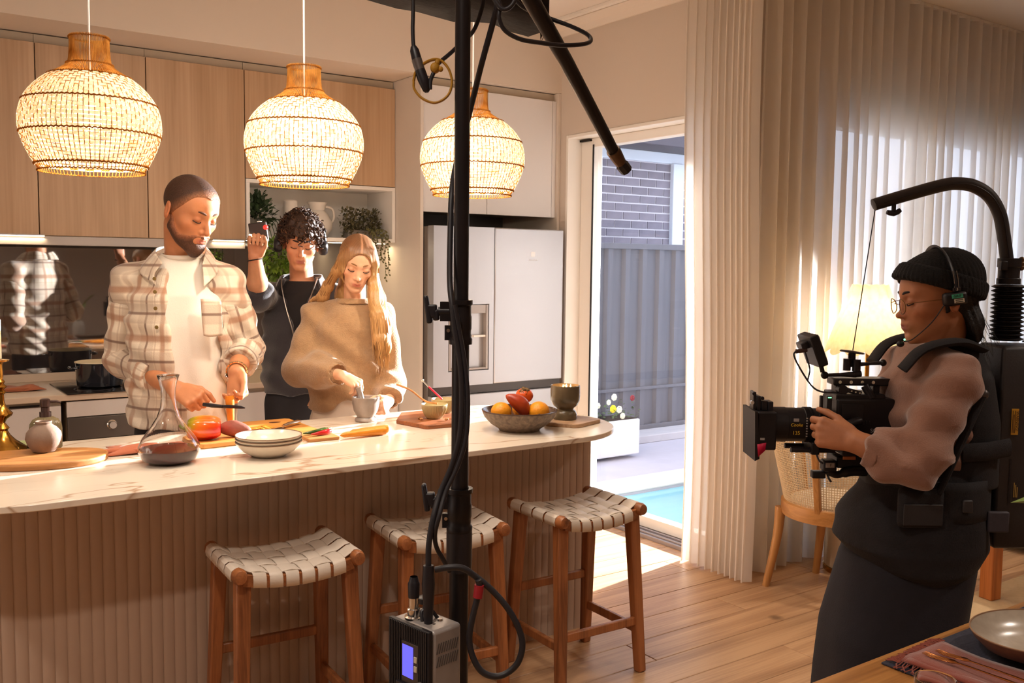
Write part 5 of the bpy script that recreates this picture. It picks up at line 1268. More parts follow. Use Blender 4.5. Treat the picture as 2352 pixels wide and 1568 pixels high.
s_fold(lambda s, o, z: (3.575 + o + 0.018 * math.sin(z * 2), 3.525 - s - 0.02 * (1.5 - z) / 1.5, z), 0.47, 0.046, 0.034, 0.012, 3.030, 4).build('cloth', M_sheer2, cu2)
MB().span((3.56, 3.05, 3.022), (3.595, 4.70, 3.039)).build('track', M_white, cu2, flat=True)

# ================================================================== lamp on a drum table
dt = thing('drum_table', 'cream drum side table with brass foot by the curtain', 'side table', (4.235, 2.87, 0))
MB().lathe([(0.0, 0.028), (0.172, 0.028), (0.175, 0.032), (0.175, 0.53), (0.170, 0.535), (0.0, 0.535)], 56).build('drum', mat('cream_lacquer', 0xDDD3BF, 0.25, var=0.03), dt)
MB().lathe([(0.0, 0.0), (0.176, 0.0), (0.178, 0.004), (0.178, 0.027), (0.0, 0.0275)], 56).build('foot_ring', M_brass, dt)
tl = thing('table_lamp', 'lit table lamp with pleated scalloped shade and brass stem', 'lamp', (4.235, 2.87, 0.536))
MB().lathe([(0.0, 0.0), (0.075, 0.0), (0.078, 0.006), (0.070, 0.016), (0.016, 0.026), (0.011, 0.04), (0.011, 0.60), (0.016, 0.61), (0.0, 0.62)], 32).build('brass_stem', M_brass, tl)
M_shade = rattan_mat('pleated_silk', 0xF3E0BC, 0xECD5AA, 0.45)
rows = []; NP = 12
for i in range(13):
    t_ = i / 12
    row = []
    for k in range(NP * 12 + 1):
        a = 2 * PI * k / (NP * 12); sc = abs(math.sin(a * NP / 2))
        r = 0.088 + (0.215 - 0.088) * (t_ ** 0.95) - 0.016 * (1 - sc) ** 1.5 * (0.5 + 0.7 * t_)
        z = 0.935 - 0.335 * t_ - (0.026 * sc * t_ ** 3 - 0.013 * t_ ** 3) + 0.006 * sc * (1 - t_) ** 3
        row.append((r * math.cos(a), r * math.sin(a), z))
    rows.append(row)
MB().grid(rows).build('pleated_shade', M_shade, tl, weld=True)
MB().lathe([(0.0, 0.66), (0.028, 0.68), (0.032, 0.71), (0.02, 0.75), (0.012, 0.77)], 18).build('bulb', M_bulb, tl)
MB().cyl((-0.085, 0, 0.86), (0.085, 0, 0.86), 0.0025, n=6).cyl((0, -0.085, 0.86), (0, 0.085, 0.86), 0.0025, n=6).cyl((0, 0, 0.62), (0, 0, 0.87), 0.004, n=8).build('shade_carrier', M_brass, tl)
l = point_light('table_lamp_light', (0, 0, 0.80), 5, (1.0, 0.76, 0.50), 0.03); l.parent = tl

# ================================================================== cane chair
ch = thing('cane_chair', 'wooden barrel chair with woven cane back before the curtain', 'chair', (3.835, 2.735, 0))
M_ashz = wood('honey_ash', 0xC08A50, 0x96642F, scale=7, axis='Z', rough=0.4, rand=0.03, ring=14)
M_ash = wood('honey_ash_ring', 0xC08A50, 0x96642F, scale=5, axis='Y', rough=0.4, rand=0.03, ring=10)
for x, y, dx, dy in ((-0.165, 0.195, -0.035, 0.045), (-0.165, -0.195, -0.03, -0.05), (0.165, 0.195, 0.01, 0.035), (0.165, -0.195, 0.01, -0.035)):
    P_ = catmull([(x, y, 0.40), (x + dx * 0.2, y + dy * 0.2, 0.25), (x + dx, y + dy, 0.0)], 6)
    MB().tube(P_, [0.026 - 0.008 * i / 12 for i in range(13)], 12).build('leg', M_ashz, ch)
def ringpt(a, rx, ry): return (rx * math.cos(a), ry * math.sin(a))
sec = [(-0.022, -0.034), (0.014, -0.036), (0.020, -0.010), (0.020, 0.030), (0.010, 0.036), (-0.020, 0.034)]
rows = []
for k in range(49):
    a = 2 * PI * k / 48; rows.append([((0.235 + o) * math.cos(a), (0.235 + o) * math.sin(a), 0.415 + z) for o, z in sec + [sec[0]]])
MB().grid(rows).build('seat_ring', M_ash, ch, weld=True)
MB().lathe([(0.222, 0.435), (0.21, 0.455), (0.16, 0.472), (0.0, 0.478)], 40).build('seat_cushion', mat('cream_boucle', 0xD6C6AE, 0.9, var=0.1, vscale=60, bump=0.5, bscale=120), ch)
AB0, AB1 = math.radians(72), math.radians(288)
def back_pt(a, z):
    r = 0.238 + 0.085 * (z - 0.44) / 0.36
    return Vector((r * math.cos(a), r * math.sin(a), z))
cn = MB()
NA = 84; NZ_ = 30
for k in range(NA + 1):
    a = AB0 + (AB1 - AB0) * k / NA
    cn.tube([back_pt(a, 0.45 + 0.35 * q / 8) for q in range(9)], 0.0019, 4, caps=False)
for q in range(NZ_ + 1):
    z = 0.45 + 0.35 * q / NZ_
    cn.tube([back_pt(AB0 + (AB1 - AB0) * k / 44, z) * 1.0 + Vector((0, 0, 0)) for k in range(45)], 0.0019, 4, caps=False)
stuff(cn.build('cane_webbing', mat('cane', 0xD7BE98, 0.6, var=0.12, vscale=40), ch))
for a, w in ((math.radians(197), 0.030), (math.radians(262), 0.026), (math.radians(110), 0.026), (AB0, 0.022), (AB1, 0.022)):
    n_ = Vector((math.cos(a), math.sin(a), 0))
    MB().beam(back_pt(a, 0.43) + n_ * 0.008, back_pt(a, 0.82) + n_ * 0.008, w, 0.020, up=n_).build('back_post', M_ashz, ch, bevel=0.005)
MB().tube([back_pt(AB0 + (AB1 - AB0) * k / 40, 0.82) + Vector((0, 0, 0.02 * math.sin(PI * k / 40))) for k in range(41)], 0.019, 10, flat=(0.8, 1.2)).build('top_rail', M_ash, ch)

# ================================================================== lounge pieces beyond the camera operator
rg = MB().prism(rounded_rect(3.55, 0.55, 6.9, 2.34, 0.02, 2), 0.0005, 0.012).build('lit_floor_rug', mat('lit_floor_sand', 0xC9AE86, 0.95, var=0.10, vscale=40, bump=0.5, bscale=200), bevel=0.004)  # rug added in place of a lamplit patch of bare floor
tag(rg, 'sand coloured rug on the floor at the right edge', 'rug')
bn = thing('wooden_bench', 'low bench with square orange wood leg behind the operator', 'bench', (4.36, 2.25, 0.0125), -0.15)
M_or = wood('orange_oak', 0xC8793A, 0x9A5422, scale=6, axis='Z', rough=0.4, rand=0.02, ring=14)
for x, y in ((0, 0), (1.25, 0), (0, -0.42), (1.25, -0.42)):
    if y < -0.3 and x < 0.5: continue
    MB().beam((x, y, 0), (x, y, 0.40), 0.068, 0.068, up=(0, 1, 0)).build('leg', M_or, bn, bevel=0.004)
MB().span((-0.04, -0.46, 0.40), (1.30, 0.04, 0.45)).build('seat_slab', M_or, bn, bevel=0.005)
so = thing('grey_sofa', 'dark grey sofa at the right edge behind the bench', 'sofa', (5.95, 2.78, 0))
M_sofa = mat('charcoal_upholstery', 0x4A4440, 0.9, var=0.15, vscale=60, bump=0.4, bscale=300)
MB().span((-0.75, -0.40, 0.06), (0.9, 0.24, 0.30)).build('base', M_sofa, so, bevel=0.03, seg=3)
for k in range(2): MB().span((-0.72 + 0.81 * k, -0.40, 0.302), (0.07 + 0.81 * k, 0.09, 0.44)).build('seat_cushion', M_sofa, so, bevel=0.04, seg=3)
MB().span((-0.75, 0.10, 0.302), (0.9, 0.24, 0.80)).build('backrest', M_sofa, so, bevel=0.04, seg=3)
for x in (-0.7, 0.85):
    for y in (-0.34, 0.18): MB().cyl((x, y, 0), (x, y, 0.062), 0.02, n=12).build('foot', M_dk, so)

# ================================================================== dining table in the corner
TZ = 0.75
tb = thing('dining_table', 'long oak dining table at the bottom right corner', 'table', (0, 0, 0))
M_tab = wood('table_oak', 0xA9763F, 0x7C4F25, scale=6, axis='X', rough=0.38, rand=0.03, ring=16)
for k in range(6):
    MB().span((0.95, 1.113 - 0.16 * (k + 1), TZ - 0.03), (3.05, 1.113 - 0.16 * k - 0.0006, TZ)).build('table_plank', M_tab, tb, bevel=0.0012)
for x in (1.25, 2.85):
    for y in (0.32, 0.98): MB().beam((x, y, 0), (x, y, TZ - 0.031), 0.06, 0.06, up=(0, 1, 0)).build('leg', M_tab, tb, bevel=0.004)
MB().span((1.2, 0.35, TZ - 0.10), (2.9, 0.37, TZ - 0.031)).span((1.2, 0.95, TZ - 0.10), (2.9, 0.97, TZ - 0.031)).build('apron', M_tab, tb, flat=True)
# ================================================================== figure building: smooth-blended volumes -> one skin
def V3(*a): return np.array(a, dtype=np.float64)
class Field:
    """A distance field on a regular grid; shapes are blended in, then skinned as one closed surface."""
    def __init__(s, lo, hi, h):
        s.h = h; s.lo = np.array(lo, float); s.hi = np.array(hi, float)
        s.ax = [np.arange(lo[i], hi[i] + h, h, dtype=np.float32) for i in range(3)]
        s.g = np.full([len(a) for a in s.ax], 0.5, dtype=np.float32)
    def _sl(s, lo, hi):
        out = []
        for i in range(3):
            a = int(max(0, math.floor((lo[i] - s.lo[i]) / s.h))); b = int(min(len(s.ax[i]), math.ceil((hi[i] - s.lo[i]) / s.h) + 1))
            if b - a < 2: return None
            out.append(slice(a, b))
        return tuple(out)
    def _put(s, lo, hi, fn, k, op):
        m = k + 4 * s.h
        sl = s._sl([x - m for x in lo], [x + m for x in hi])
        if sl is None: return
        X = s.ax[0][sl[0]][:, None, None]; Y = s.ax[1][sl[1]][None, :, None]; Z = s.ax[2][sl[2]][None, None, :]
        d = fn(X, Y, Z); g = s.g[sl]
        if op == 'add':
            q = np.maximum(k - np.abs(g - d), 0) / max(k, 1e-6)
            s.g[sl] = np.minimum(g, d) - q * q * k * 0.25
        else:
            q = np.maximum(k - np.abs(g + d), 0) / max(k, 1e-6)
            s.g[sl] = np.maximum(g, -d) + q * q * k * 0.25
    def cone(s, a, b, r1, r2=None, k=0.012, op='add', flat=False, flata=False):
        a, b = np.array(a, float), np.array(b, float); r2 = r1 if r2 is None else r2
        ab = b - a; L2 = float(ab @ ab) + 1e-12; n = ab / math.sqrt(L2)
        def fn(X, Y, Z):
            t = np.clip(((X - a[0]) * ab[0] + (Y - a[1]) * ab[1] + (Z - a[2]) * ab[2]) / L2, 0, 1)
            d = np.sqrt((X - a[0] - ab[0] * t) ** 2 + (Y - a[1] - ab[1] * t) ** 2 + (Z - a[2] - ab[2] * t) ** 2) - (r1 + (r2 - r1) * t)
            if flat: d = np.maximum(d, (X - b[0]) * n[0] + (Y - b[1]) * n[1] + (Z - b[2]) * n[2])
            if flata: d = np.maximum(d, -((X - a[0]) * n[0] + (Y - a[1]) * n[1] + (Z - a[2]) * n[2]))
            return d.astype(np.float32)
        r = max(r1, r2)
        s._put(np.minimum(a, b) - r, np.maximum(a, b) + r, fn, k, op); return s
    def chain(s, pts, rs, k=0.012, flat=False):
        for i in range(len(pts) - 1): s.cone(pts[i], pts[i + 1], rs[i], rs[i + 1], k, flat=flat and i == len(pts) - 2)
        return s
    def ell(s, c, r, R=None, k=0.012, op='add'):
        c = np.array(c, float); r = np.array(r if hasattr(r, '__len__') else (r, r, r), float)
        Ri = np.eye(3) if R is None else np.array(R, float).T
        def fn(X, Y, Z):
            x, y, z = X - c[0], Y - c[1], Z - c[2]
            p = [Ri[i][0] * x + Ri[i][1] * y + Ri[i][2] * z for i in range(3)]
            k0 = np.sqrt(sum((p[i] / r[i]) ** 2 for i in range(3))); k1 = np.sqrt(sum((p[i] / r[i] ** 2) ** 2 for i in range(3))) + 1e-9
            return (k0 * (k0 - 1) / k1).astype(np.float32)
        m = float(r.max()); s._put(c - m, c + m, fn, k, op); return s
    def loft(s, tbl, k=0.02, op='add', p=2.3):
        """Stack of oval sections: rows (z, cx, cy, rx, ry)."""
        T = np.array(tbl, float); T = T[np.argsort(T[:, 0])]
        def fn(X, Y, Z):
            z = Z[0, 0, :]
            cx, cy, rx, ry = (np.interp(z, T[:, 0], T[:, i])[None, None, :] for i in (1, 2, 3, 4))
            q = (np.abs((X - cx) / rx) ** p + np.abs((Y - cy) / ry) ** p) ** (1 / p)
            d = (q - 1) * np.minimum(rx, ry)
            return np.maximum(d, np.maximum(Z - T[-1, 0], T[0, 0] - Z)).astype(np.float32)
        lo = [min(T[:, 1] - T[:, 3]), min(T[:, 2] - T[:, 4]), T[0, 0]]; hi = [max(T[:, 1] + T[:, 3]), max(T[:, 2] + T[:, 4]), T[-1, 0]]
        s._put(lo, hi, fn, k, op); return s
    def cut(s, fn, k=0.004, lo=None, hi=None):
        """Remove where fn < 0."""
        s._put(s.lo if lo is None else lo, s.hi if hi is None else hi, lambda X, Y, Z: np.broadcast_to(fn(X, Y, Z), np.broadcast_shapes(X.shape, Y.shape, Z.shape)).astype(np.float32), k, 'sub'); return s
    def keep(s, fn, k=0.004):
        return s.cut(fn, k)
    def wrinkle(s, fn):
        X = s.ax[0][:, None, None]; Y = s.ax[1][None, :, None]; Z = s.ax[2][None, None, :]
        m = np.abs(s.g) < 0.05
        w = np.broadcast_to(fn(X, Y, Z), s.g.shape)
        s.g = np.where(m, s.g + w, s.g).astype(np.float32); return s
    def skin(s):
        """Surface nets."""
        g = s.g; sg = g < 0
        nx, ny, nz = g.shape
        cnt = np.zeros((nx - 1, ny - 1, nz - 1), np.uint8)
        c8 = [(i, j, k) for i in (0, 1) for j in (0, 1) for k in (0, 1)]
        for i, j, k in c8: cnt += sg[i:nx - 1 + i, j:ny - 1 + j, k:nz - 1 + k]
        cells = np.argwhere((cnt > 0) & (cnt < 8))
        if len(cells) == 0: return np.zeros((0, 3)), np.zeros((0, 4), int)
        idx = np.full(cnt.shape, -1, np.int32); idx[tuple(cells.T)] = np.arange(len(cells))
        acc = np.zeros((len(cells), 3)); n = np.zeros(len(cells))
        val = {c: g[cells[:, 0] + c[0], cells[:, 1] + c[1], cells[:, 2] + c[2]].astype(float) for c in c8}
        for a in c8:
            for ax in range(3):
                if a[ax]: continue
                b = list(a); b[ax] = 1; b = tuple(b)
                va, vb = val[a], val[b]; m = (va < 0) != (vb < 0)
                t = np.where(m, va / np.where(m, va - vb, 1), 0)
                pt = np.tile(np.array(a, float), (len(cells), 1)); pt[:, ax] = t
                acc += pt * m[:, None]; n += m
        verts = (cells + acc / n[:, None]) * s.h + s.lo
        quads = []
        for ax in range(3):
            o1, o2 = [i for i in range(3) if i != ax]
            sl_a = [slice(None)] * 3; sl_b = [slice(None)] * 3
            sl_a[ax] = slice(0, -1); sl_b[ax] = slice(1, None)
            A, B = sg[tuple(sl_a)], sg[tuple(sl_b)]
            e = np.argwhere(A != B)
            e = e[(e[:, o1] > 0) & (e[:, o2] > 0) & (e[:, o1] < g.shape[o1] - 1) & (e[:, o2] < g.shape[o2] - 1)]
            inside = A[tuple(e.T)]
            def cid(d1, d2):
                q = e.copy(); q[:, o1] -= d1; q[:, o2] -= d2; return idx[tuple(q.T)]
            q = np.stack([cid(1, 1), cid(0, 1), cid(0, 0), cid(1, 0)], 1)
            flip = inside if ax != 1 else ~inside
            q = np.where(flip[:, None], q, q[:, ::-1])
            quads.append(q)
        Q = np.concatenate(quads); Q = Q[(Q >= 0).all(1)]
        return verts, Q
def np_mesh(name, v, q, m, parent, tone=None, uv=None, relax=1):
    if relax:
        for _ in range(relax):                       # light smoothing along the edges
            s = np.zeros_like(v); c = np.zeros(len(v))
            for i in range(4):
                a, b = q[:, i], q[:, (i + 1) % 4]
                np.add.at(s, a, v[b]); np.add.at(c, a, 1); np.add.at(s, b, v[a]); np.add.at(c, b, 1)
            v = v * 0.45 + (s / np.maximum(c, 1)[:, None]) * 0.55
    me = bpy.data.meshes.new(name)
    me.vertices.add(len(v)); me.vertices.foreach_set('co', v.astype(np.float32).ravel())
    me.loops.add(len(q) * 4); me.loops.foreach_set('vertex_index', q.astype(np.int32).ravel())
    me.polygons.add(len(q)); me.polygons.foreach_set('loop_start', np.arange(0, len(q) * 4, 4, dtype=np.int32))
    me.polygons.foreach_set('loop_total', np.full(len(q), 4, np.int32))
    me.update(calc_edges=True); me.validate()
    me.polygons.foreach_set('use_smooth', np.ones(len(me.polygons), bool))
    if tone is not None:
        a = me.color_attributes.new('tone', 'FLOAT_COLOR', 'POINT')
        t = tone(v) if callable(tone) else np.tile(np.array(tone[:3]), (len(v), 1))
        a.data.foreach_set('color', np.concatenate([t, np.ones((len(v), 1))], 1).astype(np.float32).ravel())
    if uv is not None:
        a = me.attributes.new('weave', 'FLOAT_VECTOR', 'POINT'); w = uv(v)
        a.data.foreach_set('vector', np.concatenate([w, np.zeros((len(v), 3 - w.shape[1]))], 1).astype(np.float32).ravel())
    return link(name, me, m, parent)
def lin(h): return np.array(hexc(h)[:3])
def rotm(yaw, pitch, roll=0.0):
    return np.array((Matrix.Rotation(math.radians(yaw), 3, 'Z') @ Matrix.Rotation(math.radians(pitch), 3, 'X') @ Matrix.Rotation(math.radians(roll), 3, 'Y')))
class Head:
    """Head frame: face toward -Y, up +Z, scaled and turned into the figure's own space."""
    def __init__(s, c, yaw, pitch, roll=0, k=1.0, jaw=1.0, nose=1.0, fem=0.0):
        s.c = np.array(c, float); s.R = rotm(yaw, pitch, roll); s.k = k; s.jaw = jaw; s.nose = nose; s.fem = fem
    def P(s, x, y, z): return s.c + s.R @ (np.array((x, y, z)) * s.k)
    def inv(s, v): return ((v - s.c) @ s.R) / s.k
    def shape(s, F, off=0.0, feats=True, ears=True):
        k = s.k; E = lambda c, r, kk=0.02, op='add', Rx=0: F.ell(s.P(*c), [(q + off) * k for q in r], s.R if not Rx else s.R @ rotm(0, Rx), kk * k, op)
        Cn = lambda a, b, r1, r2, kk=0.01, op='add': F.cone(s.P(*a), s.P(*b), (r1 + off) * k, (r2 + off) * k, kk * k, op)
        j = s.jaw
        E((0, 0.018, 0.036), (0.0745, 0.094, 0.083), 0.01)
        E((0, -0.022, 0.040), (0.066, 0.068, 0.060), 0.03)
        E((0, -0.030, -0.028), (0.0590 * (0.5 + 0.5 * j), 0.064, 0.070), 0.03)
        E((0, -0.030, -0.066), (0.046 * j, 0.055, 0.045), 0.025)
        for q in (-1, 1): E((q * 0.044, -0.052, -0.018), (0.020, 0.024, 0.018), 0.02)
        for q in (-1, 1): Cn((q * 0.052 * j, 0.000, -0.052), (q * 0.018 * j, -0.068, -0.096), 0.013, 0.013, 0.02)
        E((0, -0.074, -0.093), (0.020 * j, 0.016, 0.016), 0.018)
        if feats:
            Cn((-0.040, -0.068, 0.030), (0, -0.080, 0.026), 0.010, 0.011, 0.014); Cn((0.040, -0.068, 0.030), (0, -0.080, 0.026), 0.010, 0.011, 0.014)
            for q in (-1, 1): E((q * 0.031, -0.099, 0.008), (0.019, 0.018, 0.013), 0.010, 'sub')
            for q in (-1, 1): E((q * 0.031, -0.0745, 0.007), (0.0150, 0.0135, 0.0120), 0.003)
            n = s.nose
            Cn((0, -0.084, 0.016), (0, -0.1035 * (0.5 + 0.5 * n) - 0.0, -0.026), 0.0065, 0.0095, 0.010)
            E((0, -0.1045 - 0.004 * (n - 1), -0.030), (0.0105, 0.010, 0.0095), 0.008)
            for q in (-1, 1): E((q * 0.0125, -0.093, -0.033), (0.0075, 0.009, 0.007), 0.006)
            for q in (-1, 1): E((q * 0.006, -0.100, -0.0405), (0.0035, 0.005, 0.004), 0.003, 'sub')
            E((0, -0.084, -0.062), (0.026, 0.013, 0.020), 0.014)
            Cn((-0.019, -0.086, -0.0600), (0, -0.0945, -0.0575), 0.0038, 0.0055, 0.006); Cn((0.019, -0.086, -0.0600), (0, -0.0945, -0.0575), 0.0038, 0.0055, 0.006)
            Cn((-0.016, -0.0865, -0.0670), (0.016, -0.0865, -0.0670), 0.0058, 0.0058, 0.006); E((0, -0.0915, -0.0680), (0.012, 0.0065, 0.0055), 0.006)
            Cn((-0.022, -0.0905, -0.0622), (0.022, -0.0905, -0.0622), 0.0014, 0.0014, 0.003, 'sub'); Cn((-0.012, -0.0985, -0.0620), (0.012, -0.0985, -0.0620), 0.0018, 0.0018, 0.003, 'sub')
            E((0, -0.0925, -0.080), (0.014, 0.006, 0.005), 0.010, 'sub')
        if ears:
            for q in (-1, 1):
                F.ell(s.P(q * 0.077, 0.018, -0.004), [(x + off) * k for x in (0.0075, 0.019, 0.030)], s.R @ rotm(q * 22, -12), 0.006 * k)
                if feats: F.ell(s.P(q * 0.0865, 0.012, 0.000), [x * k for x in (0.006, 0.010, 0.017)], s.R @ rotm(q * 22, -12), 0.004 * k, 'sub')
    def tones(s, v, base, lip=None, stub=None, stub_amt=0.0):
        """Skin tones: redder cheeks, nose and ears, lips, stubble."""
        p = s.inv(v); t = np.tile(base, (len(v), 1))
        def blob(c, r): return np.exp(-(((p - np.array(c)) / np.array(r)) ** 2).sum(1))
        red = 0.35 * (blob((0.045, -0.06, -0.025), (0.028, 0.04, 0.025)) + blob((-0.045, -0.06, -0.025), (0.028, 0.04, 0.025))) + 0.35 * blob((0, -0.105, -0.03), (0.02, 0.02, 0.016)) + 0.4 * (np.abs(p[:, 0]) > 0.076) * (np.abs(p[:, 2]) < 0.04)
        t = t * (1 - red[:, None] * np.array((0.0, 0.28, 0.32)))
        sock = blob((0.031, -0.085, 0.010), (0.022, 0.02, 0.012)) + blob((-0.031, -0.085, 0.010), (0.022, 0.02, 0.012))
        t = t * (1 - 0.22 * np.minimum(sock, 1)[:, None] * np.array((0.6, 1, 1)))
        if lip is not None:
            m = np.exp(-((p[:, 0] / 0.021) ** 4 + ((p[:, 2] + 0.0628) / 0.0095) ** 4)) * (p[:, 1] < -0.078)
            t = t * (1 - m[:, None]) + m[:, None] * lip
        if stub is not None and stub_amt:
            m = stub_amt * np.clip((-0.030 - p[:, 2]) / 0.02, 0, 1) * (p[:, 1] < 0.02)
            m = np.clip(m, 0, 1); t = t * (1 - m[:, None]) + m[:, None] * stub
        return t
    def brows(s, parent, col, thick=1.0, lift=0.0):
        for q in (-1, 1):
            pts = [s.P(q * x, y, z + lift) for x, y, z in ((0.012, -0.0925, 0.0285), (0.024, -0.0895, 0.0325), (0.038, -0.0810, 0.0335), (0.050, -0.066, 0.0285))]
            MB().tube(catmull(pts, 4), [0.0034 * thick * s.k * f for f in (0.8, 1, 1.05, 1.1, 1.1, 1.05, 1.0, 0.9, 0.8, 0.7, 0.6, 0.5, 0.3)], 6).build('eyebrow', mat('hair_%06x' % col, col, 0.7, var=0.2, vscale=200), parent)
    def lashes(s, parent, col=0x241814):
        for q in (-1, 1):
            pts = [s.P(q * x, y, z) for x, y, z in ((0.0165, -0.0840, 0.0010), (0.024, -0.0885, -0.0020), (0.032, -0.0890, -0.0030), (0.040, -0.0860, -0.0015), (0.0475, -0.0790, 0.0020))]
            MB().tube(catmull(pts, 4), 0.0016 * s.k, 5).build('eyelash', mat('lash_dark', col, 0.8), parent)
    def local(s, X, Y, Z):
        return [(s.R[0][i] * (X - s.c[0]) + s.R[1][i] * (Y - s.c[1]) + s.R[2][i] * (Z - s.c[2])) / s.k for i in range(3)]
def hand(F, W, d, n, hint, curls, thumb=(0.35, 0.4, 0.75), k=1.0, spread=0.05, grow=1.0):
    """Palm, four fingers and a thumb. W wrist, d wrist->knuckles, n palm direction, hint points to the thumb side."""
    W, d, n = (np.array(x, float) for x in (W, d, n)); d /= np.linalg.norm(d); n = n - d * (n @ d); n /= np.linalg.norm(n)
    a = np.cross(n, d); side = 1.0 if a @ np.array(hint, float) > 0 else -1.0; a = a * side
    def rot(v, ax, ang):
        c, s_ = math.cos(ang), math.sin(ang); return v * c + np.cross(ax, v) * s_ + ax * (ax @ v) * (1 - c)
    bend = np.cross(d, n); bend /= np.linalg.norm(bend)
    kn = [W + (d * l + a * o) * k for l, o in ((0.090, 0.030), (0.094, 0.010), (0.090, -0.010), (0.083, -0.028))]
    for i, q in enumerate(kn):
        F.cone(W + a * (0.014 - 0.009 * i) * k + d * 0.005 * k, q, 0.0150 * k, 0.0125 * k, 0.010 * k)
    F.ell(W + (d * 0.05 + n * 0.004) * k, [0.036 * k, 0.030 * k, 0.014 * k], np.stack([d, a, n], 1), 0.012 * k)
    F.ell(W + (d * 0.035 + a * 0.026 + n * 0.008) * k, [0.030 * k, 0.015 * k, 0.014 * k], np.stack([d, a, n], 1), 0.010 * k)
    tips = []
    for i, (q, L) in enumerate(zip(kn, (0.072, 0.080, 0.074, 0.058))):
        c = curls[i + 1] if hasattr(curls, '__len__') else curls
        dd = rot(d, n, -side * spread * (1.5 - i)); p = q; ang = 0
        for j, (fr, mx) in enumerate(((0.46, 80), (0.31, 100), (0.23, 62))):
            cj = c[j] if hasattr(c, '__len__') else c
            ang += math.radians(mx) * cj
            v = rot(dd, bend, ang)
            r1, r2 = ((0.0098, 0.0088), (0.0088, 0.0080), (0.0080, 0.0068))[j]
            e = p + v * L * fr * k
            F.cone(p, e, r1 * k * grow * (0.9 if i == 3 else 1), r2 * k * grow * (0.9 if i == 3 else 1), 0.0035 * k); p = e
        tips.append(p)
    b = W + (d * 0.024 + a * 0.026 + n * 0.006) * k
    v = d * math.cos(thumb[2]) + a * math.sin(thumb[2]) + n * 0.30; v /= np.linalg.norm(v)
    v = rot(v, d, side * 0.0)
    e = b + v * 0.042 * k; F.cone(b, e, 0.0145 * k, 0.0108 * k, 0.008 * k)
    ax = np.cross(v, n * thumb[0] * 2 + d * 0.8 - a * 0.4); ax /= np.linalg.norm(ax) + 1e-9
    v2 = rot(v, ax, thumb[0]); e2 = e + v2 * 0.034 * k; F.cone(e, e2, 0.0106 * k, 0.0095 * k, 0.004 * k)
    v3 = rot(v2, ax, thumb[1]); e3 = e2 + v3 * 0.026 * k; F.cone(e2, e3, 0.0095 * k, 0.0075 * k, 0.003 * k)
    return kn, tips, e3
M_skin = vcol_mat('skin', 0.48, bump=0.05, bscale=220, subs=0.12, spec=0.35, mottle=0.05, mscale=45)
M_hair = vcol_mat('hair', 0.55, bump=0.5, bscale=260, spec=0.35, mottle=0.25, mscale=160)
# ================================================================== man in the plaid overshirt
def plaid():
    m, nt, b = new_mat('plaid_flannel'); MATS['plaid_flannel'] = m
    N, L = nt.nodes, nt.links
    at = N.new('ShaderNodeAttribute'); at.attribute_name = 'weave'
    sp = N.new('ShaderNodeSeparateXYZ'); L.new(at.outputs['Vector'], sp.inputs[0])
    def math_(op, a, b_=None, c=None):
        n = N.new('ShaderNodeMath'); n.operation = op
        for i, x in enumerate((a, b_, c)):
            if x is None: continue
            if isinstance(x, (int, float)): n.inputs[i].default_value = x
            else: L.new(x, n.inputs[i])
        return n.outputs[0]
    def band(f, c, w, soft):
        d = math_('ABSOLUTE', math_('SUBTRACT', f, c))
        r = N.new('ShaderNodeMapRange'); r.inputs['From Min'].default_value = w; r.inputs['From Max'].default_value = w + soft
        r.inputs['To Min'].default_value = 1; r.inputs['To Max'].default_value = 0; L.new(d, r.inputs['Value']); return r.outputs[0]
    col = None
    base = N.new('ShaderNodeRGB'); base.outputs[0].default_value = hexc(0xE6D8C4); col = base.outputs[0]
    def mix(fac, c2, amt):
        nonlocal col
        mx = N.new('ShaderNodeMixRGB'); L.new(math_('MULTIPLY', fac, amt), mx.inputs['Fac']); L.new(col, mx.inputs['Color1']); mx.inputs['Color2'].default_value = hexc(c2); col = mx.outputs['Color']
    fu = math_('FRACT', math_('MULTIPLY', sp.outputs['X'], 1 / 0.170)); fv = math_('FRACT', math_('MULTIPLY', sp.outputs['Y'], 1 / 0.185))
    for f in (fu, fv):
        mix(band(f, 0.30, 0.19, 0.03), 0xB4A18F, 0.50)
        mix(band(f, 0.78, 0.045, 0.05), 0xA8795C, 0.75)
        mix(band(f, 0.30, 0.018, 0.02), 0x6B4B3E, 0.80)
        mix(band(f, 0.55, 0.012, 0.02), 0xA88C76, 0.45)
    ns = N.new('ShaderNodeTexNoise'); ns.inputs['Scale'].default_value = 300; tc = N.new('ShaderNodeTexCoord'); L.new(tc.outputs['Object'], ns.inputs['Vector'])
    L.new(col, b.inputs['Base Color']); b.inputs['Roughness'].default_value = 0.9; b.inputs['Sheen Weight'].default_value = 0.3
    bp = N.new('ShaderNodeBump'); bp.inputs['Strength'].default_value = 0.3; bp.inputs['Distance'].default_value = 0.003; L.new(ns.outputs['Fac'], bp.inputs['Height']); L.new(bp.outputs['Normal'], b.inputs['Normal'])
    return m
def seg_dist(v, a, b):
    a, b = np.array(a), np.array(b); ab = b - a; t = np.clip(((v - a) @ ab) / (ab @ ab), 0, 1)
    q = v - a - t[:, None] * ab; return np.linalg.norm(q, axis=1), t * np.linalg.norm(ab), q
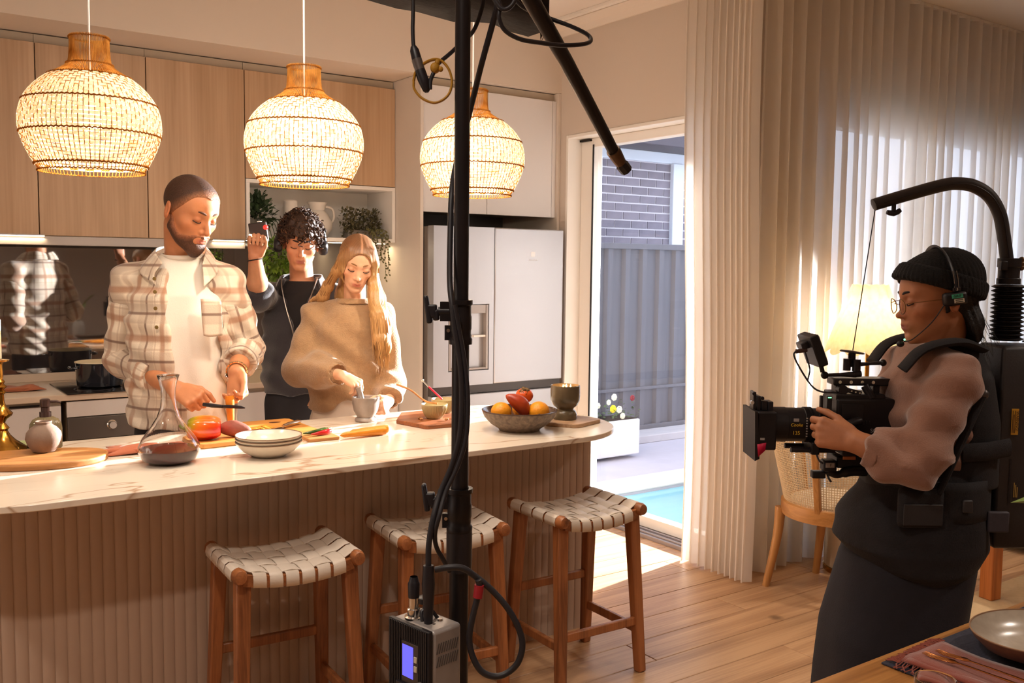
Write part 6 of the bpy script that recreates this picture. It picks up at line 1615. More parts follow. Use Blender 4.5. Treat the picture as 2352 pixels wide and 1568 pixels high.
def sleeve_uv(v, arms, cx, r0=0.2):
    """Cloth coordinates: around and along the torso, around and along each arm."""
    out = np.stack([np.arctan2(v[:, 0] - cx, -v[:, 1]) * r0, v[:, 2]], 1)
    best = np.sqrt(((v[:, 0] - cx) / 0.215) ** 2 + (v[:, 1] / 0.148) ** 2) - 1; best = best * 0.15
    if arms and arms[0][1] < 0: best = np.full(len(v), 1e3)
    for chain, r in arms:
        r0_ = r; r = abs(r) if r > 0 else 0.076
        L = 0
        for i in range(len(chain) - 1):
            d, t, q = seg_dist(v, chain[i], chain[i + 1]); a, b = np.array(chain[i]), np.array(chain[i + 1])
            ax = (b - a) / np.linalg.norm(b - a); e1 = np.cross(ax, (0, 0, 1.0)) if abs(ax[2]) < 0.9 else np.cross(ax, (0, 1.0, 0)); e1 /= np.linalg.norm(e1); e2 = np.cross(ax, e1)
            an = np.arctan2(q @ e2, q @ e1); m = (d - r) < best
            out[m] = np.stack([an * r * 1.1 + 0.3, t + L], 1)[m]; best = np.where(m, d - r, best); L += np.linalg.norm(b - a)
    return out
def folds(dirv, freq, amp, seed=0):
    d = np.array(dirv, float)
    def fn(X, Y, Z):
        s = X * d[0] + Y * d[1] + Z * d[2]
        return amp * np.sin(freq * s + 2.2 * np.sin(9 * X + 5 * Z + seed) + 1.4 * np.sin(14 * Y + 7 * Z + 2 * seed))
    return fn
man = thing('person', 'man with short hair and beard in a cream plaid overshirt peeling a carrot', 'person', (1.06, 3.86, 0), -YAW)
hd = Head((0.093, -0.045, 1.742), 56, 24, 3, 1.17, jaw=1.02, nose=1.15)
shR, elR, wrR = V3(-0.168, 0.01, 1.475), V3(-0.212, 0.04, 1.155), V3(0.083, -0.204, 1.069)
shL, elL, wrL = V3(0.208, 0.01, 1.475), V3(0.262, 0.085, 1.195), V3(0.295, -0.144, 1.128)
F = Field((-0.36, -0.46, 0.91), (0.45, 0.24, 1.94), 0.0038)
hd.shape(F)
F.cone((0.030, 0.030, 1.500), hd.P(0, 0.030, -0.055), 0.066, 0.062, 0.03)
F.cone((0.030, 0.0, 1.52), hd.P(0, -0.005, -0.090), 0.045, 0.030, 0.02)
F.loft([(0.92, 0.045, 0.0, 0.17, 0.105), (1.1, 0.042, 0, 0.165, 0.11), (1.40, 0.034, 0, 0.165, 0.115), (1.50, 0.033, 0.012, 0.13, 0.08), (1.53, 0.033, 0.015, 0.08, 0.06)], 0.03)
for sh, el, wr in ((shR, elR, wrR), (shL, elL, wrL)):
    F.cone((0.033, 0.01, 1.50), sh, 0.05, 0.055, 0.02); F.cone(sh, el, 0.055, 0.045, 0.02)
    mid = el + (wr - el) * 0.3
    F.chain([el, mid, wr], [0.045, 0.047, 0.031], 0.02)
hand(F, wrR, V3(0.140, -0.075, -0.050), (0.15, 0.62, -0.75), (0.4, -0.1, 0.9), [0, (0.75, 0.85, 0.6), (0.85, 0.9, 0.6), (0.9, 0.9, 0.6), (0.9, 0.9, 0.6)], (0.5, 0.3, 0.6), 1.14)
hand(F, wrL, V3(0.020, -0.060, -0.095), (-0.25, -0.9, 0.3), (1, 0, 0), [0, (0.55, 0.5, 0.3), (0.5, 0.5, 0.3), (0.5, 0.5, 0.3), (0.5, 0.5, 0.3)], (0.2, 0.15, 0.30), 1.10)
v, q = F.skin()
SK = lin(0xC08058)
np_mesh('body', v, q, M_skin, man, lambda v: hd.tones(v, SK, lin(0xA85A48)))
# cropped hair
F = Field((-0.1, -0.25, 1.55), (0.30, 0.2, 1.94), 0.004)
hd.shape(F, 0.0028, False, False)
HZ = ([-0.12, -0.075, -0.058, -0.040, -0.022, -0.002, 0.022, 0.040, 0.11], [0.086, 0.083, 0.066, 0.036, 0.016, -0.004, -0.022, -0.040, -0.064])
def hairline(X, Y, Z):
    p = hd.local(X, Y, Z)
    return p[2] - np.interp(p[1], *HZ) + 0.35 * np.maximum(0, 0.024 - np.abs(p[0])) * (p[1] < -0.03) - 0.25 * np.maximum(0, 0.018 - np.abs(np.abs(p[0]) - 0.045)) * (p[1] < -0.03)
F.keep(hairline, 0.004)
v, q = F.skin()
def ht(v):
    p = hd.inv(v); f = np.clip((p[:, 2] - np.interp(p[:, 1], *HZ)) / 0.045, 0, 1)[:, None] ** 0.7
    return lin(0x94603F) * (1 - f) + lin(0x3E281D) * f
np_mesh('cropped_hair', v, q, M_hair, man, ht, relax=2)
F = Field((-0.05, -0.25, 1.52), (0.30, 0.1, 1.78), 0.004)
hd.shape(F, 0.0040, False, False)
F.ell(hd.P(0, -0.074, -0.106), [0.022 * 1.17, 0.020 * 1.17, 0.024 * 1.17], hd.R, 0.015)
BZL = ([-0.12, -0.090, -0.072, -0.045, -0.022, -0.004, 0.02], [-0.044, -0.044, -0.054, -0.060, -0.045, -0.022, -0.006])
def beard(X, Y, Z):
    p = hd.local(X, Y, Z)
    top = np.interp(p[1], *BZL) - p[2]
    mouth = np.sqrt((p[0] / 0.024) ** 2 + ((p[2] + 0.063) / 0.0125) ** 2) * 0.012 - 0.012 + np.where(p[1] < -0.06, 0, 0.1)
    return np.minimum(np.minimum(top, mouth), 0.014 - p[1])
F.keep(beard, 0.003)
for qx in (-1, 1): F.cone(hd.P(qx * 0.022, -0.086, -0.064), hd.P(0, -0.0995, -0.0500), 0.0035, 0.0045, 0.003)
v, q = F.skin()
def bt(v):
    p = hd.inv(v); f = np.clip((np.interp(p[:, 1], *BZL) - p[:, 2]) / 0.022, 0, 1)[:, None] ** 0.8
    return lin(0x9A6040) * (1 - f) + lin(0x4E3020) * f
np_mesh('beard', v, q, M_hair, man, bt, relax=1)
hd.brows(man, 0x5A3A26, thick=1.1); hd.lashes(man)
# white t-shirt
M_tee = mat('white_jersey', 0xEDE4D8, 0.85, var=0.03, vscale=6, bump=0.15, bscale=250, sheen=0.2)
F = Field((-0.26, -0.20, 0.86), (0.33, 0.2, 1.62), 0.006)
F.loft([(0.906, 0.055, -0.010, 0.185, 0.132), (1.05, 0.05, -0.008, 0.18, 0.130), (1.30, 0.045, -0.005, 0.175, 0.132), (1.42, 0.040, 0, 0.18, 0.125), (1.50, 0.038, 0.008, 0.14, 0.095), (1.56, 0.040, 0.012, 0.092, 0.078), (1.575, 0.042, 0.012, 0.085, 0.072)], 0.02)
F.wrinkle(folds((1, 0, 0.25), 62, 0.0028, 1))
v, q = F.skin()
np_mesh('white_tshirt', v, q, M_tee, man)
MB().tube([(0.046 + 0.083 * math.cos(a), 0.008 + 0.072 * math.sin(a), 1.578 + 0.012 * math.sin(a)) for a in [2 * PI * k / 36 for k in range(36)]], 0.007, 8, closed=True, flat=(1, 1.3)).build('neckband', M_tee, man)
# open plaid overshirt
cuR = elR + (wrR - elR) * 0.60; cuL = elL + (wrL - elL) * 0.62
F = Field((-0.38, -0.34, 0.80), (0.47, 0.26, 1.66), 0.0052)
F.loft([(0.902, 0.035, 0.0, 0.218, 0.148), (0.95, 0.035, 0, 0.214, 0.148), (1.10, 0.034, 0, 0.208, 0.146), (1.30, 0.030, 0.002, 0.204, 0.150), (1.42, 0.026, 0.006, 0.192, 0.140), (1.50, 0.033, 0.010, 0.165, 0.108), (1.555, 0.033, 0.018, 0.105, 0.085)], 0.03)
for sh, el in ((shR, elR), (shL, elL)):
    F.cone((0.033 + (0.06 if sh[0] > 0 else -0.06), 0.015, 1.525), sh + V3(0, 0, -0.005), 0.052, 0.072, 0.03)
    F.cone(sh + V3(0, 0, -0.005), sh + (el - sh) * 0.33, 0.072, 0.074, 0.02)
def opening(X, Y, Z):
    xl = np.interp(Z[0, 0, :], [0.85, 0.983, 1.084, 1.386, 1.55, 1.62], [0.115, 0.096, 0.062, 0.026, 0.012, -0.03])[None, None, :]
    xr = np.interp(Z[0, 0, :], [0.85, 1.001, 1.354, 1.55, 1.62], [0.235, 0.222, 0.205, 0.150, 0.14])[None, None, :]
    return np.maximum(np.maximum(xl - X, X - xr), Y + 0.02 + 0.0 * Z)
F.cut(opening, 0.006)
neckhole = lambda X, Y, Z: np.sqrt(((X - 0.04) / 1.05) ** 2 + ((Y - 0.005) / 0.95) ** 2) - 0.086 + np.where(Z > 1.50, 0, 0.2)
F.cut(neckhole, 0.006)
F.wrinkle(folds((0.35, 0.2, 1.0), 58, 0.0042, 2)); F.wrinkle(folds((0.9, 0.0, -0.5), 34, 0.0032, 4))
v, q = F.skin()
arms = [([shR, elR, cuR], 0.076), ([shL, elL, cuL], 0.076)]
M_pl = plaid()
UVF = lambda v: sleeve_uv(v, [], 0.04)
ARMUV = {'R': lambda v: sleeve_uv(v + 0.0, [(arms[0][0], -9.0)], 0.04), 'L': lambda v: sleeve_uv(v + 0.0, [(arms[1][0], -9.0)], 0.04)}
shirt = np_mesh('plaid_overshirt', v, q, M_pl, man, uv=UVF)
for sh, el, cu, nm in ((shR, elR, cuR, 'R'), (shL, elL, cuL, 'L')):
    F = Field(np.min([sh, el, cu], 0) - 0.13, np.max([sh, el, cu], 0) + 0.13, 0.0052)
    F.cone(sh + (el - sh) * 0.26, el, 0.0775, 0.075, 0.03, flata=True); F.cone(el, cu, 0.075, 0.060, 0.025, flat=True)
    F.wrinkle(folds((0.5, 0.6, 1.0), 66, 0.0042, 5)); F.wrinkle(folds((0.9, 0.3, -0.5), 40, 0.003, 6))
    v, q = F.skin()
    np_mesh('sleeve', v, q, M_pl, shirt, uv=ARMUV[nm])
# rolled cuffs, collar, placket, pocket, buttons
for nm, el, cu in (('R', elR, cuR), ('L', elL, cuL)):
    F = Field(np.minimum(el, cu) - 0.12, np.maximum(el, cu) + 0.12, 0.0045)
    ax = (cu - el) / np.linalg.norm(cu - el); a = cu - ax * 0.052
    F.cone(a, cu + ax * 0.004, 0.0695, 0.0655, 0.004, flat=True, flata=True)
    F.cone(a - ax * 0.02, cu + ax * 0.03, 0.056, 0.053, 0.003, op='sub')
    F.wrinkle(folds((1, 1, 0.3), 70, 0.0015, 3))
    v, q = F.skin()
    np_mesh('rolled_cuff', v, q, M_pl, shirt, uv=ARMUV[nm])
def sheet(P, name, m, parent, uv=None, solid=0.004, n=6):
    """Cloth piece through a grid of points."""
    rows = [catmull(r, n) for r in P]; cols = list(zip(*rows)); cols = [catmull(list(c), n) for c in cols]
    mb = MB().grid([list(c) for c in cols]); o = mb.build(name, m, parent, solid=solid)
    if uv is not None:
        vv = np.array([tuple(x.co) for x in o.data.vertices]); a = o.data.attributes.new('weave', 'FLOAT_VECTOR', 'POINT'); w = uv(vv)
        a.data.foreach_set('vector', np.concatenate([w, np.zeros((len(w), 1))], 1).astype(np.float32).ravel())
    return o
sheet([[(0.020, 0.105, 1.600), (-0.045, 0.085, 1.612), (-0.062, 0.01, 1.602), (-0.035, -0.065, 1.580), (0.004, -0.108, 1.545)],
       [(0.020, 0.118, 1.580), (-0.060, 0.100, 1.585), (-0.088, 0.01, 1.572), (-0.068, -0.078, 1.545), (-0.020, -0.128, 1.505)],
       [(0.020, 0.125, 1.555), (-0.070, 0.110, 1.556), (-0.108, 0.01, 1.540), (-0.092, -0.090, 1.508), (-0.012, -0.142, 1.462)]], 'collar', M_pl, shirt, UVF)
sheet([[(0.040, 0.105, 1.600), (0.105, 0.085, 1.612), (0.135, 0.01, 1.600), (0.150, -0.055, 1.575), (0.155, -0.100, 1.540)],
       [(0.040, 0.118, 1.580), (0.120, 0.100, 1.585), (0.162, 0.01, 1.570), (0.180, -0.068, 1.540), (0.165, -0.120, 1.500)],
       [(0.040, 0.125, 1.555), (0.130, 0.110, 1.556), (0.182, 0.01, 1.538), (0.205, -0.080, 1.505), (0.170, -0.132, 1.455)]], 'collar', M_pl, shirt, UVF)
sheet([[(0.235, -0.132, 1.40), (0.19, -0.150, 1.41), (0.165, -0.156, 1.41)], [(0.24, -0.136, 1.33), (0.195, -0.154, 1.335), (0.17, -0.159, 1.335)], [(0.24, -0.134, 1.27), (0.20, -0.151, 1.265), (0.175, -0.158, 1.27)]], 'chest_pocket', M_pl, shirt, UVF, 0.005)
M_btn = mat('horn_button', 0x7A6236, 0.35, 0.2)
for x, y, z in ((0.000, -0.150, 1.485), (0.002, -0.152, 1.435), (0.004, -0.155, 1.372), (0.008, -0.1585, 1.30)):
    MB().lathe([(0.0, 0.003), (0.004, 0.0035), (0.0068, 0.003), (0.0075, 0.001), (0.0075, 0.0)], 16, (x - 0.012, y - 0.001, z), (0, -1, 0)).build('button', M_btn, shirt)
# trousers and shoes
M_tr = mat('black_denim', 0x2A2628, 0.9, var=0.15, vscale=30, bump=0.3, bscale=300)
F = Field((-0.25, -0.20, 0.04), (0.34, 0.22, 1.02), 0.008)
F.loft([(0.80, 0.045, 0.0, 0.185, 0.125), (0.90, 0.045, 0, 0.185, 0.125), (1.0, 0.045, 0, 0.175, 0.118)], 0.03)
for x in (-0.05, 0.14): F.chain([(x, 0, 0.86), (x * 1.05, -0.01, 0.50), (x * 1.1, 0.02, 0.06)], [0.098, 0.075, 0.062], 0.03)
F.cut(lambda X, Y, Z: (3.86 - 3.70 - 0.576 * X + 0.8175 * Y), 0.01)
v, q = F.skin(); np_mesh('trousers', v, q, M_tr, man)
for x in (-0.055, 0.155):
    F = Field((x - 0.1, -0.28, 0.0), (x + 0.1, 0.16, 0.16), 0.006)
    F.cone((x, 0.04, 0.05), (x + 0.01, -0.16, 0.042), 0.052, 0.045, 0.02); F.cone((x, 0.03, 0.10), (x, 0.03, 0.05), 0.05, 0.05, 0.02); F.cut(lambda X, Y, Z: Z - 0.003, 0.002)
    v, q = F.skin(); np_mesh('shoe', v, q, mat('brown_leather', 0x4A3426, 0.5, var=0.1), man)
# wrist watch with metal bracelet
wa = (wrL - elL) / np.linalg.norm(wrL - elL); wc = wrL - wa * 0.012
e1 = np.cross(wa, (0, 0, 1.0)); e1 /= np.linalg.norm(e1); e2 = np.cross(e1, wa)
wt_ = thing('wrist_watch', 'gold and steel watch on the wrist of the man in plaid', 'watch', (1.06, 3.86, 0), -YAW)
lk = MB()
for k in range(18):
    a = 2 * PI * k / 18; p = wc + (e1 * math.cos(a) + e2 * math.sin(a)) * 0.0385
    lk.box(p, (0.012, 0.006, 0.011), 0, Matrix([list(-e1 * math.sin(a) + e2 * math.cos(a)), list(e1 * math.cos(a) + e2 * math.sin(a)), list(wa)]).transposed())
lk.build('bracelet', mat('two_tone_metal', 0xC9B58C, 0.2, 1.0), wt_, bevel=0.001)
dp = wc + (e1 * 0.80 + e2 * -0.6) * 0.0405
MB().lathe([(0.0, 0.006), (0.016, 0.006), (0.0185, 0.003), (0.019, -0.003)], 24, dp, e1 * 0.80 + e2 * -0.6).build('watch_case', mat('bright_chrome', 0xDAD7D2, 0.15, 1.0), wt_)
# carrot being peeled, and the peeler
ct = carrot_mesh(0.135, 0.010, 0.0175, 9).build('carrot', M_car, None, (0, 0, 0), weld=True)
ct.matrix_world = Matrix.Translation((1.06, 3.86, 0)) @ Matrix.Rotation(-YAW, 4, 'Z') @ Matrix.Translation((0.306, -0.264, 0.987)) @ Matrix.Rotation(-PI / 2 - 0.04, 4, 'Y')
tag(ct, 'carrot held upright on the board and being peeled', 'carrot')
pe = thing('peeler', 'black vegetable peeler in the right hand of the man', 'peeler', (1.06, 3.86, 0), -YAW)
MB().tube([(0.205, -0.262, 1.020), (0.240, -0.275, 1.018), (0.283, -0.283, 1.016)], [0.007, 0.008, 0.006], 10).build('handle', M_blk2, pe)
MB().tube([(0.280, -0.283, 1.016), (0.300, -0.288, 1.017), (0.330, -0.288, 1.016), (0.352, -0.284, 1.014), (0.366, -0.282, 1.011)], [0.005, 0.006, 0.0065, 0.006, 0.002], 8, flat=(0.6, 1)).build('blade_head', M_blk2, pe)
# ================================================================== woman in the beige jumper
wom = thing('person', 'woman with long blonde hair in a beige knitted jumper using a mortar', 'person', (1.84, 3.87, 0), -YAW)
hw = Head((0.038, -0.050, 1.553), 15, 25, 7, 0.985, jaw=0.86, nose=0.92, fem=1)
shR, elR, wrR = V3(-0.155, 0.010, 1.315), V3(-0.205, -0.060, 1.085), V3(0.018, -0.315, 1.088)
shL, elL, wrL = V3(0.140, 0.010, 1.310), V3(0.172, 0.020, 1.015), V3(0.204, -0.235, 0.968)
F = Field((-0.32, -0.46, 0.905), (0.34, 0.20, 1.72), 0.0034)
hw.shape(F)
F.cone((0.018, 0.025, 1.33), hw.P(0, 0.028, -0.055), 0.050, 0.047, 0.025)
F.cone((0.018, 0.0, 1.36), hw.P(0, 0.0, -0.085), 0.036, 0.026, 0.02)
F.loft([(0.92, 0.0, 0.0, 0.13, 0.085), (1.2, 0.0, 0, 0.135, 0.095), (1.32, 0.0, 0.01, 0.12, 0.075), (1.37, 0.01, 0.015, 0.07, 0.05)], 0.03)
for sh, el, wr in ((shR, elR, wrR), (shL, elL, wrL)):
    F.cone((0.0, 0.01, 1.335), sh, 0.04, 0.042, 0.02); F.cone(sh, el, 0.042, 0.035, 0.02); F.chain([el, el + (wr - el) * 0.3, wr], [0.036, 0.036, 0.022], 0.02)
hand(F, wrR, V3(0.060, -0.018, -0.030), (-0.25, 0.45, -0.85), (0, 1, 0.2), [0, (0.75, 0.35, 0.15), (0.8, 0.35, 0.15), (0.85, 0.4, 0.2), (0.9, 0.4, 0.2)], (0.5, 0.3, 0.5), 0.86, 0.04)
hand(F, wrL, V3(-0.020, -0.085, -0.018), (-0.95, -0.10, -0.15), (0, 0, 1), [0, (0.55, 0.6, 0.4), (0.6, 0.6, 0.4), (0.6, 0.6, 0.4), (0.6, 0.6, 0.4)], (0.4, 0.3, 0.55), 0.86, 0.05)
v, q = F.skin()
np_mesh('body', v, q, M_skin, wom, lambda v: hw.tones(v, lin(0xE2B08E), lin(0xBE6E5C)))
hw.brows(wom, 0x8A6038, thick=0.85); hw.lashes(wom, 0x2E1C16)
# jumper
M_knit = mat('beige_mohair', 0xA98661, 0.95, var=0.14, vscale=55, bump=0.9, bscale=190, sheen=0.4, detail=8)
cuR = elR + (wrR - elR) * 0.90; cuL = elL + (wrL - elL) * 0.86
F = Field((-0.36, -0.42, 0.80), (0.36, 0.24, 1.46), 0.0052)
F.loft([(0.905, -0.012, 0.0, 0.180, 0.130), (0.97, -0.012, -0.005, 0.182, 0.138), (1.15, -0.008, 0, 0.170, 0.138), (1.26, -0.005, 0.005, 0.162, 0.126), (1.33, 0.0, 0.010, 0.130, 0.096), (1.375, 0.006, 0.015, 0.095, 0.070), (1.392, 0.008, 0.015, 0.075, 0.060)], 0.03)
for sh, el, cu, r in ((shR, elR, cuR, 0.080), (shL, elL, cuL, 0.068)):
    F.cone((0.05 if sh[0] > 0 else -0.05, 0.012, 1.345), sh, 0.042, 0.060, 0.03)
    F.cone(sh, el, 0.062, r, 0.03); F.chain([el, el + (cu - el) * 0.45, cu], [r, r * 0.92, 0.050], 0.03, flat=True)
F.cut(lambda X, Y, Z: np.maximum(Z - (0.875 + 0.55 * np.clip(X + 0.13, 0, 0.14)), np.maximum(-0.13 - X, Y + 0.02)), 0.01, (-0.25, -0.3, 0.8), (0.28, 0.0, 1.0))
F.wrinkle(folds((0.45, 0.35, 1.0), 46, 0.0055, 7)); F.wrinkle(folds((0.9, 0.0, -0.4), 30, 0.0045, 3))
v, q = F.skin(); jm = np_mesh('jumper', v, q, M_knit, wom)
for el, cu in ((elR, cuR), (elL, cuL)):
    ax = (cu - el) / np.linalg.norm(cu - el); F = Field(cu - 0.11, cu + 0.09, 0.0042)
    F.cone(cu - ax * 0.045, cu + ax * 0.006, 0.053, 0.046, 0.004, flat=True, flata=True); F.cone(cu - ax * 0.02, cu + ax * 0.03, 0.040, 0.038, 0.003, op='sub')
    F.wrinkle(lambda X, Y, Z: 0.0012 * np.sin(420 * (X * 0.6 + Y * 0.5 + Z * 0.6)))
    v, q = F.skin(); np_mesh('ribbed_cuff', v, q, M_knit, jm)
F = Field((-0.12, -0.12, 1.34), (0.14, 0.14, 1.44), 0.004)
F.loft([(1.372, 0.010, 0.010, 0.088, 0.072), (1.398, 0.012, 0.008, 0.076, 0.064)], 0.004); F.loft([(1.34, 0.012, 0.008, 0.070, 0.058), (1.44, 0.012, 0.008, 0.068, 0.056)], 0.003, 'sub')
v, q = F.skin(); np_mesh('neckband', v, q, M_knit, jm)
# cream trousers
M_cream = mat('cream_cotton', 0xE6DACB, 0.85, var=0.05, vscale=10, bump=0.2, bscale=250)
F = Field((-0.24, -0.2, 0.05), (0.24, 0.22, 1.05), 0.008)
F.loft([(0.76, 0, 0, 0.165, 0.115), (0.90, 0, -0.005, 0.168, 0.118), (1.04, 0, 0, 0.14, 0.10)], 0.03)
for x in (-0.085, 0.085): F.chain([(x, 0, 0.84), (x, -0.01, 0.46), (x, 0.01, 0.06)], [0.092, 0.078, 0.075], 0.03)
F.wrinkle(folds((0.2, 0, 1), 60, 0.002, 1))
F.cut(lambda X, Y, Z: (3.87 - 3.70 - 0.576 * X + 0.8175 * Y), 0.01)
v, q = F.skin(); np_mesh('trousers', v, q, M_cream, wom)
for x in (-0.085, 0.085):
    F = Field((x - 0.09, -0.24, 0.0), (x + 0.09, 0.12, 0.12), 0.006)
    F.cone((x, 0.03, 0.04), (x, -0.15, 0.034), 0.042, 0.036, 0.02); F.cut(lambda X, Y, Z: Z - 0.003, 0.002)
    v, q = F.skin(); np_mesh('shoe', v, q, mat('white_canvas', 0xDDD6CC, 0.7, var=0.05), wom)
# long straight hair parted in the middle
F = Field((-0.26, -0.24, 1.05), (0.27, 0.22, 1.72), 0.0042)
hw.shape(F, 0.008, False, False)
def face_oval(X, Y, Z):
    p = hw.local(X, Y, Z)
    f = np.sqrt((p[0] / 0.060) ** 2 + ((p[2] + 0.020) / 0.100) ** 2) * 0.06 - 0.06
    return np.where(p[1] < 0.012, f, 1.0)
F.keep(face_oval, 0.004)
F.keep(lambda X, Y, Z: (lambda p: p[2] + 0.075 + np.where(p[1] > -0.02, 0.04, 0))(hw.local(X, Y, Z)), 0.004)
PR_ = [hw.P(0.050, -0.045, 0.085), hw.P(0.070, -0.050, 0.030), hw.P(0.078, -0.045, -0.040), V3(0.120, -0.085, 1.415), V3(0.142, -0.125, 1.330), V3(0.155, -0.148, 1.23), V3(0.160, -0.155, 1.12)]
F.chain(PR_, [0.012, 0.016, 0.020, 0.027, 0.032, 0.033, 0.012], 0.02)
F.chain([hw.P(0.070, 0.0, 0.03), hw.P(0.082, 0.0, -0.05), V3(0.135, -0.045, 1.40), V3(0.165, -0.085, 1.30), V3(0.172, -0.125, 1.19), V3(0.170, -0.14, 1.14)], [0.018, 0.021, 0.027, 0.030, 0.026, 0.010], 0.02)
PL_ = [hw.P(-0.050, -0.045, 0.085), hw.P(-0.074, -0.030, 0.030), hw.P(-0.084, -0.010, -0.040), V3(-0.098, -0.010, 1.450), V3(-0.122, 0.008, 1.405), V3(-0.165, 0.040, 1.375), V3(-0.175, 0.090, 1.30)]
F.chain(PL_, [0.011, 0.015, 0.019, 0.023, 0.024, 0.021, 0.012], 0.02)
F.chain([hw.P(0, 0.08, 0.02), hw.P(0, 0.085, -0.06), V3(-0.02, 0.075, 1.40), V3(-0.02, 0.11, 1.25)], [0.05, 0.055, 0.055, 0.02], 0.04)
F.wrinkle(lambda X, Y, Z: 0.0014 * np.sin(330 * X + 160 * Y + 26 * Z + 2.5 * np.sin(22 * Z + 30 * Y)) * np.clip((1.60 - Z) / 0.12, 0.25, 1))
v, q = F.skin()
def wt2(v):
    p = hw.inv(v); f = np.clip((0.105 - p[:, 2]) / 0.13, 0, 1)[:, None]; part = np.exp(-(p[:, 0] / 0.004) ** 2)[:, None] * ((p[:, 1] < 0.05) & (p[:, 2] > 0.06))[:, None]
    c = lin(0x7E5536) * (1 - f) + lin(0xC0925C) * f
    st = (0.86 + 0.14 * np.sin(900 * v[:, 0] + 420 * v[:, 1] + 30 * v[:, 2]))[:, None]
    return c * st * (1 - 0.6 * part) + 0.6 * part * lin(0xD9A17C)
M_hairw = vcol_mat('blonde_hair', 0.42, bump=0.12, bscale=200, spec=0.5, mottle=0.08, mscale=120)
hr = np_mesh('hair', v, q, M_hairw, wom, wt2, relax=1)
rnd = random.Random(21)
for c_i, col in enumerate((0xC99C64, 0xB58650, 0x93683C)):
    for base, RR, n_ in ((PR_, [0.012, 0.016, 0.020, 0.027, 0.032, 0.033, 0.020], 26), (PL_, [0.011, 0.015, 0.019, 0.023, 0.024, 0.021, 0.014], 18)):
        mb = MB()
        for k in range(n_):
            an = rnd.uniform(0, 2 * PI); tw = rnd.uniform(-0.5, 0.5); pts = []
            for i, (b_, r_) in enumerate(zip(base, RR)):
                a2 = an + tw * i / 6; o = V3(math.cos(a2), 0.9 * math.sin(a2) - 0.1, 0.15 * math.sin(a2)) * (r_ * 1.0 + 0.001)
                pts.append(np.array(b_) + o + (V3(rnd.gauss(0, 0.008), rnd.gauss(0, 0.004), rnd.uniform(-0.05, 0.03)) if i == 6 else 0))
            path = catmull(pts, 4); m = len(path); r = rnd.uniform(0.0016, 0.0030)
            mb.tube(path, [r * min(1, 5 * i / m + 0.1) * (1 if i < m * 0.8 else max(0.15, 1 - (i - m * 0.8) / (m * 0.2))) for i in range(m)], 5)
        stuff(mb.build('hair_strands', mat('blonde_%d' % c_i, col, 0.42, var=0.25, vscale=120, stretch=(1, 1, 0.1), spec=0.6), hr))
# pestle
ps_ = thing('pestle', 'grey marble pestle in the mortar', 'pestle', (1.745, 3.525, IZ + 0.045))
MB().lathe([(0.0, 0.0), (0.016, 0.002), (0.020, 0.012), (0.016, 0.03), (0.011, 0.05), (0.012, 0.085), (0.014, 0.10), (0.0, 0.106)], 20, (-0.004, 0.0, 0.0), (-0.25, 0.12, 1)).build('stone_pestle', MATS['grey_marble'] if 'grey_marble' in MATS else M_skin, ps_)
# ================================================================== assistant in black with headphones
asi = thing('person', 'curly-haired young man in a dark zip top holding up a small light meter', 'person', (1.86, 4.45, 0), -YAW)
ha = Head((-0.002, -0.035, 1.642), 13, 13, 3, 1.04, jaw=0.95, nose=1.05)
shR, elR, wrR = V3(-0.185, 0.010, 1.385), V3(-0.168, -0.205, 1.395), V3(-0.150, -0.325, 1.575)
shL, elL, wrL = V3(0.165, 0.010, 1.375), V3(0.215, 0.03, 1.085), V3(0.16, -0.12, 0.93)
F = Field((-0.30, -0.48, 0.86), (0.32, 0.2, 1.83), 0.0037)
ha.shape(F)
F.cone((-0.012, 0.03, 1.43), ha.P(0, 0.03, -0.055), 0.060, 0.055, 0.03); F.cone((-0.012, 0.0, 1.45), ha.P(0, 0.0, -0.088), 0.042, 0.028, 0.02)
F.loft([(0.88, -0.01, 0.0, 0.145, 0.09), (1.25, -0.01, 0, 0.15, 0.105), (1.40, -0.01, 0.01, 0.13, 0.08), (1.45, -0.01, 0.015, 0.07, 0.05)], 0.03)
for sh, el, wr in ((shR, elR, wrR), (shL, elL, wrL)):
    F.cone((-0.01, 0.01, 1.41), sh, 0.045, 0.05, 0.02); F.cone(sh, el, 0.05, 0.042, 0.02); F.chain([el, el + (wr - el) * 0.35, wr], [0.044, 0.045, 0.029], 0.02)
hand(F, wrR, V3(0.012, -0.020, 0.085), (0.20, -0.95, -0.2), (1, 0, 0), [0, (0.75, 0.85, 0.5), (0.75, 0.85, 0.5), (0.7, 0.85, 0.5), (0.7, 0.8, 0.5)], (0.4, 0.3, 0.4), 1.02, 0.03)
hand(F, wrL, V3(-0.03, -0.06, -0.07), (-0.6, 0.3, -0.5), (0, -1, 0.2), 0.3, (0.3, 0.3, 0.5), 1.0)
v, q = F.skin()
np_mesh('body', v, q, M_skin, asi, lambda v: ha.tones(v, lin(0xBC8664), lin(0x94564A)))
ha.brows(asi, 0x2A1A14, thick=1.2); ha.lashes(asi, 0x1C120E)
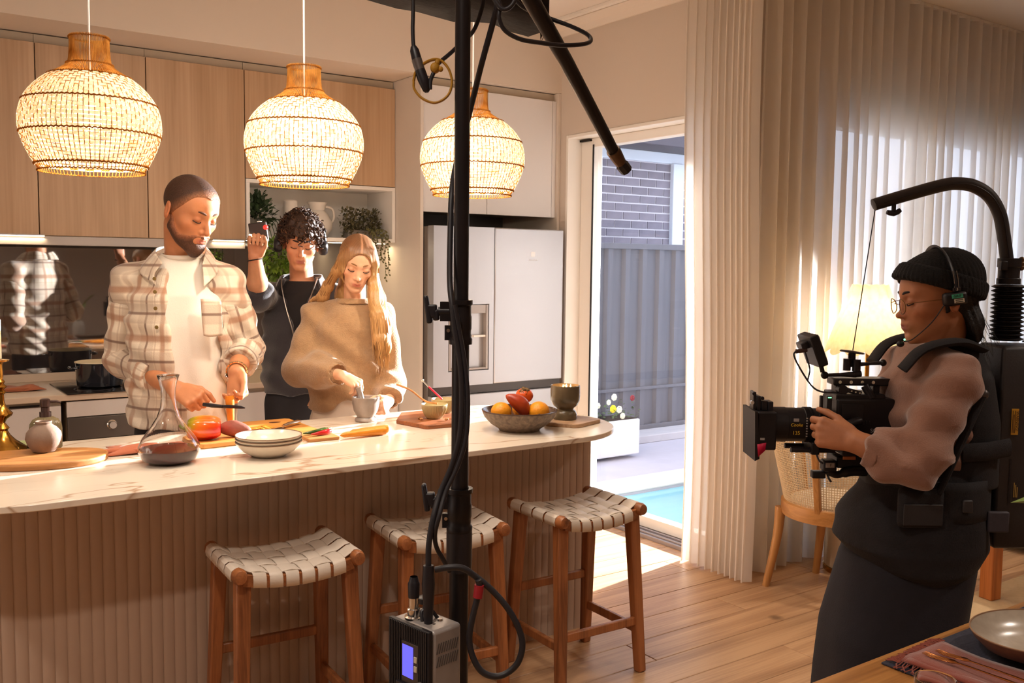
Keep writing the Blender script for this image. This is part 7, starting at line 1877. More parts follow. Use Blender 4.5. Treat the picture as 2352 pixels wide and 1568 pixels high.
# curls
F = Field((-0.17, -0.2, 1.55), (0.17, 0.18, 1.90), 0.0045)
ha.shape(F, 0.021, False, False)
F.ell(ha.P(0.0, -0.01, 0.105), [0.075, 0.085, 0.045], ha.R, 0.03)
def hl(X, Y, Z):
    p = ha.local(X, Y, Z)
    return p[2] - np.interp(p[1], [-0.15, -0.075, -0.05, -0.02, 0.01, 0.04, 0.12], [0.062, 0.058, 0.035, 0.010, 0.0, -0.04, -0.075])
F.keep(hl, 0.006)
F.wrinkle(lambda X, Y, Z: 0.006 * np.sin(95 * X + 2 * np.sin(60 * Z)) * np.sin(90 * Y + 1.5 * np.sin(70 * X)) )
v, q = F.skin()
hr2 = np_mesh('hair', v, q, M_hair, asi, lin(0x3A271D), relax=1)
rnd = random.Random(8)
for gi, col in enumerate((0x3E2A20, 0x2C1D16, 0x523828)):
    mb = MB()
    for k in range(150):
        while True:
            a = rnd.uniform(0, 2 * PI); z = rnd.uniform(-0.35, 1.0); q_ = math.sqrt(max(0, 1 - z * z))
            x_, y_, z_ = 0.094 * q_ * math.cos(a), 0.014 + 0.116 * q_ * math.sin(a), 0.044 + 0.112 * z
            line = np.interp(y_, [-0.15, -0.075, -0.05, -0.02, 0.01, 0.04, 0.12], [0.055, 0.050, 0.030, 0.006, 0.0, -0.04, -0.075])
            if z_ > line - 0.006: break
        nrm = Vector((x_ / 0.094 ** 2, (y_ - 0.014) / 0.116 ** 2, (z_ - 0.044) / 0.112 ** 2)).normalized()
        tn = nrm.cross(Vector((rnd.gauss(0, 1), rnd.gauss(0, 1), rnd.gauss(0, 1)))).normalized()
        if tn.z > 0.2: tn = -tn
        ax = (tn * 0.8 + nrm * rnd.uniform(0.0, 0.7)).normalized(); u_ = ax.orthogonal().normalized(); w_ = ax.cross(u_)
        Lc, rc, tw = rnd.uniform(0.028, 0.055), rnd.uniform(0.006, 0.011), rnd.uniform(1.2, 2.2) * 2 * PI; ph = rnd.uniform(0, 6)
        pts = []
        for i in range(15):
            t_ = i / 14; p = Vector((x_, y_, z_)) + ax * Lc * (t_ - 0.3) + (u_ * math.cos(ph + tw * t_) + w_ * math.sin(ph + tw * t_)) * rc
            pts.append(ha.P(*p))
        mb.tube(pts, [0.0036 * (1 - 0.5 * abs(2 * i / 14 - 1)) for i in range(15)], 5)
    stuff(mb.build('curls', mat('curl_%d' % gi, col, 0.65, var=0.2, vscale=150, spec=0.25), hr2))
# clothes
M_navy = mat('charcoal_fleece', 0x29242A, 0.92, var=0.15, vscale=40, bump=0.35, bscale=260, sheen=0.5)
M_tee2 = mat('black_tshirt', 0x1B1719, 0.9, var=0.1, vscale=30, bump=0.2, bscale=250)
F = Field((-0.2, -0.18, 1.0), (0.18, 0.16, 1.50), 0.006)
F.loft([(1.02, -0.01, -0.005, 0.165, 0.125), (1.30, -0.01, -0.005, 0.165, 0.125), (1.40, -0.01, 0.0, 0.14, 0.10), (1.455, -0.01, 0.012, 0.085, 0.070), (1.462, -0.01, 0.012, 0.08, 0.066)], 0.02)
v, q = F.skin(); np_mesh('black_tshirt', v, q, M_tee2, asi)
F = Field((-0.34, -0.36, 0.80), (0.34, 0.22, 1.52), 0.0055)
F.loft([(0.905, -0.01, 0.0, 0.190, 0.130), (0.97, -0.01, 0, 0.200, 0.142), (1.15, -0.01, 0, 0.190, 0.140), (1.30, -0.01, 0.0, 0.186, 0.135), (1.38, -0.01, 0.006, 0.165, 0.112), (1.44, -0.01, 0.015, 0.11, 0.085), (1.475, -0.01, 0.022, 0.092, 0.078)], 0.03)
suR = elR + (wrR - elR) * 0.16; suL = elL + (wrL - elL) * 0.9
F.cone((-0.06, 0.012, 1.42), shR, 0.05, 0.068, 0.03); F.chain([shR, elR, suR], [0.072, 0.068, 0.062], 0.03, flat=True)
F.cone((0.05, 0.012, 1.42), shL, 0.05, 0.064, 0.03); F.chain([shL, elL, suL], [0.066, 0.058, 0.048], 0.03)
for k in range(4):
    c = shR + (elR - shR) * (0.55 + 0.14 * k); F.ell(c, [0.078, 0.020, 0.078], rotm(0, 8 * k), 0.015)
F.cut(lambda X, Y, Z: np.maximum(np.abs(X + 0.005) - np.interp(Z[0, 0, :], [1.16, 1.22, 1.44, 1.52], [-0.02, 0.012, 0.075, 0.085])[None, None, :], Y + 0.01), 0.006)
F.cut(lambda X, Y, Z: np.sqrt((X + 0.01) ** 2 + (Y - 0.012) ** 2) - 0.076 + np.where(Z > 1.42, 0, 0.2), 0.005)
F.wrinkle(folds((0.4, 0.3, 1.0), 50, 0.004, 9)); F.wrinkle(folds((0.9, 0.0, -0.5), 32, 0.003, 2))
v, q = F.skin(); tp = np_mesh('zip_top', v, q, M_navy, asi)
for s_ in (-1, 1):
    pts = [(-0.005 + s_ * x, y, z) for x, y, z in ((0.088, -0.060, 1.475), (0.078, -0.096, 1.43), (0.052, -0.130, 1.34), (0.020, -0.146, 1.24), (0.002, -0.150, 1.17))]
    MB().tube(catmull(pts, 6), 0.0035, 6).build('zip', mat('zip_metal', 0x8A8078, 0.3, 0.8), tp)
sheet([[(-0.005, 0.098, 1.49), (-0.085, 0.075, 1.495), (-0.108, 0.0, 1.485), (-0.098, -0.062, 1.468)], [(-0.005, 0.112, 1.46), (-0.098, 0.088, 1.46), (-0.128, 0.0, 1.448), (-0.114, -0.078, 1.425)]], 'collar', M_navy, tp, solid=0.008)
sheet([[(-0.015, 0.098, 1.49), (0.065, 0.075, 1.495), (0.090, 0.0, 1.485), (0.085, -0.062, 1.468)], [(-0.015, 0.112, 1.46), (0.078, 0.088, 1.46), (0.112, 0.0, 1.448), (0.102, -0.078, 1.425)]], 'collar', M_navy, tp, solid=0.008)
F = Field((-0.25, -0.2, 0.05), (0.24, 0.2, 1.0), 0.008)
F.loft([(0.76, -0.01, 0, 0.17, 0.115), (0.88, -0.01, 0, 0.175, 0.12), (0.98, -0.01, 0, 0.16, 0.11)], 0.03)
for x in (-0.10, 0.085): F.chain([(x, 0, 0.84), (x, -0.01, 0.46), (x, 0.01, 0.06)], [0.09, 0.075, 0.068], 0.03)
v, q = F.skin(); np_mesh('trousers', v, q, mat('black_trousers', 0x232024, 0.9, var=0.12, vscale=40), asi)
for x in (-0.10, 0.085):
    F = Field((x - 0.09, -0.26, 0.0), (x + 0.09, 0.14, 0.14), 0.006)
    F.cone((x, 0.03, 0.045), (x, -0.16, 0.038), 0.046, 0.040, 0.02); F.cut(lambda X, Y, Z: Z - 0.003, 0.002)
    v, q = F.skin(); np_mesh('shoe', v, q, M_tee2, asi)
MB().tube([tuple(wrR + V3(0.033 * math.cos(a), 0.030 * math.sin(a), -0.012 + 0.006 * math.cos(a))) for a in [2 * PI * k / 24 for k in range(24)]], 0.0026, 6, closed=True).build('wrist_band', M_tee2, asi)
# headphones
hp = thing('headphones', 'black headphones worn by the curly-haired assistant', 'headphones', (1.86, 4.45, 0), -YAW)
MB().tube([ha.P(0.112 * math.cos(a), 0.012, 0.0 + 0.155 * math.sin(a)) for a in [PI * (k / 20) for k in range(21)]], 0.006, 8, flat=(1.6, 0.7)).build('headband', M_blk2, hp)
for s_ in (-1, 1):
    ax = ha.R @ V3(s_, 0, 0)
    MB().lathe([(0.0, 0.030), (0.030, 0.028), (0.040, 0.018), (0.042, 0.0), (0.036, -0.012), (0.0, -0.012)], 26, ha.P(s_ * 0.098, 0.010, -0.010), ax, sx=0.9, sy=1.0).build('ear_cup', M_blk2, hp)
# light meter held up
lm = thing('light_meter', 'small black light meter with red button and lit edge held overhead', 'light meter', (1.86, 4.45, 0), -YAW)
tl_ = Matrix.Rotation(math.radians(-8), 3, 'Y')
lb = MB().box((-0.122, -0.362, 1.688), (0.082, 0.022, 0.092), 0, tl_).build('case', mat('meter_body', 0x332C2C, 0.35, 0.2, var=0.1), lm, bevel=0.005)
MB().lathe([(0.0, 0.012), (0.008, 0.010), (0.0115, 0.004), (0.0115, 0.0)], 18, (-0.087, -0.373, 1.712), (0, -1, 0)).build('red_button', mat('red_glow', 0xE02020, 0.3, emit=(1, 0.03, 0.02, 1), estr=1.6), lb)
MB().lathe([(0.0, 0.006), (0.010, 0.005), (0.012, 0.0)], 18, (-0.118, -0.362, 1.735), (0, 0, 1)).build('dome', M_white, lb)
MB().box((-0.128, -0.3745, 1.668), (0.072, 0.010, 0.011), 0, Matrix.Rotation(math.radians(12), 3, 'Y')).build('lit_edge', mat('meter_light', 0xFFE9C0, 0.4, emit=(1.0, 0.70, 0.35, 1), estr=18), lb, bevel=0.003)
# ================================================================== camera operator seen from the side
OPX, OPY = 2.41, 1.45
op = thing('person', 'camera operator in beanie, glasses and brown hoodie, seen from the side', 'person', (OPX, OPY, 0), -YAW)
ho = Head((0.018, 0.0, 1.470), -92, 8, 0, 0.985, jaw=0.95, nose=0.82)
sN, eN, wN = V3(0.010, -0.160, 1.265), V3(-0.108, -0.215, 1.052), V3(-0.240, -0.150, 1.105)
sF, eF, wF = V3(0.015, 0.165, 1.270), V3(-0.06, 0.23, 1.06), V3(-0.22, 0.10, 1.10)
F = Field((-0.40, -0.36, 0.84), (0.22, 0.34, 1.62), 0.0036)
ho.shape(F)
F.cone((0.030, 0.0, 1.30), ho.P(0, 0.03, -0.05), 0.055, 0.052, 0.03); F.cone((0.0, 0.0, 1.31), ho.P(0, 0.0, -0.085), 0.04, 0.028, 0.02)
F.loft([(0.86, 0.0, 0, 0.09, 0.13), (1.15, 0.0, 0, 0.095, 0.14), (1.28, 0.01, 0, 0.075, 0.12), (1.33, 0.02, 0, 0.05, 0.07)], 0.03)
for s_, e_, w_ in ((sN, eN, wN), (sF, eF, wF)):
    F.cone((0.015, 0, 1.285), s_, 0.045, 0.045, 0.02); F.cone(s_, e_, 0.045, 0.040, 0.02); F.chain([e_, e_ + (w_ - e_) * 0.35, w_], [0.042, 0.043, 0.029], 0.02)
hand(F, wN, V3(-0.078, 0.032, 0.018), (0.10, 0.95, -0.15), (-0.2, 0, 1), [0, (0.45, 0.5, 0.3), (0.75, 0.75, 0.5), (0.85, 0.8, 0.5), (0.9, 0.8, 0.5)], (0.25, 0.2, 0.55), 1.0, 0.03)
hand(F, wF, V3(-0.07, -0.03, 0.01), (0.1, -0.95, -0.1), (0, 0, 1), 0.6, (0.3, 0.3, 0.5), 0.95)
v, q = F.skin()
np_mesh('body', v, q, M_skin, op, lambda v: ho.tones(v, lin(0xAE7350), lin(0x8A4A40)))
ho.brows(op, 0x1E1512, thick=1.0); ho.lashes(op, 0x1A1210)
# dark hair below the hat
F = Field((-0.12, -0.14, 1.28), (0.20, 0.14, 1.56), 0.0045)
ho.shape(F, 0.010, False, False)
F.ell((0.095, 0, 1.40), (0.045, 0.075, 0.07), None, 0.03)
def ol(X, Y, Z):
    p = ho.local(X, Y, Z)
    return np.minimum(p[1] - np.interp(p[2], [-0.15, -0.06, -0.03, 0.03, 0.06], [0.075, 0.050, 0.034, 0.022, -0.02]), 0.07 - p[2])
F.keep(ol, 0.005)
F.cone(ho.P(0.066, 0.0, 0.02), ho.P(0.070, 0.0, -0.03), 0.010, 0.006, 0.006); F.cone(ho.P(-0.066, 0.0, 0.02), ho.P(-0.070, 0.0, -0.03), 0.010, 0.006, 0.006)
F.wrinkle(lambda X, Y, Z: 0.002 * np.sin(300 * X + 120 * Z + 3 * np.sin(40 * Y)))
v, q = F.skin(); hro = np_mesh('hair', v, q, M_hair, op, lin(0x17110F), relax=1)
mb = MB(); rnd = random.Random(2)
for k in range(16):
    p0 = V3(0.12, rnd.uniform(-0.07, 0.0), rnd.uniform(1.36, 1.44)); mb.tube(catmull([p0, p0 + V3(0.015, -0.005, -0.03), p0 + V3(0.035 * rnd.random() + 0.01, -0.01, -0.07)], 4), 0.0005, 4)
stuff(mb.build('loose_strands', mat('hair_17110f', 0x17110F, 0.6), hro))
# beanie: ribbed crown and turned-up brim
M_bean = mat('black_rib_knit', 0x121112, 0.95, var=0.2, vscale=60, bump=0.5, bscale=200)
F = Field((-0.15, -0.15, 1.40), (0.19, 0.15, 1.66), 0.004)
ho.shape(F, 0.017, False, False)
F.ell(ho.P(0, 0.045, 0.070), (0.080, 0.075, 0.062), None, 0.03)
F.keep(lambda X, Y, Z: (lambda p: p[2] - 0.055 + 0.30 * (p[1] + 0.02))(ho.local(X, Y, Z)), 0.004)
F.wrinkle(lambda X, Y, Z: (lambda p: 0.0016 * np.sin(44 * np.arctan2(p[0], p[1] - 0.02)))(ho.local(X, Y, Z)))
v, q = F.skin(); bn_ = np_mesh('beanie', v, q, M_bean, op)
F = Field((-0.15, -0.15, 1.38), (0.19, 0.15, 1.62), 0.004)
ho.shape(F, 0.027, False, False)
F.keep(lambda X, Y, Z: (lambda p: np.minimum(p[2] - 0.040 + 0.42 * (p[1] + 0.02), 0.094 - 0.42 * (p[1] + 0.02) - p[2]))(ho.local(X, Y, Z)), 0.010)
F.wrinkle(lambda X, Y, Z: (lambda p: 0.0018 * np.sin(60 * np.arctan2(p[0], p[1] - 0.02)))(ho.local(X, Y, Z)))
v, q = F.skin(); np_mesh('turned_brim', v, q, M_bean, bn_)
MB().lathe([(0.0, 0.003), (0.011, 0.003), (0.0135, 0.001), (0.0135, 0.0)], 22, ho.P(-0.070, -0.066, 0.066), ho.R @ V3(-0.75, -0.65, 0.1)).build('badge', mat('badge_face', 0xB7A08C, 0.35, 0.3, var=0.3, vscale=150), bn_)
# round glasses
gl_ = thing('glasses', 'round thin-framed glasses on the camera operator', 'glasses', (OPX, OPY, 0), -YAW)
M_gold = mat('thin_gold', 0x8A6A48, 0.3, 0.9)
for s_ in (-1, 1):
    MB().tube([ho.P(s_ * 0.032 + 0.021 * math.cos(a), -0.108 + 0.004 * abs(math.cos(a)), -0.004 + 0.0205 * math.sin(a)) for a in [2 * PI * k / 28 for k in range(28)]], 0.0014, 6, closed=True).build('rim', M_gold, gl_)
    MB().tube([ho.P(s_ * 0.053, -0.103, 0.004), ho.P(s_ * 0.068, -0.085, 0.006), ho.P(s_ * 0.080, 0.0, 0.006), ho.P(s_ * 0.080, 0.022, -0.008)], 0.0011, 6).build('temple', M_gold, gl_)
MB().tube([ho.P(-0.011, -0.108, 0.002), ho.P(0, -0.112, 0.005), ho.P(0.011, -0.108, 0.002)], 0.0012, 6).build('bridge', M_gold, gl_)
# headset over the hat
hs_ = thing('headset', 'black crew headset with green label worn over the beanie', 'headset', (OPX, OPY, 0), -YAW)
MB().tube([ho.P(0.108 * math.cos(a), 0.012, 0.028 + 0.118 * math.sin(a)) for a in [PI * k / 24 for k in range(25)]], 0.0052, 8, flat=(1.7, 0.6)).build('headband', M_blk2, hs_)
M_lt = mat('cream_label', 0xD8CFBE, 0.6); M_gr = mat('green_label', 0x3FA888, 0.6)
sx_ = 1                                             # near side
def hb(c, d, name, m, parent, bev=0.003):
    return MB().box(ho.P(*c), [x * 0.985 for x in d], 0, Matrix(ho.R.tolist())).build(name, m, parent, bevel=bev)
pad = hb((sx_ * 0.102, 0.008, 0.006), (0.026, 0.062, 0.036), 'ear_pad', M_blk2, hs_, 0.008)
hb((-sx_ * 0.100, 0.008, 0.006), (0.026, 0.062, 0.036), 'ear_pad', M_blk2, hs_, 0.008)
hb((sx_ * 0.1155, 0.010, 0.0135), (0.0015, 0.029, 0.0105), 'green_label', M_gr, pad, 0)
hb((sx_ * 0.1155, 0.014, 0.0005), (0.0015, 0.026, 0.0105), 'paper_label', M_lt, pad, 0)
hb((sx_ * 0.1105, 0.012, 0.031), (0.006, 0.020, 0.010), 'number_tab', M_blk2, hs_, 0.001)
RT = Matrix.Rotation(math.radians(-8), 3, 'Y') @ Matrix.Rotation(PI / 2, 3, 'X')
def lab(s, size, c, m, parent, name='lettering'):
    o = text_part(name, s, size, m, parent, ho.P(*c), RT.to_euler(), 0.0002); return o
lab('GRIP', 0.0098, (sx_ * 0.1166, 0.010, 0.0135), mat('dark_print', 0x15302A, 0.7), pad)
lab('3', 0.0100, (sx_ * 0.1140, 0.012, 0.031), M_lt, hs_)
for k in range(2): hb((sx_ * 0.1165, 0.014, 0.003 - 0.005 * k), (0.0006, 0.020, 0.0018), 'print_line', mat('dark_print', 0x15302A, 0.7), pad, 0)
for y_ in (0.007, 0.017):
    MB().tube([ho.P(sx_ * 0.112, y_, 0.036), ho.P(sx_ * 0.112, y_, 0.060), ho.P(sx_ * 0.108, y_, 0.080)], 0.0012, 6).build('wire_slider', M_chr, hs_)
MB().tube(catmull([ho.P(sx_ * 0.104, -0.02, -0.005), ho.P(sx_ * 0.095, -0.055, -0.050), ho.P(sx_ * 0.06, -0.095, -0.092), ho.P(sx_ * 0.03, -0.108, -0.100)], 5), 0.0016, 6).build('mic_arm', M_blk2, hs_)
MB().ball(ho.P(sx_ * 0.022, -0.116, -0.106), (0.0105, 0.0090, 0.0090), 14, 10).build('mic_foam', M_blk2, hs_)
MB().ball(ho.P(sx_ * 0.034, -0.108, -0.094), 0.0028, 8, 6).build('mic_led', mat('green_led', 0x4CFF7A, 0.4, emit=(0.2, 1, 0.35, 1), estr=3), hs_)
# brown hoodie
M_hood = mat('mocha_fleece', 0x8E6552, 0.92, var=0.10, vscale=30, bump=0.35, bscale=260, sheen=0.5)
F = Field((-0.32, -0.36, 0.86), (0.26, 0.34, 1.42), 0.005)
F.loft([(0.90, 0.01, 0, 0.125, 0.165), (1.1, 0.0, 0, 0.125, 0.170), (1.25, 0.005, 0, 0.115, 0.165), (1.31, 0.012, 0, 0.085, 0.125), (1.355, 0.025, 0, 0.075, 0.085)], 0.03)
cN, cF = eN + (wN - eN) * 0.78, eF + (wF - eF) * 0.78
for s_, e_, c_ in ((sN, eN, cN), (sF, eF, cF)):
    F.cone((0.012, s_[1] * 0.4, 1.305), s_, 0.05, 0.058, 0.03); F.cone(s_, e_ + V3(0, 0, 0.02), 0.062, 0.064, 0.03); F.chain([e_, e_ + (c_ - e_) * 0.6, c_], [0.058, 0.056, 0.047], 0.03, flat=True)
    for k, (t_, r_) in enumerate(((0.50, 0.069), (0.66, 0.071), (0.82, 0.072), (0.98, 0.069))):
        p = s_ + (e_ - s_) * t_; F.ell(p + V3(-0.004, 0, 0.0), (r_, r_ * 0.95, 0.013), rotm(20 * (k - 1), 10, -22 + 12 * k), 0.006)
    for k, t_ in enumerate((0.25, 0.5, 0.75)):
        p = e_ + (c_ - e_) * t_; F.ell(p, (0.012, 0.060 - 0.004 * k, 0.060 - 0.004 * k), rotm(-20, 0, 20 + 10 * k), 0.006)
F.wrinkle(folds((0.6, 0.2, 1.0), 66, 0.0050, 3)); F.wrinkle(folds((-0.7, 0.4, 0.8), 50, 0.0042, 8))
v, q = F.skin(); hdy = np_mesh('hoodie', v, q, M_hood, op)
ax = (cN - eN) / np.linalg.norm(cN - eN); F = Field(cN - 0.10, cN + 0.08, 0.0042)
F.cone(cN - ax * 0.030, cN + ax * 0.004, 0.056, 0.049, 0.004, flat=True, flata=True); F.cone(cN - ax * 0.01, cN + ax * 0.03, 0.041, 0.040, 0.003, op='sub')
v, q = F.skin(); np_mesh('cuff', v, q, M_hood, hdy)
# wide dark trousers and tied jacket
M_dark_cloth = mat('black_wool', 0x1C181B, 0.95, var=0.25, vscale=25, bump=0.4, bscale=200)
F = Field((-0.32, -0.28, 0.02), (0.26, 0.28, 0.95), 0.008)
F.loft([(0.03, -0.09, 0, 0.17, 0.20), (0.30, -0.085, 0, 0.180, 0.20), (0.55, -0.065, 0, 0.185, 0.195), (0.75, -0.03, 0, 0.175, 0.18), (0.90, 0.0, 0, 0.140, 0.165)], 0.03)
F.wrinkle(lambda X, Y, Z: 0.010 * np.sin(26 * X + 18 * Y + 2 * np.sin(4 * Z)) * np.clip((0.9 - Z) / 0.5, 0, 1))
v, q = F.skin(); np_mesh('wide_trousers', v, q, mat('navy_denim', 0x19161E, 0.9, var=0.2, vscale=30, bump=0.3, bscale=300), op)
F = Field((-0.32, -0.28, 0.62), (0.28, 0.28, 1.08), 0.007)
F.loft([(0.715, 0.0, 0, 0.09, 0.17), (0.755, -0.02, 0, 0.155, 0.20), (0.81, -0.034, 0, 0.192, 0.212), (0.855, -0.034, 0, 0.186, 0.21), (0.94, -0.006, 0, 0.148, 0.195), (1.04, -0.002, 0, 0.126, 0.18)], 0.03)
F.wrinkle(folds((0.6, 0.4, 0.8), 34, 0.006, 5))
v, q = F.skin(); np_mesh('tied_jacket', v, q, M_dark_cloth, op)
for y in (-0.09, 0.09):
    F = Field((-0.26, y - 0.09, 0.0), (0.12, y + 0.09, 0.13), 0.006)
    F.cone((0.0, y, 0.045), (-0.17, y, 0.038), 0.046, 0.040, 0.02); F.cut(lambda X, Y, Z: Z - 0.003, 0.002)
    v, q = F.skin(); np_mesh('shoe', v, q, M_tee2, op)

# ================================================================== support vest with overhead arm
er = thing('support_rig', 'black camera support vest with back column and curved overhead arm', 'support rig', (OPX, OPY, 0), -YAW)
M_web = mat('black_webbing', 0x1A171A, 0.85, var=0.15, vscale=60, bump=0.4, bscale=400)
M_shell = mat('charcoal_shell', 0x2C2829, 0.5, 0.1, var=0.12, vscale=25, bump=0.12, bscale=200)
F = Field((-0.18, -0.26, 0.90), (0.24, 0.26, 1.42), 0.006)
F.loft([(0.98, 0.045, 0, 0.135, 0.175), (1.15, 0.060, 0, 0.115, 0.172), (1.27, 0.060, 0, 0.095, 0.150), (1.335, 0.050, 0, 0.080, 0.110), (1.36, 0.05, 0, 0.06, 0.09)], 0.02)
F.cut(lambda X, Y, Z: np.maximum(X - 0.055 + 0.25 * np.abs(Z - 1.2), np.maximum(Z - 1.30, 1.04 - Z)), 0.02)
v, q = F.skin(); np_mesh('vest_back', v, q, M_web, er)
MB().tube(catmull([(0.10, -0.095, 1.345), (0.03, -0.110, 1.365), (-0.06, -0.112, 1.345), (-0.110, -0.105, 1.29)], 6), 0.020, 10, flat=(1.5, 0.55)).build('shoulder_strap', M_web, er)
MB().tube(catmull([(0.10, 0.095, 1.345), (0.03, 0.110, 1.365), (-0.06, 0.112, 1.345), (-0.110, 0.105, 1.29)], 6), 0.020, 10, flat=(1.5, 0.55)).build('shoulder_strap', M_web, er)
MB().tube([(0.062, -0.190, 1.235), (0.0, -0.205, 1.10), (-0.045, -0.21, 0.985)], [0.013, 0.012, 0.009], 10, flat=(1.1, 0.7)).build('side_rod', M_web, er)
MB().ball((0.064, -0.192, 1.238), 0.013, 12, 8).build('rod_joint', mat('grey_joint', 0x4A4543, 0.4, 0.5), er)
MB().tube([(0.02, -0.185, 1.085), (0.09, -0.182, 1.090), (0.16, -0.15, 1.095)], 0.024, 8, flat=(0.3, 1)).build('side_strap', M_web, er)
rows = [[(0.15 * math.cos(a) * 1.02 + 0.005, 0.20 * math.sin(a), z) for z in (0.905, 0.93, 0.985, 1.01)] for a in [2 * PI * k / 40 for k in range(41)]]
belt = MB().grid(rows).build('waist_belt', M_web, er, solid=0.012)
def pbox(c, d, name, m, parent, bev=0.004, rz=0, ry=0):
    return MB().box(c, d, 0, Matrix.Rotation(rz, 3, 'Z') @ Matrix.Rotation(ry, 3, 'Y')).build(name, m, parent, bevel=bev)
pbox((0.03, -0.207, 0.952), (0.026, 0.010, 0.034), 'buckle', M_shell, belt)
pbox((-0.055, -0.205, 0.985), (0.016, 0.008, 0.020), 'buckle', M_shell, belt)
pbox((0.135, -0.158, 0.900), (0.055, 0.014, 0.055), 'clip_panel', mat('grey_webbing', 0x3A343A, 0.7, var=0.2, vscale=80), belt)
po = pbox((-0.085, -0.195, 0.945), (0.115, 0.035, 0.105), 'hip_pouch', M_web, er, 0.014)
pbox((-0.085, -0.2135, 0.93), (0.10, 0.004, 0.055), 'pouch_flap', M_shell, po, 0.004)
# back column
col_ = MB()
P_ = [(-0.058, -0.075), (0.050, -0.075), (0.075, -0.045), (0.075, 0.045), (0.050, 0.075), (-0.058, 0.075)]
vs = [(0.226 + x * k, y * k, z) for z, k in ((1.352, 0.86), (1.340, 0.98), (1.15, 1.0), (0.90, 1.0), (0.815, 0.96), (0.800, 0.86)) for x, y in P_]
fs = [(r * 6 + i, r * 6 + (i + 1) % 6, (r + 1) * 6 + (i + 1) % 6, (r + 1) * 6 + i) for r in range(5) for i in range(6)] + [tuple(range(6))[::-1], tuple(30 + i for i in range(6))]
col_ = col_.add(vs, fs).build('back_column', M_shell, er, bevel=0.008, seg=3, weld=True)
lb_ = MB().span((0.200, -0.0768, 1.115), (0.219, -0.0748, 1.185)).build('warning_label', mat('yellow_label', 0xC4902A, 0.5), col_, flat=True)
tw_ = text_part('lettering', 'WARNING!', 0.0105, mat('label_ink', 0x3A2A10, 0.7), lb_, (0.2150, -0.0771, 1.152), (0, 0, 0), 0.0002)
tw_.rotation_euler = (Matrix.Rotation(PI / 2, 3, 'X') @ Matrix.Rotation(-PI / 2, 3, 'Z')).to_euler()
for k in range(3): MB().span((0.2025 + 0.0033 * k, -0.0772, 1.120), (0.2040 + 0.0033 * k, -0.0767, 1.180 - 0.01 * (k == 1))).build('print_line', mat('label_ink', 0x3A2A10, 0.7), lb_, flat=True)
for k in range(3): MB().span((0.216 + 0.0042 * k, -0.0757, 0.945), (0.2185 + 0.0042 * k, -0.0747, 0.985 - 0.006 * k)).build('gold_print', mat('gold_print', 0xA88A4A, 0.5), col_, flat=True)
MB().span((0.202, -0.0760, 0.93), (0.208, -0.0745, 1.05)).build('seam_slot', M_blk2, col_, flat=True)
MB().lathe([(0.0, 0.004), (0.009, 0.004), (0.012, 0.0)], 6, (0.272, -0.066, 1.315), (0.6, -0.8, 0)).build('bolt', M_chr, col_)
# bellows
prof = []
for k in range(13):
    z = 1.362 + 0.0118 * k; prof += [(0.033, z), (0.043, z + 0.0045), (0.043, z + 0.0060), (0.033, z + 0.0105)]
MB().lathe(prof, 30, (0.214, 0.0, 0.0)).build('rubber_bellows', M_blk2, er)
MB().lathe([(0.030, 1.515), (0.030, 1.530), (0.027, 1.532), (0.027, 1.560), (0.030, 1.562), (0.030, 1.585), (0.0, 1.586)], 26, (0.212, 0.0, 0.0)).build('arm_socket', M_blk2, er)
pbox((0.186, -0.018, 1.565), (0.018, 0.020, 0.026), 'latch_block', M_blk2, er, 0.003)
sc_ = MB()
for k in range(3): sc_.ball((0.240, -0.010, 1.560 + 0.011 * k), 0.008, 10, 8)
sc_.cyl((0.235, -0.010, 1.571), (0.256, -0.010, 1.571), 0.007, n=12).build('clamp_screw', mat('worn_bronze', 0x6B5440, 0.4, 0.7, var=0.3, vscale=60), er)
arm = catmull([(-0.164, 0, 1.724), (-0.150, 0, 1.729), (-0.072, 0, 1.753), (0.020, 0, 1.779), (0.062, 0, 1.784), (0.105, 0, 1.778), (0.148, 0, 1.752), (0.178, 0, 1.705), (0.193, 0, 1.645), (0.208, 0, 1.565)], 7)
nA = len(arm)
MB().tube(arm, [0.012] + [0.0165] * 6 + [0.0165 + 0.0012 * math.sin(PI * i / nA) for i in range(nA - 7)], 20).build('overhead_arm', M_shell, er)
MB().tube([(p[0] - 0.001, -0.0172, p[2] - 0.002) for p in arm[8:]], 0.0016, 6).build('arm_rib', M_blk2, er)
kb = MB().cyl((-0.108, 0, 1.728), (-0.108, 0, 1.708), 0.006, n=14); kb.tube([(-0.126, 0, 1.706), (-0.118, 0, 1.704), (-0.108, 0, 1.7015), (-0.098, 0, 1.706), (-0.090, 0, 1.712)], [0.006, 0.0075, 0.007, 0.0075, 0.006], 10).build('wing_knob', M_blk2, er)
MB().tube([(-0.158, 0, 1.714), (-0.203, 0, 1.330)], 0.0014, 6).build('suspension_cord', mat('black_cord', 0x151315, 0.7), er)
MB().tube(catmull([(0.26, 0, 1.36), (0.30, 0.01, 1.368), (0.34, 0.02, 1.355)], 5), 0.0025, 6).build('thin_cable', M_cable, er)

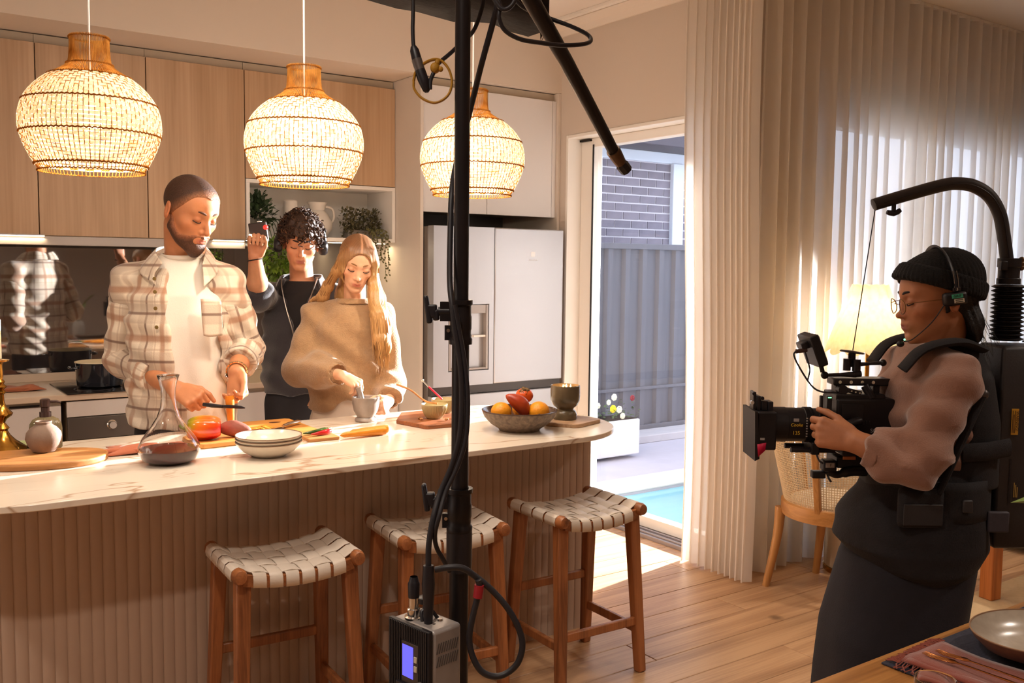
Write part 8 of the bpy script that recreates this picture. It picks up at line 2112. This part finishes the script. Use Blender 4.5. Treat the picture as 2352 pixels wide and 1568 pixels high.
# ================================================================== cinema camera
cm = thing('cinema_camera', 'black cinema camera with long lens hanging from the support rig', 'camera', (OPX, OPY, 0), -YAW)
M_cam = mat('camera_black', 0x1A171A, 0.42, 0.25, var=0.12, vscale=40)
M_cam2 = mat('camera_satin', 0x262225, 0.35, 0.4)
def cb_(a, b, name, m=None, parent=None, bev=0.003, label=None): return MB().span(a, b).build(name, m or M_cam, parent or cm, bevel=bev, label=label)
LZ = 1.124
AXX = (-1, 0, 0)
def xl(prof, x0, name, m=None, parent=None, n=40, z=LZ, y=0.0):
    return MB().lathe([(r, d) for r, d in prof], n, (x0, y, z), AXX).build(name, m or M_cam, parent or cm)
bodyc = cb_((-0.262, -0.062, 1.075), (-0.105, 0.062, 1.205), 'body', None, None, 0.006)
text_part('lettering', 'SONY', 0.0150, mat('pale_ink', 0x9A9490, 0.6), bodyc, (-0.150, -0.0625, 1.119), (PI / 2, 0, 0), 0.0003)
cb_((-0.250, -0.0645, 1.150), (-0.190, -0.062, 1.190), 'side_panel', M_cam2, bodyc, 0.001)
for k in range(6): cb_((-0.215 + 0.008 * k, -0.0650, 1.136), (-0.211 + 0.008 * k, -0.0622, 1.146), 'button', M_cam2, bodyc, 0.0005)
lens = xl([(0.040, 0.0), (0.044, 0.002), (0.044, 0.030), (0.0455, 0.032), (0.0455, 0.050), (0.0475, 0.052), (0.0475, 0.072), (0.0465, 0.073), (0.0465, 0.120), (0.0478, 0.121), (0.0478, 0.160), (0.046, 0.162), (0.030, 0.163), (0.0, 0.158)], -0.262, 'lens')
gr = MB()
for r_, x0, x1, n in ((0.0478, -0.322, -0.332, 70), (0.0480, -0.312, -0.318, 60)):
    for k in range(n):
        a = 2 * PI * k / n; c = Vector((0, math.cos(a) * r_, math.sin(a) * r_))
        gr.box((c.x + (x0 + x1) / 2, c.y, c.z + LZ), (abs(x1 - x0), 0.0018, 0.0018), 0, Matrix.Rotation(a, 3, 'X'))
stuff(gr.build('gear_teeth', M_cam2, lens, flat=True))
M_yl = mat('yellow_ink', 0xC9A52E, 0.6); M_wh = mat('pale_ink', 0x9A9490, 0.6)
text_part('lettering', '135', 0.0140, M_yl, lens, (-0.364, -0.0474, 1.108), (PI / 2, 0, 0), 0.0006)
text_part('lettering', 'Cooke', 0.0120, M_yl, lens, (-0.364, -0.0486, 1.130), (PI / 2, 0, 0), 0.0006, shear=0.3)
MB().span((-0.371, -0.0470, 1.139), (-0.357, -0.0440, 1.147)).build('logo_patch', M_wh, lens, flat=True)
for k in range(8): MB().span((-0.338, -0.0490 + 0.0000 * k, 1.098 + 0.007 * k), (-0.334, -0.0465, 1.101 + 0.007 * k)).build('scale_mark', M_wh, lens, flat=True)
# matte box
mbx = cb_((-0.472, -0.058, 1.062), (-0.420, 0.058, 1.166), 'matte_box', None, None, 0.004)
MB().add([(-0.482, -0.066, 1.168), (-0.474, -0.066, 1.168), (-0.466, -0.066, 1.040), (-0.478, -0.066, 1.034), (-0.482, 0.066, 1.168), (-0.474, 0.066, 1.168), (-0.466, 0.066, 1.040), (-0.478, 0.066, 1.034)], [(0, 1, 2, 3), (7, 6, 5, 4), (0, 4, 5, 1), (1, 5, 6, 2), (2, 6, 7, 3), (3, 7, 4, 0)]).build('front_flag', M_cam, mbx, flat=True)
MB().add([(-0.474, -0.0672, 1.080), (-0.448, -0.0600, 1.083), (-0.450, -0.0600, 1.062), (-0.470, -0.0672, 1.046)], [(0, 1, 2, 3)]).build('pink_tape', mat('hot_pink_tape', 0xC2103E, 0.5, var=0.1), mbx, solid=0.001)
cb_((-0.464, -0.0592, 1.090), (-0.452, -0.0576, 1.096), 'white_mark', M_wh, mbx, 0)
for x, z0, z1, w in ((-0.474, 1.166, 1.216, 0.008), (-0.462, 1.166, 1.205, 0.010), (-0.447, 1.166, 1.192, 0.016), (-0.430, 1.160, 1.190, 0.014)):
    cb_((x - w / 2, -0.030, z0), (x + w / 2, 0.012, z1), 'filter_stage', M_cam2, mbx, 0.002)
for x, z in ((-0.478, 1.212), (-0.455, 1.200), (-0.482, 1.188)): MB().cyl((x, -0.036, z), (x, -0.026, z), 0.005, n=12).build('thumb_screw', M_chr if z == 1.188 else M_cam2, mbx)
# rods, bracket, grip
for y in (-0.030, 0.030): MB().cyl((-0.372, y, 1.059), (-0.110, y, 1.059), 0.0075, n=16).build('support_rod', M_cam2, cm)
cb_((-0.320, -0.045, 1.048), (-0.298, 0.045, 1.082), 'lens_support', M_cam, None, 0.003)
cb_((-0.306, -0.060, 1.082), (-0.298, -0.048, 1.212), 'cage_post', M_cam2, None, 0.002); cb_((-0.290, -0.066, 1.085), (-0.276, -0.050, 1.212), 'cage_post', M_cam2, None, 0.002)
MB().span((-0.288, -0.067, 1.207), (-0.279, -0.0655, 1.2095)).build('green_led', mat('green_led', 0x4CFF7A, 0.4, emit=(0.2, 1, 0.35, 1), estr=3), cm, flat=True)
gp = MB().tube(catmull([(-0.268, -0.085, 1.124), (-0.250, -0.092, 1.136), (-0.225, -0.092, 1.146), (-0.206, -0.085, 1.150)], 5), [0.010] + [0.014] * 14 + [0.010], 14, flat=(1.0, 0.85)).build('side_grip', M_cam, cm)
cb_((-0.262, -0.115, 1.060), (-0.205, -0.060, 1.075), 'grip_base', M_cam2, None, 0.003)
# top plate, handle, monitor arm
cb_((-0.262, -0.030, 1.236), (-0.105, 0.030, 1.256), 'top_handle', M_cam2, None, 0.004)
for x in (-0.245, -0.215, -0.185, -0.155): MB().cyl((x, -0.0312, 1.246), (x, -0.0290, 1.246), 0.0045, n=12).build('handle_hole', M_chr, cm)
cb_((-0.252, -0.020, 1.205), (-0.238, 0.020, 1.237), 'handle_post', M_cam2); cb_((-0.150, -0.020, 1.205), (-0.132, 0.020, 1.237), 'handle_post', M_cam2)
MB().cyl((-0.240, -0.045, 1.226), (-0.240, -0.020, 1.226), 0.013, n=20).build('motor_disc', M_cam2, cm)
MB().beam((-0.228, -0.038, 1.226), (-0.190, -0.038, 1.217), 0.012, 0.012).build('link_arm', M_cam2, cm, bevel=0.002)
for k in range(3): MB().cyl((-0.218 + 0.011 * k, -0.0455, 1.2235 - 0.0026 * k), (-0.218 + 0.011 * k, -0.0435, 1.2235 - 0.0026 * k), 0.0022, n=10).build('bolt', M_chr, cm)
MB().cyl((-0.182, -0.040, 1.238), (-0.164, -0.050, 1.206), 0.011, n=16).build('viewfinder_joint', M_cam2, cm)
MB().cyl((-0.178, -0.045, 1.215), (-0.174, -0.045, 1.206), 0.006, n=12).build('copper_ring', mat('copper', 0xB87850, 0.3, 0.9), cm)
cb_((-0.262, -0.055, 1.190), (-0.130, 0.050, 1.216), 'top_plate', M_cam, None, 0.003)
bal = MB().ball((-0.284, -0.02, 1.263), 0.0105, 16, 10); bal.tube([(-0.278, -0.02, 1.2635), (-0.240, -0.02, 1.265), (-0.215, -0.02, 1.266), (-0.200, -0.02, 1.266)], [0.0045, 0.0050, 0.0075, 0.0085], 12); bal.cyl((-0.206, -0.02, 1.266), (-0.186, -0.02, 1.268), 0.0085, n=14).build('monitor_arm', M_cam2, cm)
MB().cyl((-0.290, -0.02, 1.272), (-0.296, -0.02, 1.292), 0.006, n=12).build('monitor_mount', M_cam2, cm)
d_ = Vector((-0.030, 0, 0.078)).normalized(); n_ = Vector((d_.z, 0, -d_.x))
Mm = Matrix([list(n_), [0, 1, 0], list(d_)]).transposed()
mon = MB().box((-0.315, -0.005, 1.332), (0.026, 0.115, 0.088), 0, Mm).build('monitor', M_cam, cm, bevel=0.004)
MB().box(Vector((-0.315, -0.005, 1.332)) + n_ * 0.0135, (0.002, 0.104, 0.074), 0, Mm).build('screen', mat('screen_glass', 0x8A7A66, 0.15, spec=0.7), mon)
MB().box((-0.343, -0.01, 1.344), (0.022, 0.05, 0.020), 0, Mm).build('monitor_battery', M_cam2, mon, bevel=0.003)
MB().cyl((-0.368, -0.03, 1.328), (-0.338, -0.03, 1.332), 0.006, n=12).build('connector', mat('brown_connector', 0x4A342C, 0.4, 0.4), mon)
MB().tube(catmull([(-0.368, -0.03, 1.328), (-0.374, -0.035, 1.318), (-0.362, -0.04, 1.290), (-0.337, -0.045, 1.250), (-0.318, -0.05, 1.229), (-0.294, -0.055, 1.221), (-0.262, -0.055, 1.221)], 6), 0.0024, 8).build('monitor_cable', M_cable, cm)
MB().tube(catmull([(-0.344, -0.035, 1.326), (-0.338, -0.04, 1.305), (-0.332, -0.042, 1.280), (-0.337, -0.045, 1.252)], 6), 0.0024, 8).build('monitor_cable', M_cable, cm)
MB().lathe([(0.0, 0.0), (0.030, 0.001), (0.034, 0.003), (0.030, 0.006), (0.0, 0.008)], 28, (-0.205, -0.0, 1.322), (0.12, 0, 1)).build('round_plate', M_cam2, cm)
MB().cyl((-0.205, 0, 1.322), (-0.205, 0, 1.285), 0.010, n=16).build('plate_post', M_cam2, cm)
MB().cyl((-0.221, -0.010, 1.308), (-0.221, -0.010, 1.276), 0.0105, n=14).cyl((-0.196, -0.012, 1.306), (-0.196, -0.012, 1.274), 0.0115, n=14).build('tension_knob', M_cam2, cm)
MB().tube([(-0.189, -0.012, 1.293), (-0.160, -0.02, 1.296), (-0.138, -0.025, 1.299)], [0.006, 0.0042, 0.006], 10).ball((-0.130, -0.028, 1.2995), 0.0095, 12, 8).build('rear_arm', M_cam2, cm)
# focus motor and lower cables
cb_((-0.290, -0.060, 1.005), (-0.254, -0.025, 1.036), 'focus_motor', M_cam, None, 0.004)
cb_((-0.2855, -0.0612, 1.017), (-0.262, -0.0600, 1.030), 'motor_label', M_wh, None, 0)
text_part('lettering', 'F', 0.010, M_blk2, cm, (-0.272, -0.0614, 1.0235), (PI / 2, 0, 0), 0.0002)
cb_((-0.316, -0.050, 0.984), (-0.280, -0.025, 1.004), 'lower_motor', M_cam, None, 0.003)
MB().tube(catmull([(-0.275, -0.045, 1.005), (-0.250, -0.045, 0.995), (-0.215, -0.045, 1.005), (-0.170, -0.045, 1.006)], 5), [0.010] * 8 + [0.014] * 8, 10).build('lower_arm', M_cam, cm)
cb_((-0.250, -0.045, 1.012), (-0.150, 0.045, 1.045), 'base_plate', M_cam, None, 0.004)
cb_((-0.235, -0.047, 1.036), (-0.200, -0.044, 1.046), 'brass_slide', mat('copper', 0xB87850, 0.3, 0.9), None, 0.001)
MB().tube(catmull([(-0.305, -0.04, 1.050), (-0.302, -0.055, 1.035), (-0.292, -0.058, 1.028)], 5), 0.0025, 8).build('motor_cable', M_cable, cm)
MB().tube(catmull([(-0.276, -0.04, 1.000), (-0.272, -0.05, 0.985), (-0.266, -0.05, 0.976)], 5), 0.003, 8).build('motor_cable', M_cable, cm)
# ================================================================== place setting on the dining table
pm = MB().prism([(1.695, 1.088), (2.45, 1.088), (2.45, 0.70), (1.695, 0.70)], 0, 0.004, None, (0, 0, TZ + 0.0005)).build('placemat', mat('navy_woven_mat', 0x2E2E3C, 0.8, var=0.25, vscale=30, bump=0.6, bscale=160), bevel=0.001)
pm.data.transform(Matrix.Translation((0, 0, 0)))
tag(pm, 'dark navy woven placemat on the dining table', 'placemat')
np_ = thing('fringed_napkin', 'rust red napkin with fringed edge on the placemat', 'napkin', (1.800, 1.062, TZ + 0.005), -PI / 2 + 0.06)
M_rust = mat('rust_linen', 0x7A3220, 0.9, var=0.12, vscale=40, bump=0.4, bscale=500, sheen=0.3)
rows = []
for i in range(21):
    u = i / 20; row = []
    for j in range(11):
        v_ = j / 10; row.append((0.34 * u, -0.085 + 0.17 * v_ * (1 - 0.2 * u), 0.006 + 0.004 * math.sin(7 * u + 3 * v_) + 0.006 * math.exp(-((v_ - 0.15) / 0.15) ** 2)))
    rows.append(row)
MB().grid(rows).build('cloth', M_rust, np_, solid=0.004)
rows2 = [[(0.34 * i / 20 + 0.01, -0.09 + 0.03 * j / 3, 0.014 - 0.010 * (j / 3 - 0.5) ** 2) for j in range(4)] for i in range(21)]
MB().grid(rows2).build('folded_edge', M_rust, np_, solid=0.004)
fg = MB(); rnd = random.Random(4)
for k in range(80):
    y = -0.095 + 0.185 * k / 79; fg.tube([(0.002, y, 0.008), (-0.012, y + rnd.gauss(0, 0.002), 0.008), (-0.024 - 0.006 * rnd.random(), y + rnd.gauss(0, 0.004), 0.003)], 0.0011, 4)
for k in range(60):
    x = 0.33 * k / 59; fg.tube([(x, -0.086, 0.010), (x + rnd.gauss(0, 0.004), -0.100, 0.006), (x + rnd.gauss(0, 0.006), -0.110 - 0.006 * rnd.random(), 0.002)], 0.0014, 4)
stuff(fg.build('fringe', M_rust, np_))
M_cop = mat('copper_cutlery', 0xB87848, 0.22, 1.0)
def fork(lab, loc, rz):
    o = thing('fork', lab, 'fork', loc, rz, 'copper forks on the napkin')
    for k in range(4):
        y = (k - 1.5) * 0.0048; MB().tube(catmull([(0.0, y * 0.9, 0.0035), (0.020, y, 0.0020), (0.045, y, 0.0035), (0.056, y * 0.9, 0.0045)], 4), [0.0008] * 2 + [0.0013] * 11, 6).build('tine', M_cop, o)
    MB().tube(catmull([(0.053, 0, 0.0045), (0.065, 0, 0.0050), (0.085, 0, 0.0055), (0.13, 0, 0.0060), (0.21, 0, 0.0055)], 5), [0.0085] * 4 + [0.0085, 0.007, 0.005, 0.0038, 0.0034] + [0.0034] * 8 + [0.0045] * 4, 8, flat=(1.0, 0.35)).build('handle', M_cop, o)
    return o
fork('copper fork lying nearer the table edge on the napkin', (1.768, 1.040, TZ + 0.022), -PI / 2 + 0.02)
fork('copper fork lying closer to the oval bowl on the napkin', (1.805, 1.034, TZ + 0.020), -PI / 2 - 0.01)
ob_ = thing('oval_bowl', 'shallow speckled grey oval bowl at the bottom right corner', 'bowl', (2.005, 0.925, TZ + 0.005), 0.0)
M_ob = mat('grey_speckle_glaze', 0xA79A8A, 0.22, spec=0.6, var=0.12, vscale=60)
rz_ = -0.2
R2 = lambda prof: MB().lathe(prof, 64, sx=0.90, sy=0.74)
R2([(0.0, 0.0), (0.085, 0.0), (0.095, 0.004), (0.135, 0.018), (0.158, 0.038), (0.166, 0.050)]).build('bowl_outside', mat('brown_speckle_glaze', 0x7A5E4C, 0.35, var=0.25, vscale=70), ob_, rz=rz_)
R2([(0.163, 0.050), (0.154, 0.038), (0.130, 0.022), (0.09, 0.010), (0.0, 0.008)]).build('bowl_inside', M_ob, ob_, rz=rz_)
R2([(0.166, 0.0495), (0.1665, 0.0515), (0.163, 0.0520), (0.1625, 0.0495)]).build('rim', M_rim, ob_, rz=rz_)
tg = MB().lathe([(0.0, 0.0), (0.026, 0.0), (0.029, 0.004), (0.034, 0.095), (0.0345, 0.096), (0.0325, 0.095), (0.027, 0.010), (0.0, 0.008)], 40).build('tumbler', glass_mat('clear_glass', (1, 1, 1, 1), 0.0, 1.46), None, (1.518, 0.870, TZ + 0.0005))
tag(tg, 'clear glass tumbler whose rim shows at the bottom edge', 'glass')
lf = thing('potted_greenery', 'green leafy sprig reaching in at the right edge of the picture', 'plant', (1.95, 0.62, TZ + 0.0005))
MB().lathe([(0.0, 0.0), (0.05, 0.0), (0.06, 0.10), (0.05, 0.16), (0.035, 0.18), (0.03, 0.178), (0.04, 0.10), (0.0, 0.02)], 28).build('vase', mat('white_ceramic', 0xDDD6CC, 0.5, var=0.03), lf)
lvb = MB()
for k, (tip, base) in enumerate((((1.700, 0.848, 1.145), (1.835, 0.745, 1.125)), ((1.735, 0.835, 1.062), (1.86, 0.72, 1.09)), ((1.86, 0.55, 1.25), (1.92, 0.60, 1.10)), ((2.10, 0.70, 1.22), (1.98, 0.64, 1.08)), ((2.05, 0.50, 1.12), (1.98, 0.58, 1.02)))):
    t_, b_ = Vector(tip) - Vector((1.95, 0.62, TZ)), Vector(base) - Vector((1.95, 0.62, TZ))
    MB().tube(catmull([(0, 0, 0.12), b_ * 0.6 + Vector((0, 0, 0.13)), b_], 5), 0.0025, 6).build('stem', mat('stem_green', 0x5B6B22, 0.6), lf)
    m_ = MB(); leaf(m_, b_, t_ - b_, (0, 0, 1), (t_ - b_).length, 0.050); m_.build('leaf', mat('big_leaf', 0x7E9440, 0.45, var=0.2, vscale=20), lf)
